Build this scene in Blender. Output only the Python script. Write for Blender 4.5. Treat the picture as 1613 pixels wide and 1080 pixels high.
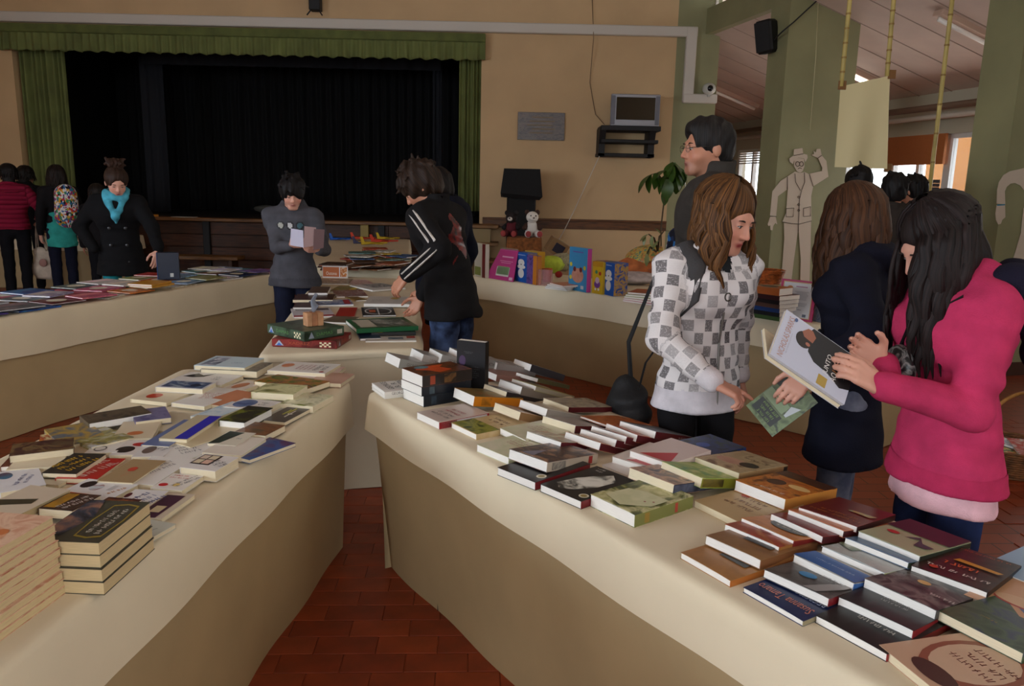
import bpy, math, random
import numpy as np
from mathutils import Vector, Matrix
for o in list(bpy.data.objects): bpy.data.objects.remove(o)
SC = bpy.context.scene
COL = SC.collection
PI = math.pi
def rad(a): return math.radians(a)
# ------------------------------------------------------------------ camera
FPX, CX, CY = 1230.0, 806.5, 540.0          # focal length in pixels of the 1613x1080 frame
CAM_H, PITCH, ROLL = 1.57, rad(11.3), rad(1.3)
_f = np.array([0, math.cos(PITCH), -math.sin(PITCH)]); _r = np.array([1.0, 0, 0]); _u = np.cross(_r, _f)
IR = _r*math.cos(ROLL)+_u*math.sin(ROLL); IU = _u*math.cos(ROLL)-_r*math.sin(ROLL); FW = _f
CAMP = np.array([0, 0, CAM_H])
cam = bpy.data.cameras.new('camera'); camo = bpy.data.objects.new('camera', cam); COL.objects.link(camo)
cam.sensor_width = 36; cam.lens = FPX/1613*36; cam.clip_start = 0.02; cam.clip_end = 200
camo.matrix_world = Matrix(((IR[0], IU[0], -FW[0], 0), (IR[1], IU[1], -FW[1], 0), (IR[2], IU[2], -FW[2], CAM_H), (0, 0, 0, 1)))
SC.camera = camo
# survey helpers: where a sight line meets a height or a depth in the hall
def ray(x, y): return (x-CX)/FPX*IR-(y-CY)/FPX*IU+FW
def ZZ(x, y, z):
    d = ray(x, y); return CAMP+d*((z-CAM_H)/d[2])
def YY(x, y, Yv):
    d = ray(x, y); return CAMP+d*(Yv/d[1])
# ------------------------------------------------------------------ world, lights, exposure
world = bpy.data.worlds.new('sky'); SC.world = world; world.use_nodes = True
bgn = world.node_tree.nodes['Background']; bgn.inputs[0].default_value = (0.83, 0.92, 1.0, 1); bgn.inputs[1].default_value = 5.0
def area(name, loc, tgt, sx, sy, power, col):
    l = bpy.data.lights.new(name, 'AREA'); l.shape = 'RECTANGLE'; l.size = sx; l.size_y = sy; l.energy = power; l.color = col
    o = bpy.data.objects.new(name, l); COL.objects.link(o); o.location = loc
    o.rotation_euler = (Vector(tgt)-Vector(loc)).to_track_quat('-Z', 'Y').to_euler(); o['kind'] = 'helper'
    return o
area('daylight_left_windows', (-7.8, -0.5, 2.3), (0, 2.0, 0.9), 5.0, 1.8, 260, (0.76, 0.87, 1.0))
area('daylight_rear_windows', (-1.0, -5.7, 2.6), (0, 3.0, 0.9), 6.0, 1.8, 70, (0.92, 0.95, 1.0))
area('daylight_clerestory', (4.3, 5.0, 4.45), (-2, 5.0, 0.5), 12.0, 0.8, 55, (1.0, 0.93, 0.82))
area('daylight_side_windows', (5.75, 10.0, 1.6), (2.0, 8.8, 1.2), 7.0, 1.5, 60, (1.0, 0.97, 0.94))
SC.view_settings.view_transform = 'Standard'
try: SC.view_settings.look = 'None'
except Exception: pass
SC.view_settings.exposure = 0.06
SC.view_settings.gamma = 1.0
SC.view_settings.use_curve_mapping = False
# ------------------------------------------------------------------ materials
def lin(c):
    out = []
    for v in c[:3]:
        v = v/255.0
        out.append(v/12.92 if v <= 0.04045 else ((v+0.055)/1.055)**2.4)
    return (out[0], out[1], out[2], 1.0)
_mc = {}
def mat(c, rough=0.6, metal=0.0, var=0.0, vs=8.0, bump=0.0, bs=60.0, name=None, emit=0, spec=0.4, stretch=None, alpha=None, trans=0.0):
    key = ('m', tuple(c), rough, metal, var, vs, bump, bs, emit, spec, stretch, alpha, trans)
    if key in _mc: return _mc[key]
    m = bpy.data.materials.new(name or 'surface'); m.use_nodes = True
    nt = m.node_tree; b = nt.nodes['Principled BSDF']; L = nt.links
    b.inputs['Base Color'].default_value = lin(c); b.inputs['Roughness'].default_value = rough; b.inputs['Metallic'].default_value = metal
    b.inputs['Specular IOR Level'].default_value = spec
    if trans: b.inputs['Transmission Weight'].default_value = trans
    if alpha is not None: b.inputs['Alpha'].default_value = alpha
    if emit: b.inputs['Emission Color'].default_value = lin(c); b.inputs['Emission Strength'].default_value = emit
    if var or bump:
        tc = nt.nodes.new('ShaderNodeTexCoord'); src = tc.outputs['Object']
        if stretch:
            mp = nt.nodes.new('ShaderNodeMapping'); mp.inputs['Scale'].default_value = stretch; L.new(src, mp.inputs[0]); src = mp.outputs[0]
        if var:
            n = nt.nodes.new('ShaderNodeTexNoise'); n.inputs['Scale'].default_value = vs; n.inputs['Detail'].default_value = 5; L.new(src, n.inputs['Vector'])
            r = nt.nodes.new('ShaderNodeValToRGB'); c1 = [max(0, v*(1-var)) for v in c[:3]]; c2 = [min(255, v*(1+var)) for v in c[:3]]
            r.color_ramp.elements[0].color = lin(c1); r.color_ramp.elements[1].color = lin(c2)
            r.color_ramp.elements[0].position = 0.3; r.color_ramp.elements[1].position = 0.7
            L.new(n.outputs['Fac'], r.inputs[0]); L.new(r.outputs[0], b.inputs['Base Color'])
        if bump:
            n2 = nt.nodes.new('ShaderNodeTexNoise'); n2.inputs['Scale'].default_value = bs; n2.inputs['Detail'].default_value = 3; L.new(src, n2.inputs['Vector'])
            bp = nt.nodes.new('ShaderNodeBump'); bp.inputs['Strength'].default_value = bump; bp.inputs['Distance'].default_value = 0.01
            L.new(n2.outputs['Fac'], bp.inputs['Height']); L.new(bp.outputs[0], b.inputs['Normal'])
    _mc[key] = m
    return m
def mat_art(cols, scale=14.0, seed=0.0, rough=0.35, dist=1.2, hard=False, stretch=None):
    key = ('a', tuple(map(tuple, cols)), scale, seed, rough, hard, stretch)
    if key in _mc: return _mc[key]
    m = bpy.data.materials.new('printed_picture'); m.use_nodes = True
    nt = m.node_tree; b = nt.nodes['Principled BSDF']; L = nt.links; b.inputs['Roughness'].default_value = rough; b.inputs['Specular IOR Level'].default_value = 0.4
    tc = nt.nodes.new('ShaderNodeTexCoord'); mp = nt.nodes.new('ShaderNodeMapping'); mp.inputs['Location'].default_value = (seed, seed*1.7, seed*0.3)
    if stretch: mp.inputs['Scale'].default_value = stretch
    L.new(tc.outputs['Object'], mp.inputs[0])
    n = nt.nodes.new('ShaderNodeTexNoise'); n.inputs['Scale'].default_value = scale; n.inputs['Detail'].default_value = 4; n.inputs['Distortion'].default_value = dist
    L.new(mp.outputs[0], n.inputs['Vector'])
    r = nt.nodes.new('ShaderNodeValToRGB'); cr = r.color_ramp
    if hard: cr.interpolation = 'CONSTANT'
    k = len(cols)
    while len(cr.elements) < k: cr.elements.new(0.5)
    for i, c in enumerate(cols):
        cr.elements[i].position = 0.34+0.32*i/max(1, k-1) if not hard else 0.32+0.36*i/k
        cr.elements[i].color = lin(c)
    L.new(n.outputs['Fac'], r.inputs[0]); L.new(r.outputs[0], b.inputs['Base Color'])
    _mc[key] = m
    return m
# ------------------------------------------------------------------ object helpers
def tag(o, label=None, cat=None, group=None, kind=None):
    if label: o['label'] = label
    if cat: o['category'] = cat
    if group: o['group'] = group
    if kind: o['kind'] = kind
    return o
def thing(name, label, cat, loc=(0, 0, 0), rotz=0.0, group=None, matrix=None):
    o = bpy.data.objects.new(name, None); COL.objects.link(o); o.empty_display_size = 0.1
    if matrix is not None: o.matrix_world = matrix
    else: o.location = loc; o.rotation_euler = (0, 0, rotz)
    return tag(o, label, cat, group)
class MB:
    """collects shapes and links them as one mesh object"""
    def __init__(s): s.v = []; s.f = []; s.mi = []; s.mats = []
    def m(s, material):
        if material not in s.mats: s.mats.append(material)
        return s.mats.index(material)
    def add(s, vs, fs, material=None):
        b = len(s.v); k = s.m(material) if material is not None else 0
        s.v += [tuple(map(float, v)) for v in vs]
        for f in fs: s.f.append(tuple(b+i for i in f)); s.mi.append(k)
        return s
    def box(s, x0, x1, y0, y1, z0, z1, material=None):
        return s.add([(x0, y0, z0), (x1, y0, z0), (x1, y1, z0), (x0, y1, z0), (x0, y0, z1), (x1, y0, z1), (x1, y1, z1), (x0, y1, z1)],
                     [(0, 3, 2, 1), (4, 5, 6, 7), (0, 1, 5, 4), (1, 2, 6, 5), (2, 3, 7, 6), (3, 0, 4, 7)], material)
    def bbox(s, x0, x1, y0, y1, z0, z1, bev=0.005, material=None):
        """box with chamfered edges"""
        vs = []; fs = []
        X = (x0, x1); Y = (y0, y1); Z = (z0, z1); b = bev
        idx = {}
        for i in (0, 1):
            for j in (0, 1):
                for k in (0, 1):
                    sx = b if i == 0 else -b; sy = b if j == 0 else -b; sz = b if k == 0 else -b
                    for t, p in (('x', (X[i], Y[j]+sy, Z[k]+sz)), ('y', (X[i]+sx, Y[j], Z[k]+sz)), ('z', (X[i]+sx, Y[j]+sy, Z[k]))):
                        idx[(i, j, k, t)] = len(vs); vs.append(p)
        q = lambda *a: tuple(idx[x] for x in a)
        for k in (0, 1):
            a = [(0, 0), (1, 0), (1, 1), (0, 1)]
            fs.append(q(*[(i, j, k, 'z') for i, j in (a if k else a[::-1])]))
            fs.append(q(*[(k, i, j, 'x') for i, j in (a if k else a[::-1])]))
            fs.append(q(*[(i, k, j, 'y') for i, j in (a[::-1] if k else a)]))
        for i in (0, 1):
            for j in (0, 1):
                fs.append(q((i, j, 0, 'x'), (i, j, 0, 'y'), (i, j, 1, 'y'), (i, j, 1, 'x')))
                fs.append(q((i, 0, j, 'x'), (i, 0, j, 'z'), (i, 1, j, 'z'), (i, 1, j, 'x')))
                fs.append(q((0, i, j, 'y'), (0, i, j, 'z'), (1, i, j, 'z'), (1, i, j, 'y')))
                for k in (0, 1): fs.append(q((i, j, k, 'x'), (i, j, k, 'y'), (i, j, k, 'z')))
        return s.add(vs, fs, material)
    def tube(s, pts, r, n=8, material=None, cap=True, flat=1.0):
        pts = [Vector(p) for p in pts]; rs = r if isinstance(r, (list, tuple)) else [r]*len(pts)
        vs = []; fs = []
        up = Vector((0.13, 0.21, 0.97))
        for i, p in enumerate(pts):
            d = (pts[min(i+1, len(pts)-1)]-pts[max(i-1, 0)]).normalized()
            a = d.cross(up)
            if a.length < 1e-3: a = d.cross(Vector((1, 0, 0)))
            a.normalize(); b = d.cross(a)
            for k in range(n):
                t = 2*PI*k/n; vs.append(p+a*(rs[i]*math.cos(t))+b*(rs[i]*flat*math.sin(t)))
        for i in range(len(pts)-1):
            for k in range(n): fs.append((i*n+k, i*n+(k+1) % n, (i+1)*n+(k+1) % n, (i+1)*n+k))
        if cap: fs.append(tuple(range(n))[::-1]); fs.append(tuple((len(pts)-1)*n+k for k in range(n)))
        return s.add(vs, fs, material)
    def lathe(s, prof, n=20, c=(0, 0, 0), material=None):
        vs = []; fs = []
        for r, z in prof:
            for k in range(n): vs.append((c[0]+r*math.cos(2*PI*k/n), c[1]+r*math.sin(2*PI*k/n), c[2]+z))
        for i in range(len(prof)-1):
            for k in range(n): fs.append((i*n+k, i*n+(k+1) % n, (i+1)*n+(k+1) % n, (i+1)*n+k))
        fs.append(tuple(range(n))[::-1]); fs.append(tuple((len(prof)-1)*n+k for k in range(n)))
        return s.add(vs, fs, material)
    def prism(s, poly, h0, h1, axes='xy', material=None):
        """poly extruded along the third axis"""
        n = len(poly); vs = []
        for h in (h0, h1):
            for a, b in poly:
                vs.append({'xy': (a, b, h), 'xz': (a, h, b), 'yz': (h, a, b)}[axes])
        fs = [tuple(range(n))[::-1], tuple(range(n, 2*n))]+[(i, (i+1) % n, n+(i+1) % n, n+i) for i in range(n)]
        return s.add(vs, fs, material)
    def ell(s, c, r, n=14, m2=9, material=None, noise=0.0, seed=0):
        rnd = random.Random(seed); vs = []; fs = []
        for i in range(m2+1):
            ph = PI*i/m2
            for k in range(n):
                th = 2*PI*k/n; q = 1+(rnd.uniform(-noise, noise) if noise and 0 < i < m2 else 0)
                vs.append((c[0]+r[0]*q*math.sin(ph)*math.cos(th), c[1]+r[1]*q*math.sin(ph)*math.sin(th), c[2]+r[2]*q*math.cos(ph)))
        for i in range(m2):
            for k in range(n): fs.append((i*n+k, (i+1)*n+k, (i+1)*n+(k+1) % n, i*n+(k+1) % n))
        return s.add(vs, fs, material)
    def build(s, name, material=None, parent=None, smooth=False, label=None, cat=None, group=None, kind=None, matrix=None):
        me = bpy.data.meshes.new(name); me.from_pydata(s.v, [], s.f)
        ms = s.mats if s.mats else [material]
        for x in ms: me.materials.append(x)
        if len(ms) > 1: me.polygons.foreach_set('material_index', s.mi)
        if smooth: me.polygons.foreach_set('use_smooth', [True]*len(s.f))
        me.validate(); me.update()
        o = bpy.data.objects.new(name, me); COL.objects.link(o)
        if parent is not None: o.parent = parent
        if matrix is not None: o.matrix_world = matrix
        return tag(o, label, cat, group, kind)
def flat_poly(s, pts, normal=None, material=None): s.add(pts, [tuple(range(len(pts)))], material)
# text outlines, as flat print
_tx = {}
def text_geo(txt):
    if txt in _tx: return _tx[txt]
    cu = bpy.data.curves.new('t', 'FONT'); cu.body = txt; cu.resolution_u = 2; cu.align_x = 'CENTER'; cu.align_y = 'CENTER'
    ob = bpy.data.objects.new('t', cu)
    me = bpy.data.meshes.new_from_object(ob)
    vs = [tuple(v.co) for v in me.vertices]; fs = [tuple(p.vertices) for p in me.polygons]
    bpy.data.objects.remove(ob); bpy.data.curves.remove(cu); bpy.data.meshes.remove(me)
    xs = [v[0] for v in vs] or [0, 1]; ys = [v[1] for v in vs] or [0, 1]
    cx, cy, w = (min(xs)+max(xs))/2, (min(ys)+max(ys))/2, max(xs)-min(xs)
    h = max(ys)-min(ys)
    _tx[txt] = ([((v[0]-cx)/w, (v[1]-cy)/h) for v in vs], fs)
    return _tx[txt]
def put_text(mb, txt, o, ex, ey, w, h, material):
    """o centre, ex/ey unit vectors of reading and up direction, w/h size of the whole line"""
    vs, fs = text_geo(txt); o = Vector(o); ex = Vector(ex); ey = Vector(ey)
    mb.add([o+ex*(x*w)+ey*(y*h) for x, y in vs], fs, material)
# ------------------------------------------------------------------ the hall
WB = 12.0                                   # depth of the stage wall
M_wall = mat((196, 164, 122), 0.75, var=0.03, vs=1.5, bump=0.05, bs=90, name='cream_plaster')
M_green = mat((138, 135, 98), 0.6, var=0.05, vs=2.0, bump=0.06, bs=60, name='green_plaster')
M_white = mat((196, 188, 176), 0.5, name='white_paint')
M_ceil = mat((190, 170, 155), 0.7, var=0.03, vs=3, name='ceiling_board')
M_wood = mat((92, 56, 26), 0.5, var=0.25, vs=6, stretch=(1, 8, 8), bump=0.05, name='brown_wood')
M_woodd = mat((62, 36, 20), 0.55, var=0.3, vs=5, stretch=(1, 10, 10), name='dark_wood')
M_black = mat((9, 9, 10), 0.75, name='black_cloth')
M_dark = mat((20, 19, 20), 0.6, name='dark_plastic')
XL = YY(30, 200, WB)[0]; XR = YY(757, 200, WB)[0]; ZT = YY(400, 48, WB)[2]; ZS = YY(450, 345, WB)[2]
P1L, P1R = YY(1063, 120, WB)[0], YY(1130, 120, WB)[0]
HC = 5.2
def struct(name, mb, m, label, smooth=False, parent=None):
    return mb.build(name, m, parent=parent, smooth=smooth, label=label, kind='structure')
# floor: a bed with brick-shaped tiles laid over it
FA = rad(3.0)
def floor_mat():
    m = bpy.data.materials.new('terracotta_floor'); m.use_nodes = True; nt = m.node_tree; b = nt.nodes['Principled BSDF']; L = nt.links
    tc = nt.nodes.new('ShaderNodeTexCoord'); mp = nt.nodes.new('ShaderNodeMapping'); mp.inputs['Rotation'].default_value = (0, 0, -FA)
    L.new(tc.outputs['Object'], mp.inputs[0])
    br = nt.nodes.new('ShaderNodeTexBrick'); br.offset = 0.5
    br.inputs['Color1'].default_value = lin((142, 60, 28)); br.inputs['Color2'].default_value = lin((126, 50, 24)); br.inputs['Mortar'].default_value = lin((58, 34, 24))
    br.inputs['Scale'].default_value = 1.0; br.inputs['Brick Width'].default_value = 0.21; br.inputs['Row Height'].default_value = 0.105; br.inputs['Mortar Size'].default_value = 0.003
    L.new(mp.outputs[0], br.inputs['Vector']); L.new(br.outputs['Color'], b.inputs['Base Color']); b.inputs['Roughness'].default_value = 0.42
    return m
M_tile = [mat(c, 0.4, var=0.10, vs=9, name='terracotta_tile') for c in ((142, 60, 28), (132, 54, 26), (126, 50, 24), (136, 58, 30))]
fl = MB().box(-8.4, 9.5, -6.1, 17, -0.1, 0.0)
floor = struct('floor', fl, floor_mat(), 'brown red terracotta tile floor of the hall')
ca, sa = math.cos(FA), math.sin(FA)
tile_me = []
for mm in M_tile:
    t = MB().bbox(-0.1035, 0.1035, -0.051, 0.051, -0.004, 0.004, 0.0015)
    me = bpy.data.meshes.new('tile'); me.from_pydata(t.v, [], t.f); me.materials.append(mm); tile_me.append(me)
rt = random.Random(5); nt_ = 0
def in_poly(p, poly):
    c = False; j = len(poly)-1
    for i in range(len(poly)):
        if (poly[i][1] > p[1]) != (poly[j][1] > p[1]) and p[0] < (poly[j][0]-poly[i][0])*(p[1]-poly[i][1])/(poly[j][1]-poly[i][1])+poly[i][0]: c = not c
        j = i
    return c
gap = [(-1.0, 1.95), (0.35, 1.95), (-0.45, 3.3), (-0.45, 3.8), (-0.95, 3.8), (-0.82, 3.2)]
rgt = [(1.75, 1.9), (2.2, 1.9), (3.9, 5.4), (3.3, 5.4)]
for j in range(10, 70):
    for i in range(-12, 30):
        u = (i+0.5+(0.5 if j % 2 else 0))*0.21; v = (j+0.5)*0.105
        x, y = u*ca-v*sa, u*sa+v*ca
        if (in_poly((x, y), gap) or in_poly((x, y), rgt)) and nt_ < 290:
            o = bpy.data.objects.new('tile', tile_me[rt.randrange(4)]); COL.objects.link(o); o.parent = floor
            o.location = (x, y, 0.0); o.rotation_euler = (0, 0, FA); nt_ += 1
# walls
w = MB(); w.box(-8.4, XL, WB, WB+0.3, 0, HC); w.box(XL, XR, WB, WB+0.3, ZT, HC); w.box(XR, P1L, WB, WB+0.3, 0, HC)
wall_back = struct('wall_back', w, M_wall, 'cream plaster wall around the stage opening')
w = MB(); w.box(-8.5, -8.3, -6.2, -3.0, 0, HC); w.box(-8.5, -8.3, 2.2, WB+5, 0, HC); w.box(-8.5, -8.3, -3.0, 2.2, 0, 1.3); w.box(-8.5, -8.3, -3.0, 2.2, 3.3, HC)
struct('wall_left', w, M_wall, 'cream plaster wall on the left with a window bank')
w = MB(); w.box(-8.4, -4.2, -6.2, -6.0, 0, HC); w.box(2.2, 9.5, -6.2, -6.0, 0, HC); w.box(-4.2, 2.2, -6.2, -6.0, 0, 1.5); w.box(-4.2, 2.2, -6.2, -6.0, 3.7, HC)
struct('wall_rear', w, M_wall, 'cream plaster wall behind the viewer with windows')
struct('ceiling', MB().box(-8.5, 4.9+1.6, -6.2, WB+5, HC, HC+0.2), M_ceil, 'pale ceiling of the hall')
# the aisle frame: a runs along the pillar row away from the viewer, b outwards to the windows
AO = Vector((3.9, 6.75, 0)); AA = Vector((-0.2306, 0.973, 0)); AB = Vector((0.973, 0.2306, 0))
def AP(a, b, z): return AO+AA*a+AB*b+Vector((0, 0, z))
def abox(mb, a0, a1, b0, b1, z0, z1, material=None):
    ps = [AP(a, b, z) for z in (z0, z1) for a, b in ((a0, b0), (a0, b1), (a1, b1), (a1, b0))]
    mb.add(ps, [(0, 3, 2, 1), (4, 5, 6, 7), (0, 1, 5, 4), (1, 2, 6, 5), (2, 3, 7, 6), (3, 0, 4, 7)], material)
    return mb
w = MB(); w.box(P1L, P1R, WB, WB+0.5, 0, HC); struct('pillar_corner', w, M_green, 'green corner pillar at the end of the stage wall')
pil = {}
for nm, a0, lab in (('pillar_middle', 3.03, 'green pillar with the paper man in a hat taped to it'), ('pillar_right', 0.0, 'green pillar at the right edge with a curved paper arm'), ('pillar_near', -3.1, 'green pillar nearest the viewer'), ('pillar_rear', -6.2, 'green pillar behind the viewer')):
    b0 = {'pillar_middle': -0.05, 'pillar_right': 0.27}.get(nm, 0.0); w = MB(); abox(w, a0, a0+0.42, b0, b0+0.95, 0, HC); pil[nm] = struct(nm, w, M_green, lab)
w = MB(); abox(w, -9, 3.03, 0.05, 0.45, 3.8, 4.15); abox(w, 3.45, 6.2, 0.05, 0.45, 3.8, 4.15); abox(w, -9, 6.2, 0.1, 0.3, 4.75, HC)
struct('beam', w, M_green, 'green concrete beam above the pillars')
# clerestory with venetian blinds
cw = MB(); 
for a0, a1 in ((3.5, 6.0),):
    abox(cw, a0, a1, 0.16, 0.2, 4.15, 4.2); abox(cw, a0, a1, 0.16, 0.2, 4.7, 4.75)
    for k in range(5): abox(cw, a0+k*(a1-a0-0.05)/4, a0+0.05+k*(a1-a0-0.05)/4, 0.16, 0.2, 4.15, 4.75)
win1 = struct('window_1', cw, M_white, 'high window with venetian blinds above the green beam')
for k in range(11):
    s = MB(); z = 4.2+k*0.046; ps = [AP(a, b, z+dz) for a, b, dz in ((3.55, 0.10, 0), (5.95, 0.10, 0), (5.95, 0.135, 0.018), (3.55, 0.135, 0.018))]
    s.add(ps+[p+Vector((0, 0, 0.002)) for p in ps], [(0, 3, 2, 1), (4, 5, 6, 7), (0, 1, 5, 4), (1, 2, 6, 5), (2, 3, 7, 6), (3, 0, 4, 7)])
    s.build('slat', M_white, parent=win1)
# aisle ceiling sloping down to the windows
BW = 2.8
w = MB(); ps = [AP(a, b, z) for a, b, z in ((-12.5, 0.1, 3.82), (9.6, 0.1, 3.82), (9.6, BW+0.3, 2.86), (-12.5, BW+0.3, 2.86))]
w.add(ps+[p+Vector((0, 0, 0.1)) for p in ps], [(0, 3, 2, 1), (4, 5, 6, 7), (0, 1, 5, 4), (1, 2, 6, 5), (2, 3, 7, 6), (3, 0, 4, 7)])
struct('ceiling_aisle', w, M_ceil, 'sloping board ceiling of the side aisle')
seam = MB()
for k in range(22):
    a = -3+k*0.6; p = [AP(a, 0.12, 3.812), AP(a+0.012, 0.12, 3.812), AP(a+0.012, BW+0.28, 2.858), AP(a, BW+0.28, 2.858)]
    seam.add([q-Vector((0, 0, 0.002)) for q in p]+[q+Vector((0, 0, 0.01)) for q in p], [(0, 1, 2, 3), (7, 6, 5, 4), (0, 4, 5, 1), (1, 5, 6, 2), (2, 6, 7, 3), (3, 7, 4, 0)])
struct('trim_1', seam, mat((150, 132, 118), 0.7), 'joints between the aisle ceiling boards')
def aisle_hit(px, py, drop=0.0):
    d = Vector(ray(px, py)); c = Vector(CAMP); n = AB*(0.96/2.98)+Vector((0, 0, 1)); p0 = AP(0, 0.1, 3.82-drop)
    return c+d*((p0-c).dot(n)/d.dot(n))
for k, (px, py, on) in enumerate(((1147, 150, 0), (1322, 106, 1), (1545, 58, 0))):
    p = aisle_hit(px, py, 0.05)
    f = thing('fluorescent_light', ['white tube ceiling light beside the corner pillar, unlit', 'lit white tube ceiling light behind the hanging sheet', 'tube ceiling light beside the right pillar, unlit'][k], 'ceiling light', p, math.atan2(AB.y, AB.x), group='aisle tube lights')
    f.rotation_euler = (0, math.atan2(0.96, 2.98), math.atan2(AB.y, AB.x))
    MB().bbox(-0.62, 0.62, -0.07, 0.07, -0.01, 0.06, 0.008).build('housing', mat((200, 170, 150), 0.5), parent=f)
    MB().tube([(-0.58, 0, -0.035), (0.58, 0, -0.035)], 0.026, 10).build('tube', mat((255, 250, 240), 0.4, emit=6 if on else 0.0), parent=f, smooth=True)
# window wall of the aisle
w = MB(); abox(w, -9, 9.5, BW, BW+0.2, 0, 0.3); abox(w, -9, 9.5, BW, BW+0.2, 2.4, 3.0); abox(w, -9, 1.2, BW, BW+0.2, 0.3, 2.4); abox(w, 9.2, 9.5, BW, BW+0.2, 0.3, 2.4)
abox(w, 9.5, 9.7, -1.5, BW+0.2, 0, 3.9)
struct('wall_right', w, mat((176, 170, 150), 0.7), 'window wall of the side aisle')
M_frame = mat((205, 205, 200), 0.4, name='window_frame'); M_glass = mat((235, 245, 250), 0.02, alpha=0.12, name='window_glass')
wins = [(1.2, 2.3), (2.35, 3.55), (3.55, 4.65), (4.65, 5.75), (5.75, 6.85), (6.85, 8.05), (8.05, 9.2)]
for k, (a0, a1) in enumerate(wins):
    f = MB(); am = (a0+a1)/2
    for x in (a0, am-0.03, a1-0.06): abox(f, x, x+0.06, BW+0.02, BW+0.10, 0.3, 2.4)
    for z in (0.3, 1.15, 2.34): abox(f, a0, a1, BW+0.02, BW+0.10, z, z+0.06)
    wo = f.build('window_%d' % (k+2), M_frame, label=['tall window beside the right pillar, far end', 'tall white-framed window left of the right pillar', 'tall window under the brown roller blind', 'tall window behind the hanging sheet', 'tall window right of the paper man', 'tall window behind the middle pillar', 'tall window left of the middle pillar'][k], kind='structure')
    for q in (a0+0.06, am+0.03):
        g = MB(); abox(g, q, q+(a1-a0)/2-0.09, BW+0.05, BW+0.06, 0.36, 2.34); g.build('pane', M_glass, parent=wo)
    if k in (6, 5):
        for i in range(6):
            s = MB(); abox(s, a0+0.05, a1-0.05, BW-0.02, BW+0.0, 2.12+i*0.045, 2.125+i*0.045+0.02); s.build('blind_slat', M_white, parent=wo)
    if k == 2:
        for i in range(16):
            s = MB(); abox(s, a0+0.05, a1-0.05, BW-0.02, BW-0.01, 1.0+i*0.05, 1.045+i*0.05); s.build('louvre', mat((70, 68, 72), 0.5), parent=wo)
b = MB(); abox(b, 3.5, 4.62, BW-0.10, BW-0.06, 2.0, 2.4); tag(b.build('roller_blind', mat((160, 92, 40), 0.7, var=0.1, vs=40, stretch=(1, 1, 20))), 'brown bamboo roller blind half lowered over an aisle window', 'blind')
pp = MB(); pp.tube([AP(-8, BW-0.15, 2.62), AP(9.4, BW-0.15, 2.62)], 0.035, 8); struct('trim_2', pp, M_white, 'white pipe along the top of the aisle windows', True)
pp = MB(); pp.tube([AP(-8, BW-0.2, 2.74), AP(9.4, BW-0.2, 2.74)], 0.045, 8); struct('trim_3', pp, mat((110, 86, 66), 0.6), 'brown pipe under the aisle ceiling', True)
# outside
g = MB(); abox(g, -20, 40, BW+0.2, 40, -0.25, -0.15); struct('ground_outside', g, mat((150, 146, 138), 0.9), 'pale paving outside the windows')
for k, (a0, a1) in enumerate(((2.6, 3.6), (5.2, 7.2), (10.8, 11.5))):
    g = MB(); abox(g, a0, a1, 5.6, 6.0, -0.2, 4.5); struct('facade_outside', g, mat((226, 160, 90), 0.8), 'orange building pier outside the aisle windows')
bs = MB(); abox(bs, -0.015, 0.435, 0.255, 1.235, 0, 0.12); struct('baseboard_right', bs, mat((70, 42, 30), 0.5), 'dark brown skirting round the right pillar')
# trunking, rail
zd = YY(620, 42, WB)[2]
d = MB(); d.bbox(-8.3, P1L+0.28, WB-0.09, WB-0.001, zd-0.06, zd+0.08, 0.012); z2 = YY(1080, 155, WB)[2]
d.bbox(P1L+0.12, P1L+0.275, WB-0.094, WB-0.001, z2-0.06, zd+0.077, 0.012); d.bbox(P1L+0.125, P1R, WB-0.098, WB-0.001, z2-0.07, z2+0.06, 0.012)
struct('trim_4', d, M_white, 'white cable trunking along the wall above the stage curtain')
zr = YY(900, 351, WB)[2]
d = MB(); d.bbox(XR+0.05, P1L, WB-0.03, WB-0.001, zr-0.09, zr+0.03, 0.004); d.bbox(XR+0.05, P1L, WB-0.05, WB-0.001, zr+0.03, zr+0.06, 0.004)
struct('trim_5', d, M_wood, 'brown wooden chair rail on the cream wall')
# ------------------------------------------------------------------ stage
st = thing('stage', 'dark wooden stage with plank front below the green curtains', 'stage', (XL, WB, 0))
SW = XR-XL
MB().box(-0.3, SW+0.1, 0.0, 4.0, ZS-0.06, ZS-0.01).build('stage_floor', mat((30, 22, 18), 0.6), parent=st)
MB().bbox(-0.3, SW+0.25, -0.22, 0.02, ZS-0.05, ZS, 0.008).build('stage_edge', mat((108, 72, 34), 0.5, var=0.2, vs=4, stretch=(1, 8, 8)), parent=st)
for r in range(5):
    z0 = r*(ZS-0.06)/5
    for c in range(5):
        MB().bbox(c*SW/5+0.004, (c+1)*SW/5-0.004, -0.06, -0.03, z0+0.004, z0+(ZS-0.06)/5-0.004, 0.004).build('plank', M_woodd if (r+c) % 2 else mat((70, 40, 22), 0.55, var=0.3, vs=5, stretch=(1, 10, 10)), parent=st)
MB().box(0, SW, -0.03, 0.0, 0, ZS-0.06).build('backing', M_dark, parent=st)
for c in (1.3, 2.75, 4.2, 5.4): MB().bbox(c-0.05, c+0.05, -0.12, -0.05, 0, ZS-0.05, 0.005).build('post', M_dark, parent=st)
MB().bbox(3.5+1.6, 3.62+1.6, -0.2, -0.12, ZS-0.33, ZS-0.05, 0.005).build('bracket', mat((150, 130, 70), 0.6), parent=st)
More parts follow.
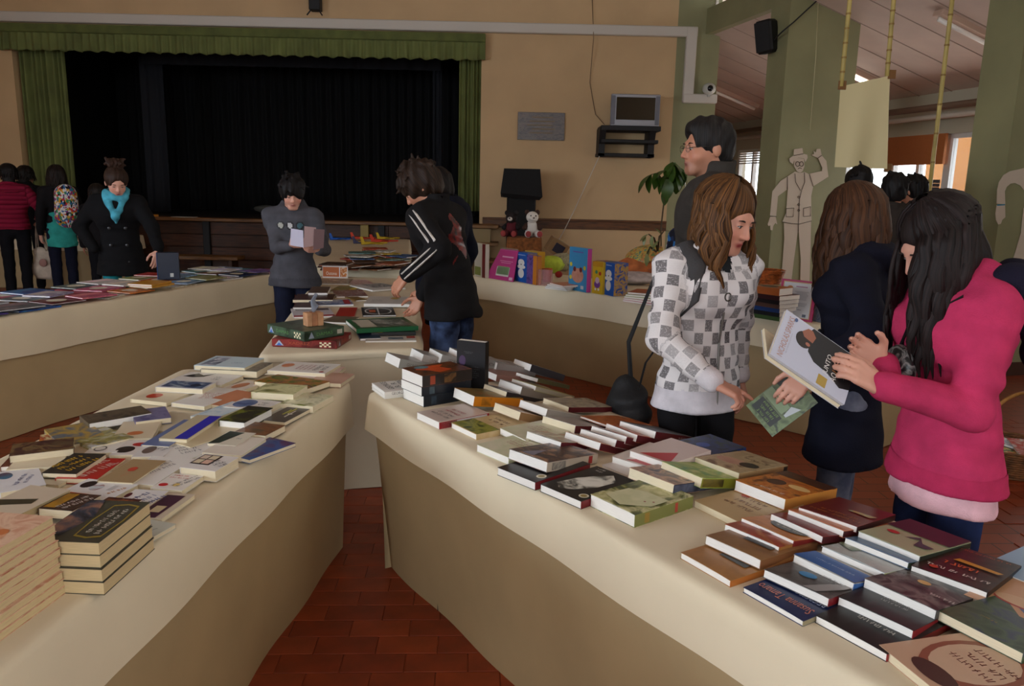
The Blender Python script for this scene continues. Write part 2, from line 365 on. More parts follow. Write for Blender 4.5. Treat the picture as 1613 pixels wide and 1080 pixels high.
# stairs at the right end of the stage
s = thing('stage_steps', 'wooden steps at the right end of the stage', 'steps', (XR+0.08, WB-0.35, 0))
for k in range(4):
    z = ZS*(1-k*0.25); MB().bbox(-0.25, 0.22, -0.05-0.2*k*0.3, 0.33, z-0.05, z-0.005, 0.005).build('tread', mat((120, 84, 44), 0.5, var=0.2, vs=5), parent=s)
MB().box(-0.2, 0.1, 0.0, 0.3, 0, ZS-0.06).build('riser_box', mat((150, 130, 92), 0.7), parent=s)
# black stage box
w = MB(); w.box(-0.4, SW+0.4, 3.6, 3.8, 0, HC); w.box(-0.5, -0.3, 0.3, 3.8, 0, HC); w.box(SW+0.3, SW+0.5, 0.3, 3.8, 0, HC); w.box(-0.5, SW+0.5, 0.3, 3.8, HC-0.2, HC)
for o in (struct('wall_stage', w, M_black, 'black walls inside the stage'),): o.location = (XL, WB, 0)
def pleats(x0, x1, z0, z1, n, amp, y=0.0, nz=8, hem=0.0, gather=0.0, seed=0, thick=0.006):
    r = random.Random(seed); N = n*8; vs = []; fs = []
    ph = [r.uniform(0, 6) for _ in range(6)]
    for j in range(nz+1):
        t = j/nz; z = z1+(z0-z1)*t
        for i in range(N+1):
            u = i/N; x = x0+(x1-x0)*u
            a = amp*(0.35+0.65*min(1, t*2.5)) if gather else amp
            yy = y+a*math.sin(2*PI*n*u+0.9*math.sin(7*u*2*PI/3+ph[0])+ph[1])+a*0.45*math.sin(2*PI*n*0.43*u+ph[2])+0.3*a*math.sin(2*PI*n*1.7*u+ph[3])*t
            vs.append((x, yy, z+(hem*math.sin(2*PI*n*u*0.5+ph[4]) if j == nz else 0)))
    W = N+1; o = len(vs); vs += [(x, yv+thick, z) for x, yv, z in vs]
    for j in range(nz):
        for i in range(N):
            a = j*W+i; fs.append((a, a+W, a+W+1, a+1)); fs.append((o+a, o+a+1, o+a+W+1, o+a+W))
    for i in range(N): a = nz*W+i; fs.append((a, o+a, o+a+1, a+1)); fs.append((i, i+1, o+i+1, o+i))
    for j in range(nz):
        for c in (0, N): a = j*W+c; fs.append((a, a+W, o+a+W, o+a))
    return MB().add(vs, fs)
M_cur = mat((100, 107, 58), 0.85, var=0.1, vs=3, bump=0.1, bs=200, name='green_velvet')
zvb = YY(450, 90, WB)[2]; zvt = YY(450, 53, WB)[2]
va = thing('stage_valance', 'gathered green curtain valance across the top of the stage', 'curtain', (0, WB-0.12, 0))
pleats(XL-0.12, XR+0.06, zvb, zvt-0.06, 62, 0.022, hem=0.012, gather=1, seed=1).build('ruffle', M_cur, parent=va, smooth=True)
MB().bbox(XL-0.12, XR+0.06, -0.035, 0.02, zvt-0.08, zvt+0.04, 0.01).build('heading', mat((88, 95, 48), 0.85, var=0.1, vs=6), parent=va)
xcl = YY(104, 200, WB)[0]; xcr = YY(722, 200, WB)[0]
tag(pleats(XL-0.02, xcl, ZS-0.1, zvt-0.03, 9, 0.035, y=WB+0.12, seed=2, nz=10).build('stage_curtain', M_cur, smooth=True), 'green pleated stage curtain drawn to the left side', 'curtain', 'green stage curtains')
tag(pleats(xcr, XR-0.01, ZS+0.18, zvt-0.03, 5, 0.035, y=WB+0.12, seed=3, nz=10).build('stage_curtain', M_cur, smooth=True), 'green pleated stage curtain drawn to the right side', 'curtain', 'green stage curtains')
M_bc = mat((10, 10, 11), 0.9, name='black_velvet'); M_gc = mat((26, 27, 32), 0.9, name='charcoal_velvet')
tag(pleats(XL, XR, ZS-0.01, 3.9, 40, 0.05, y=WB+3.3, seed=4).build('backdrop_curtain', M_bc, smooth=True), 'black pleated backdrop curtain at the back of the stage', 'curtain')
for px0, px1, lab in ((226, 262, 'charcoal cloth strip hanging left in the dark stage'), (681, 696, 'charcoal cloth strip hanging right in the dark stage')):
    tag(pleats(YY(px0, 200, WB+1.6)[0], YY(px1, 200, WB+1.6)[0], ZS+0.0, 3.55, 2, 0.02, y=WB+1.6, seed=px0).build('stage_leg_curtain', M_gc, smooth=True), lab, 'curtain', 'dark side curtains of the stage')
tag(pleats(YY(230, 200, WB+1.5)[0], YY(695, 200, WB+1.5)[0], YY(450, 106, WB+1.5)[2], YY(450, 88, WB+1.5)[2], 20, 0.02, y=WB+1.5, seed=8).build('stage_border_curtain', M_gc, smooth=True), 'charcoal cloth border across the top of the dark stage', 'curtain')
p = YY(418, 293, WB+2.2); tag(MB().ell((p[0], p[1], ZS+0.07), (0.22, 0.14, 0.07), noise=0.05, seed=3).build('cushion', mat((92, 92, 86), 0.8), smooth=True), 'grey cushion lying at the back of the stage', 'cushion')
p = ZZ(263, 343, ZS+0.01); tag(MB().prism([(-0.16, -0.05), (0.18, -0.07), (0.2, 0.05), (-0.12, 0.08)], 0, 0.006).build('paper_sheet', mat((200, 196, 186), 0.7)), 'white paper sheet on the stage edge', 'paper').location = (p[0], WB-0.1, ZS)
tag(MB().prism([(-0.14, -0.06), (0.1, -0.08), (0.14, 0.04), (0.02, 0.1), (-0.1, 0.06)], 0, 0.03).build('paper_bag', mat((200, 130, 40), 0.7)), 'orange and yellow folder on the stage edge', 'folder').location = (YY(238, 338, WB)[0], WB-0.1, ZS)
# bench in front of the stage
bx0 = YY(256, 403, 11.2)[0]; bx1 = YY(376, 403, 11.2)[0]; zb = YY(316, 403, 11.2)[2]
bn = thing('bench', 'long brown wooden bench in front of the stage', 'bench', ((bx0+bx1)/2, 11.3, 0)); hb = (bx1-bx0)/2
MB().bbox(-hb, hb, -0.16, 0.16, zb-0.05, zb, 0.006).build('seat', mat((112, 76, 36), 0.5, var=0.2, vs=5, stretch=(1, 8, 8)), parent=bn)
for x in (-hb+0.12, hb-0.12): MB().bbox(x-0.03, x+0.03, -0.13, 0.13, 0, zb-0.05, 0.005).build('leg', M_woodd, parent=bn)
# lamp hanging from the wall top
p = YY(497, 8, WB-0.1); f = thing('stage_lamp', 'small black stage lamp on the wall above the valance', 'lamp', p)
MB().bbox(-0.08, 0.08, -0.08, 0.08, -0.08, 0.16, 0.01).build('lamp_body', M_dark, parent=f)
for sx in (-1, 1): MB().tube([(sx*0.05, -0.05, -0.07), (sx*0.11, -0.07, -0.15)], 0.01, 6).build('barn_door', M_dark, parent=f)
# ------------------------------------------------------------------ paper covered tables
TT = 0.75
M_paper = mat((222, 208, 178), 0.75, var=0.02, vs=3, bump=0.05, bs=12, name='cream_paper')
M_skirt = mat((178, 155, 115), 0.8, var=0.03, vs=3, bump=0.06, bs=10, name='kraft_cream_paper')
def outline(q, r=0.05, step=0.06):
    """rounded corner polygon: list of (x, y, nx, ny)"""
    out = []; n = len(q); q = [Vector(p) for p in q]
    for i in range(n):
        a, b, c = q[i-1], q[i], q[(i+1) % n]
        d0 = (b-a).normalized(); d1 = (c-b).normalized()
        n0 = Vector((d0.y, -d0.x)); n1 = Vector((d1.y, -d1.x))
        ctr = b-(n0+n1)*(r/(1+n0.dot(n1)))
        for k in range(7):
            t = k/6; nn = (n0*(1-t)+n1*t).normalized(); out.append((ctr.x+nn.x*r, ctr.y+nn.y*r, nn.x, nn.y))
        ctr2 = c-(n1+Vector(((q[(i+2) % n]-c).normalized().y, -(q[(i+2) % n]-c).normalized().x)))*(r/(1+n1.dot(Vector(((q[(i+2) % n]-c).normalized().y, -(q[(i+2) % n]-c).normalized().x)))))
        e = ctr2+n1*r; s0 = ctr+n1*r; L = (e-s0).length; m = max(1, int(L/step))
        for k in range(1, m): p = s0.lerp(e, k/m); out.append((p.x, p.y, n1.x, n1.y))
    return out
def table(label, quad, z=TT, flap=0.2, rec=0.05, seed=0, wav=0.006, skirt_m=None):
    cx = sum(p[0] for p in quad)/4; cy = sum(p[1] for p in quad)/4
    t = thing('covered_table', label, 'table', (cx, cy, 0), group='paper covered tables')
    ol = outline([(p[0]-cx, p[1]-cy) for p in quad]); n = len(ol); r = random.Random(seed); ph = [r.uniform(0, 6.28) for _ in range(6)]
    def wave(i, k):
        s = i*0.06
        return math.sin(s*5.1+ph[0])*0.6+math.sin(s*2.3+ph[1])+0.5*math.sin(s*11+ph[2]+k)
    rings = [(-0.03, z, 0), (-0.015, z-0.001, 0), (-0.004, z-0.006, 0), (0.0, z-0.014, 0)]
    for k in range(1, 5): rings.append((0.002+0.004*k*min(1, flap/0.2), z-0.014-(flap-0.014)*k/4, k/4))
    vs = []; fs = []
    for off, zz, wv in rings:
        for i, (x, y, nx, ny) in enumerate(ol):
            o = off+wav*wv*wave(i, 0); vs.append((x+nx*o, y+ny*o, zz+wv*0.004*wave(i, 2)))
    for j in range(len(rings)-1):
        for i in range(n): a = j*n+i; b = j*n+(i+1) % n; fs.append((a, a+n, b+n, b))
    fs.append(tuple(range(n)))
    # thickness of the sheet: inner rings
    o2 = len(vs)
    for i, (x, y, nx, ny) in enumerate(ol): off, zz, wv = rings[-1]; o = off-0.003+wav*wave(i, 0); vs.append((x+nx*o, y+ny*o, zz+0.004*wave(i, 2)))
    for i, (x, y, nx, ny) in enumerate(ol): vs.append((x-nx*0.006, y-ny*0.006, z-0.03))
    m = len(vs); vs += vs[(len(rings)-1)*n:len(rings)*n]
    for i in range(n):
        k = (i+1) % n; fs.append((m+i, o2+i, o2+k, m+k)); fs.append((o2+i, o2+n+i, o2+n+k, o2+k))
    MB().add(vs, fs).build('paper_top_sheet', M_paper, parent=t, smooth=True)
    vs = []; fs = []; rows = 7
    for j in range(rows+1):
        tt = j/rows; zz = (z-flap*0.55)*(1-tt)+0.004*tt
        for i, (x, y, nx, ny) in enumerate(ol):
            o = -0.012-rec*tt**0.8+0.010*tt*wave(i, 1.3); vs.append((x+nx*o, y+ny*o, zz))
    for j in range(rows):
        for i in range(n): a = j*n+i; b = j*n+(i+1) % n; fs.append((a, a+n, b+n, b))
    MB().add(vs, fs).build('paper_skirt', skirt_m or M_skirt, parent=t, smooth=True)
    # the tabletop board under the paper and its legs
    ins = [Vector((p[0]-cx, p[1]-cy)) for p in quad]; ins = [p*(1-0.05/p.length) for p in ins]
    MB().prism([tuple(p) for p in ins], z-0.035, z-0.008).build('tabletop', M_wood, parent=t)
    for p in ins:
        q = p*(1-0.45/p.length); MB().box(q.x-0.02, q.x+0.02, q.y-0.02, q.y+0.02, 0, z-0.035).build('leg', M_dark, parent=t)
    return t
BD = np.array([0.545, -0.838]); BN = np.array([0.838, 0.545])
def BP(off, t): return tuple(BN*off+BD*t)
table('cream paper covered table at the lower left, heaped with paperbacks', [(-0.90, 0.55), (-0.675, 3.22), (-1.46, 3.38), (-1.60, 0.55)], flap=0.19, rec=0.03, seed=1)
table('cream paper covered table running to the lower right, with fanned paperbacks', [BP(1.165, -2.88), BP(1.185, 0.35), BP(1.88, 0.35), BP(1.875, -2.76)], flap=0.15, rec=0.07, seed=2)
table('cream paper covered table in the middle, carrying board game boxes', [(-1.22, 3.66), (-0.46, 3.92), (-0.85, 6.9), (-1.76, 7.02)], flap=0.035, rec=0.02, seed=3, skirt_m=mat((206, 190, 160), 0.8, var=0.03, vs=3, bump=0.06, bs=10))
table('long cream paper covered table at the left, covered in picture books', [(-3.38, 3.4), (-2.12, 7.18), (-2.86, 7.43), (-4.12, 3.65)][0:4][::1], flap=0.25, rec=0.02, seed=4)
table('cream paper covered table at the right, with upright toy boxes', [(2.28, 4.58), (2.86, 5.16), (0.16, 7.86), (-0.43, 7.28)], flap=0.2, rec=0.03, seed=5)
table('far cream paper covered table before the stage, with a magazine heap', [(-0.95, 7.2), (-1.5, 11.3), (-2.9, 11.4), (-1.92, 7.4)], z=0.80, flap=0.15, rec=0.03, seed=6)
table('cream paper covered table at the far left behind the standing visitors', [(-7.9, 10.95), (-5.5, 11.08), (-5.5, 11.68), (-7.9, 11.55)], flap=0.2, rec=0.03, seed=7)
# ------------------------------------------------------------------ books
M_pg = {'w': mat((232, 228, 220), 0.8, var=0.05, vs=30, stretch=(1, 1, 60), name='white_pages'), 'c': mat((222, 208, 176), 0.8, var=0.06, vs=30, stretch=(1, 1, 60), name='cream_pages'),
        'y': mat((206, 184, 140), 0.8, var=0.07, vs=30, stretch=(1, 1, 60), name='yellowed_pages')}
def style_mat(st, seed):
    if isinstance(st, list): return mat_art(st, 16.0, seed % 97)
    return mat(st, 0.35, name='printed_cover')
_bk = [0]
def make_book(M, w, h, th, style, label, spine='R', page='w', dec=(), spine_col=None, group=None, name='book', hard=False, cat='book', soft=0.0):
    """M: matrix whose origin is the lower left corner of the cover's base; x along the width, y along the height, z up"""
    _bk[0] += 1; sd = _bk[0]
    r = thing(name, label, cat, group=group, matrix=M)
    cm = style_mat(style, sd*3.7); sm = cm if spine_col is None else mat(spine_col, 0.35, name='printed_cover')
    cb = 0.0022 if hard else 0.0011
    c = MB(); c.box(0, w, 0, h, 0, cb, cm)
    if soft:   # a cover that has curled up a little at the near edge
        n = 6; vs = []
        for i in range(n+1):
            x = w*i/n; dz = soft*math.sin(PI*i/n)
            for y, k in ((0, 1), (h*0.25, 0.35), (h, 0)): vs += [(x, y, th-cb+dz*k), (x, y, th+dz*k)]
        fs = []
        for i in range(n):
            for k in range(2):
                a = i*6+k*2; fs += [(a+1, a+7, a+9, a+3), (a, a+2, a+8, a+6)]
            fs += [(i*6, i*6+6, i*6+7, i*6+1), (i*6+4, i*6+5, i*6+11, i*6+10)]
        fs += [(0, 1, 3, 2), (2, 3, 5, 4), (n*6, n*6+2, n*6+3, n*6+1), (n*6+2, n*6+4, n*6+5, n*6+3)]
        c.add(vs, fs, cm)
    else: c.box(0, w, 0, h, th-cb, th, cm)
    i = 0.004 if hard else 0.0015
    x0, x1, y0, y1 = i, w-i, i, h-i
    if spine == 'R': c.box(w-0.0015, w, 0, h, cb, th-cb, sm); x1 = w-0.0015
    elif spine == 'L': c.box(0, 0.0015, 0, h, cb, th-cb, sm); x0 = 0.0015
    elif spine == 'F': c.box(0, w, h-0.0015, h, cb, th-cb, sm); y1 = h-0.0015
    elif spine == 'N': c.box(0, w, 0, 0.0015, cb, th-cb, sm); y0 = 0.0015
    cov = c.build('cover', parent=r)
    MB().box(x0, x1, y0, y1, cb, th-cb).build('pages', M_pg[page], parent=r)
    if dec:
        d = MB(); e = 0.0004
        def R(rot): a = rad(rot); return Vector((math.cos(a), math.sin(a), 0)), Vector((-math.sin(a), math.cos(a), 0))
        for k, q in enumerate(dec):
            z = th+e+k*0.00012+soft
            if q[0] == 'r': d.add([(q[1]*w, q[2]*h, z), (q[3]*w, q[2]*h, z), (q[3]*w, q[4]*h, z), (q[1]*w, q[4]*h, z)], [(0, 1, 2, 3)], style_mat(q[5], sd*5.1+k))
            elif q[0] == 'o': d.add([((q[1]+q[3]*math.cos(2*PI*i/20))*w, (q[2]+q[4]*math.sin(2*PI*i/20))*h, z) for i in range(20)], [tuple(range(20))], style_mat(q[5], sd*5.1+k))
            elif q[0] == 'p': d.add([(x*w, y*h, z) for x, y in q[1]], [tuple(range(len(q[1])))], style_mat(q[2], sd*5.1+k))
            elif q[0] == 't': ex, ey = R(q[6]); put_text(d, q[1], (q[2]*w, q[3]*h, z), ex, ey, q[4], q[5], mat(q[7], 0.4))
            elif q[0] == 'l':
                ex, ey = R(q[5]); n = q[6]; rr = random.Random(sd*7+k); o = Vector((q[1]*w, q[2]*h, z))
                for j in range(n):
                    yy = (j-(n-1)/2)*q[4]/n; ww = q[3]*rr.uniform(0.7, 1.0); x = -ww/2; H_l = q[4]/n*0.56; wl_ = rr.randint(3, 7)
                    while x < ww/2-H_l*0.4:   # strokes too small to read, in word groups
                        l = H_l*rr.uniform(0.12, 0.2); hh = H_l*rr.choice((0.5, 0.5, 0.36)); sk = H_l*rr.uniform(-0.25, 0.25)
                        d.add([o+ex*x+ey*(yy-hh), o+ex*(x+l)+ey*(yy-hh), o+ex*(x+l+sk)+ey*(yy+hh), o+ex*(x+sk)+ey*(yy+hh)], [(0, 1, 2, 3)], mat(q[7], 0.4))
                        if rr.random() < 0.6: yb_ = yy+rr.choice((-hh, 0, hh))*0.85; d.add([o+ex*x+ey*(yb_-l*0.5), o+ex*(x+H_l*0.45)+ey*(yb_-l*0.5), o+ex*(x+H_l*0.45)+ey*(yb_+l*0.5), o+ex*x+ey*(yb_+l*0.5)], [(0, 1, 2, 3)], mat(q[7], 0.4))
                        x += H_l*rr.uniform(0.38, 0.6); wl_ -= 1
                        if wl_ <= 0: x += H_l*0.5; wl_ = rr.randint(3, 7)
            elif q[0] == 's':   # print on the right-hand spine
                X = w+e
                if q[1]: put_text(d, q[1], (X, q[2]*h, th*0.5), (0, 1, 0), (0, 0, 1), q[3], q[4], mat(q[5], 0.4))
                else: d.add([(X, (q[2]-q[3])*h, th*0.12), (X, (q[2]+q[3])*h, th*0.12), (X, (q[2]+q[3])*h, th*0.88), (X, (q[2]-q[3])*h, th*0.88)], [(0, 1, 2, 3)], style_mat(q[5], sd+k))
        if d.f: d.build('cover_print', parent=cov)
    return r
def bk(W, S, E, th, style, label, z=0.0, z2=None, size=None, T=TT, **kw):
    """a book whose top cover has its corners on three sight lines: left W, near S, right E; z, z2: height of its base (cm) at the near and the far edge"""
    z1 = T+z/100; zz2 = z1 if z2 is None else T+z2/100
    w3, s3, e3 = Vector(ZZ(W[0], W[1], z1+th)), Vector(ZZ(S[0], S[1], z1+th)), Vector(ZZ(E[0], E[1], zz2+th))
    ex = s3-w3; w = ex.length; ex.normalize(); ey = e3-s3; ey -= ex*ey.dot(ex); h = ey.length; ey.normalize(); ez = ex.cross(ey)
    if size: w, h = size[0] or w, size[1] or h
    w = min(max(w, 0.09), 0.34); h = min(max(h, 0.10), 0.36)
    if size and size[0] and kw.pop('keepS', True): w3 = s3-ex*w
    o = w3-ez*th
    M = Matrix(((ex.x, ey.x, ez.x, o.x), (ex.y, ey.y, ez.y, o.y), (ex.z, ey.z, ez.z, o.z), (0, 0, 0, 1)))
    return make_book(M, w, h, th, style, label, **kw)
WH = (226, 222, 214); CR = (214, 200, 170); BK = (24, 23, 24); RD = (150, 26, 26); GR = (120, 116, 110); NV = (26, 38, 78)
GA = 'paperbacks heaped on the lower left table'
ra = random.Random(17)
def A(W, S, E, th, st, lab, **k):
    th *= 1.22; z0 = k.get('z', 0.0)+ra.uniform(0.0, 0.5); k['z2'] = z0+ra.uniform(0.0, 0.45); k['z'] = z0+ra.uniform(0, 0.5)   # loosely heaped, never quite flat
    k.setdefault('spine', 'L'); k.setdefault('page', 'c'); k.setdefault('group', GA); return bk(W, S, E, th, st, lab, **k)
# far end of the lower left table
A((315.5, 581), (404.5, 585), (427, 571), 0.024, [(120, 116, 104), (150, 144, 128), (96, 92, 84)], 'thick grey paperback under the pale blue one at the far end')
A((305.5, 575), (385.5, 579), (403, 563), 0.016, (196, 214, 220), 'pale blue and white paperback on top at the far left table end', z=2.4, dec=[('r', 0.08, 0.1, 0.38, 0.9, [(30, 34, 50), (120, 130, 150), (220, 224, 228)]), ('l', 0.7, 0.4, 0.05, 0.03, 0, 2, (90, 120, 150))])
A((485, 601), (537, 604), (548, 588), 0.014, (190, 150, 130), 'thin dusty pink book at the far right corner of the left table', size=(0.14, None))
A((430, 592), (521, 596), (534, 577), 0.013, (216, 190, 180), 'pinkish white paperback under the white one with red letters', z=0)
A((421, 583), (512, 588), (529.5, 573), 0.013, WH, 'white paperback with red and black lettering at the far table end', z=1.3,
  dec=[('t', 'RITA', 0.86, 0.5, 0.075, 0.02, 90, (30, 28, 28)), ('t', 'FERRO', 0.74, 0.5, 0.10, 0.02, 90, (30, 28, 28)), ('l', 0.52, 0.5, 0.11, 0.075, 90, 4, (150, 40, 36)), ('o', 0.17, 0.6, 0.1, 0.2, [(200, 120, 80), (226, 170, 130)]), ('o', 0.9, 0.12, 0.04, 0.07, (150, 30, 40))])
A((400, 600), (484.5, 612), (510, 599), 0.018, [(46, 48, 34), (96, 110, 30), (180, 110, 50), (60, 70, 60)], 'paperback with a green and orange painting on its cover')
A((440, 635), (493, 640), (513, 621), 0.02, [(206, 206, 160), (226, 222, 190), (120, 130, 50)], 'pale paperback with green foliage at the right table edge')
A((395.5, 617), (462, 621), (483, 606.5), 0.022, [(196, 196, 140), (214, 210, 160), (110, 116, 50)], 'thick pale green paperback with leafy cover, lying on another', z=1.8)
A((262, 600), (349, 606), (371, 590), 0.014, WH, 'white paperback with black ink drawing', dec=[('p', [(0.05, 0.55), (0.2, 0.9), (0.35, 0.75), (0.5, 0.98), (0.42, 0.6), (0.25, 0.5)], (24, 22, 24)), ('l', 0.7, 0.55, 0.04, 0.06, 0, 3, (40, 40, 44))])
A((244.5, 609), (319, 613), (345.5, 602), 0.016, (208, 206, 206), 'white bordered paperback with a blue photograph', z=1.4, dec=[('r', 0.08, 0.1, 0.95, 0.9, [(90, 110, 140), (40, 60, 100), (150, 164, 176)]), ('o', 0.72, 0.45, 0.1, 0.2, (26, 40, 70))])
A((205, 628), (262, 634), (300, 616), 0.012, CR, 'cream paperback with an orange red blot on its cover', dec=[('o', 0.35, 0.4, 0.18, 0.2, (180, 60, 36))])
A((270, 634), (322, 640), (362, 612), 0.012, WH, 'white paperback with pale red lettering in the far heap', dec=[('l', 0.5, 0.55, 0.09, 0.09, 20, 4, (170, 70, 60))])
A((330, 636), (352, 640), (396, 610), 0.014, (196, 128, 92), 'orange brown paperback wedged between white ones', size=(0.12, 0.19))
A((345, 612), (375, 616), (398, 600), 0.012, (222, 210, 196), 'small cream paperback with an orange picture near the ink drawing', dec=[('o', 0.4, 0.5, 0.25, 0.3, (190, 120, 80))])
A((140, 667), (239, 650), (279, 629), 0.02, [(60, 52, 44), (96, 84, 66), (40, 36, 34)], 'dark brown paperback jutting out over the left table edge', page='w', z=1.0)
A((213, 664), (270, 657), (302, 635), 0.016, [(96, 92, 130), (120, 116, 150), (70, 66, 110)], 'lilac paperback beside the dark brown one', page='c', z=0.8)
A((300, 655), (330, 660), (368, 632), 0.012, [(190, 206, 214), (206, 214, 216), (160, 186, 200)], 'light blue and white slanting paperback in the heap centre', z=1.4)
A((352, 640), (413, 646), (441, 632), 0.026, (222, 216, 210), 'white hardback with a blue splash on its cover', z=0.0, dec=[('o', 0.3, 0.5, 0.26, 0.4, [(50, 70, 120), (110, 130, 170)]), ('l', 0.75, 0.6, 0.04, 0.05, 0, 2, (60, 60, 70))])
A((344, 661), (385, 665), (408, 640), 0.024, [(24, 24, 22), (40, 42, 30), (110, 116, 30)], 'black hardback with yellow green marks, bending open', page='w', z=1.4, hard=True)
A((411, 661), (446.7, 664.5), (476.7, 642), 0.012, (84, 78, 74), 'charcoal paperback with small yellow and white figures', dec=[('r', 0.35, 0.45, 0.42, 0.8, (190, 190, 50)), ('r', 0.47, 0.55, 0.53, 0.9, (200, 196, 60)), ('r', 0.6, 0.3, 0.66, 0.75, WH), ('r', 0.54, 0.48, 0.74, 0.54, WH)])
A((368, 680), (417.8, 686), (444.5, 669), 0.018, [(96, 60, 36), (130, 84, 50), (60, 66, 50)], 'brown paperback at the right edge of the heap')
A((318, 712), (380, 717), (408, 689), 0.016, (222, 212, 196), 'cream paperback under the one with a dark photograph')
A((326.7, 698), (371, 702), (404.5, 682), 0.008, (214, 206, 186), 'cream thin book with a dark green photograph', z=1.6, dec=[('p', [(0.0, 0.0), (0.35, 0.1), (0.62, 0.95), (0.05, 0.98)], [(18, 20, 20), (30, 50, 44), (50, 80, 70)]), ('l', 0.78, 0.5, 0.03, 0.02, 0, 1, (120, 130, 140))])
A((377, 720), (393, 724), (424.5, 697), 0.01, [(30, 60, 130), (60, 90, 150), (90, 50, 90)], 'thin blue paperback overhanging the right table edge', size=(0.12, 0.19))
A((250, 690), (292, 692), (352, 655), 0.012, (190, 176, 144), 'cream edged paperback with a vivid blue stripe', z=1.5, dec=[('r', 0.52, 0.02, 0.98, 0.98, (40, 40, 170))])
A((222, 700), (255, 702), (318, 662), 0.012, (96, 110, 150), 'slate blue paperback slanting beside the blue striped one', z=0.4)
A((285, 700), (300, 704), (368, 662), 0.010, (206, 190, 154), 'thin cream paperback lying along the black hardback', z=0.6, size=(0.14, 0.21))
A((283, 735.5), (339, 742), (376.7, 720), 0.026, (224, 218, 212), 'thick white paperback with a framed photo collage', dec=[('r', 0.05, 0.3, 0.6, 0.95, (50, 36, 36)), ('r', 0.09, 0.36, 0.29, 0.62, CR), ('r', 0.33, 0.36, 0.54, 0.62, (220, 180, 160)), ('r', 0.09, 0.66, 0.29, 0.9, (210, 190, 170)), ('r', 0.33, 0.66, 0.54, 0.9, CR), ('l', 0.8, 0.5, 0.05, 0.06, 70, 3, (90, 90, 96))])
A((258, 722), (290, 727), (327, 697), 0.014, WH, 'white paperback with grey lettering behind the photo collage', page='w', dec=[('l', 0.5, 0.5, 0.08, 0.08, 60, 3, (110, 110, 112))], size=(0.13, 0.19))
# left half of the heap
A((60, 700), (150, 690), (170, 673), 0.014, [(96, 120, 40), (200, 130, 40), (160, 60, 30), (210, 200, 150)], 'paperback with a bright orange and green picture at the left edge')
A((14, 718), (115.6, 706), (163, 683), 0.018, [(84, 66, 46), (60, 26, 30), (120, 96, 60), (40, 26, 30)], 'brown paperback with a dark red picture at the left edge', z=1.0)
A((150, 693), (171, 689), (212, 661), 0.013, [(70, 84, 100), (170, 140, 60), (90, 100, 110)], 'slim paperback in blue and yellow beside the orange green picture', size=(0.13, 0.2))
A((190, 693), (211, 688), (241, 663), 0.013, [(190, 190, 190), (150, 140, 60), (80, 84, 90)], 'slim grey and yellow paperback in the left heap', size=(0.13, 0.2))
A((222, 690), (240, 689), (272, 664), 0.013, (206, 190, 160), 'slim beige paperback with orange print in the left heap', size=(0.12, 0.19), dec=[('o', 0.5, 0.3, 0.2, 0.1, (190, 110, 60))])
A((133, 713), (171, 712), (203, 688), 0.013, WH, 'white paperback with a black outlined face', dec=[('o', 0.35, 0.25, 0.2, 0.16, (60, 58, 60)), ('o', 0.35, 0.25, 0.16, 0.12, (214, 210, 204)), ('l', 0.6, 0.7, 0.06, 0.03, 0, 2, (60, 60, 64))])
A((172, 716), (200, 716), (237, 693), 0.013, (216, 208, 200), 'white paperback with a black and red ladybird-like blot', dec=[('o', 0.3, 0.35, 0.3, 0.22, (36, 26, 26)), ('o', 0.6, 0.7, 0.26, 0.13, (170, 40, 36))])
A((207, 719), (244.5, 719), (280, 693), 0.014, (214, 210, 206), 'white paperback with a grey profile picture', dec=[('o', 0.3, 0.4, 0.2, 0.22, (110, 92, 84)), ('l', 0.7, 0.6, 0.08, 0.06, 60, 3, (90, 90, 92))])
A((0, 735), (69, 730), (104.5, 712), 0.012, [(84, 40, 26), (110, 60, 40), (60, 30, 24)], 'dark reddish brown paperback at the left frame edge', page='w')
A((62, 736), (92, 734), (122, 712), 0.012, CR, 'cream paperback between the reddish brown and the black ones', size=(0.13, 0.2))
A((65.5, 744.5), (120, 746), (171, 714.5), 0.012, (40, 38, 34), 'black paperback with big yellow lettering', z=0.8, dec=[('l', 0.5, 0.52, 0.13, 0.09, 70, 3, (214, 170, 40))])
A((86.7, 753), (153, 754), (209, 722), 0.012, (186, 40, 34), 'red paperback with large white lettering', dec=[('l', 0.55, 0.5, 0.14, 0.08, 70, 2, (230, 214, 206)), ('l', 0.3, 0.3, 0.06, 0.02, 70, 1, (70, 30, 26))])
A((153, 757), (209, 760), (257.8, 725), 0.014, (164, 138, 100), 'tan paperback with a small red oval', z=0.6, dec=[('o', 0.45, 0.55, 0.12, 0.1, (190, 70, 50)), ('l', 0.5, 0.35, 0.05, 0.01, 70, 1, (190, 110, 80))])
A((217.8, 762), (242, 764), (284.5, 736), 0.013, WH, 'white paperback with pale grey lettering behind the tan one', size=(0.13, 0.2), dec=[('l', 0.55, 0.6, 0.12, 0.05, 70, 2, (140, 136, 134))])
A((237, 768), (283, 772), (322, 749), 0.012, (226, 220, 210), 'white paperback with a red oval and a yellow spot', dec=[('o', 0.22, 0.25, 0.14, 0.1, (190, 36, 40)), ('o', 0.6, 0.3, 0.1, 0.1, (220, 190, 110)), ('l', 0.75, 0.6, 0.09, 0.03, 70, 2, (90, 84, 90)), ('l', 0.4, 0.8, 0.06, 0.03, 0, 2, (200, 110, 100))])
A((0, 776), (73, 763), (90, 748), 0.014, (222, 220, 220), 'white paperback with dark blue picture at the left frame edge', size=(None, 0.2), dec=[('o', 0.2, 0.75, 0.18, 0.16, [(60, 110, 140), (90, 30, 40)]), ('l', 0.6, 0.45, 0.1, 0.04, 70, 2, (70, 80, 130))])
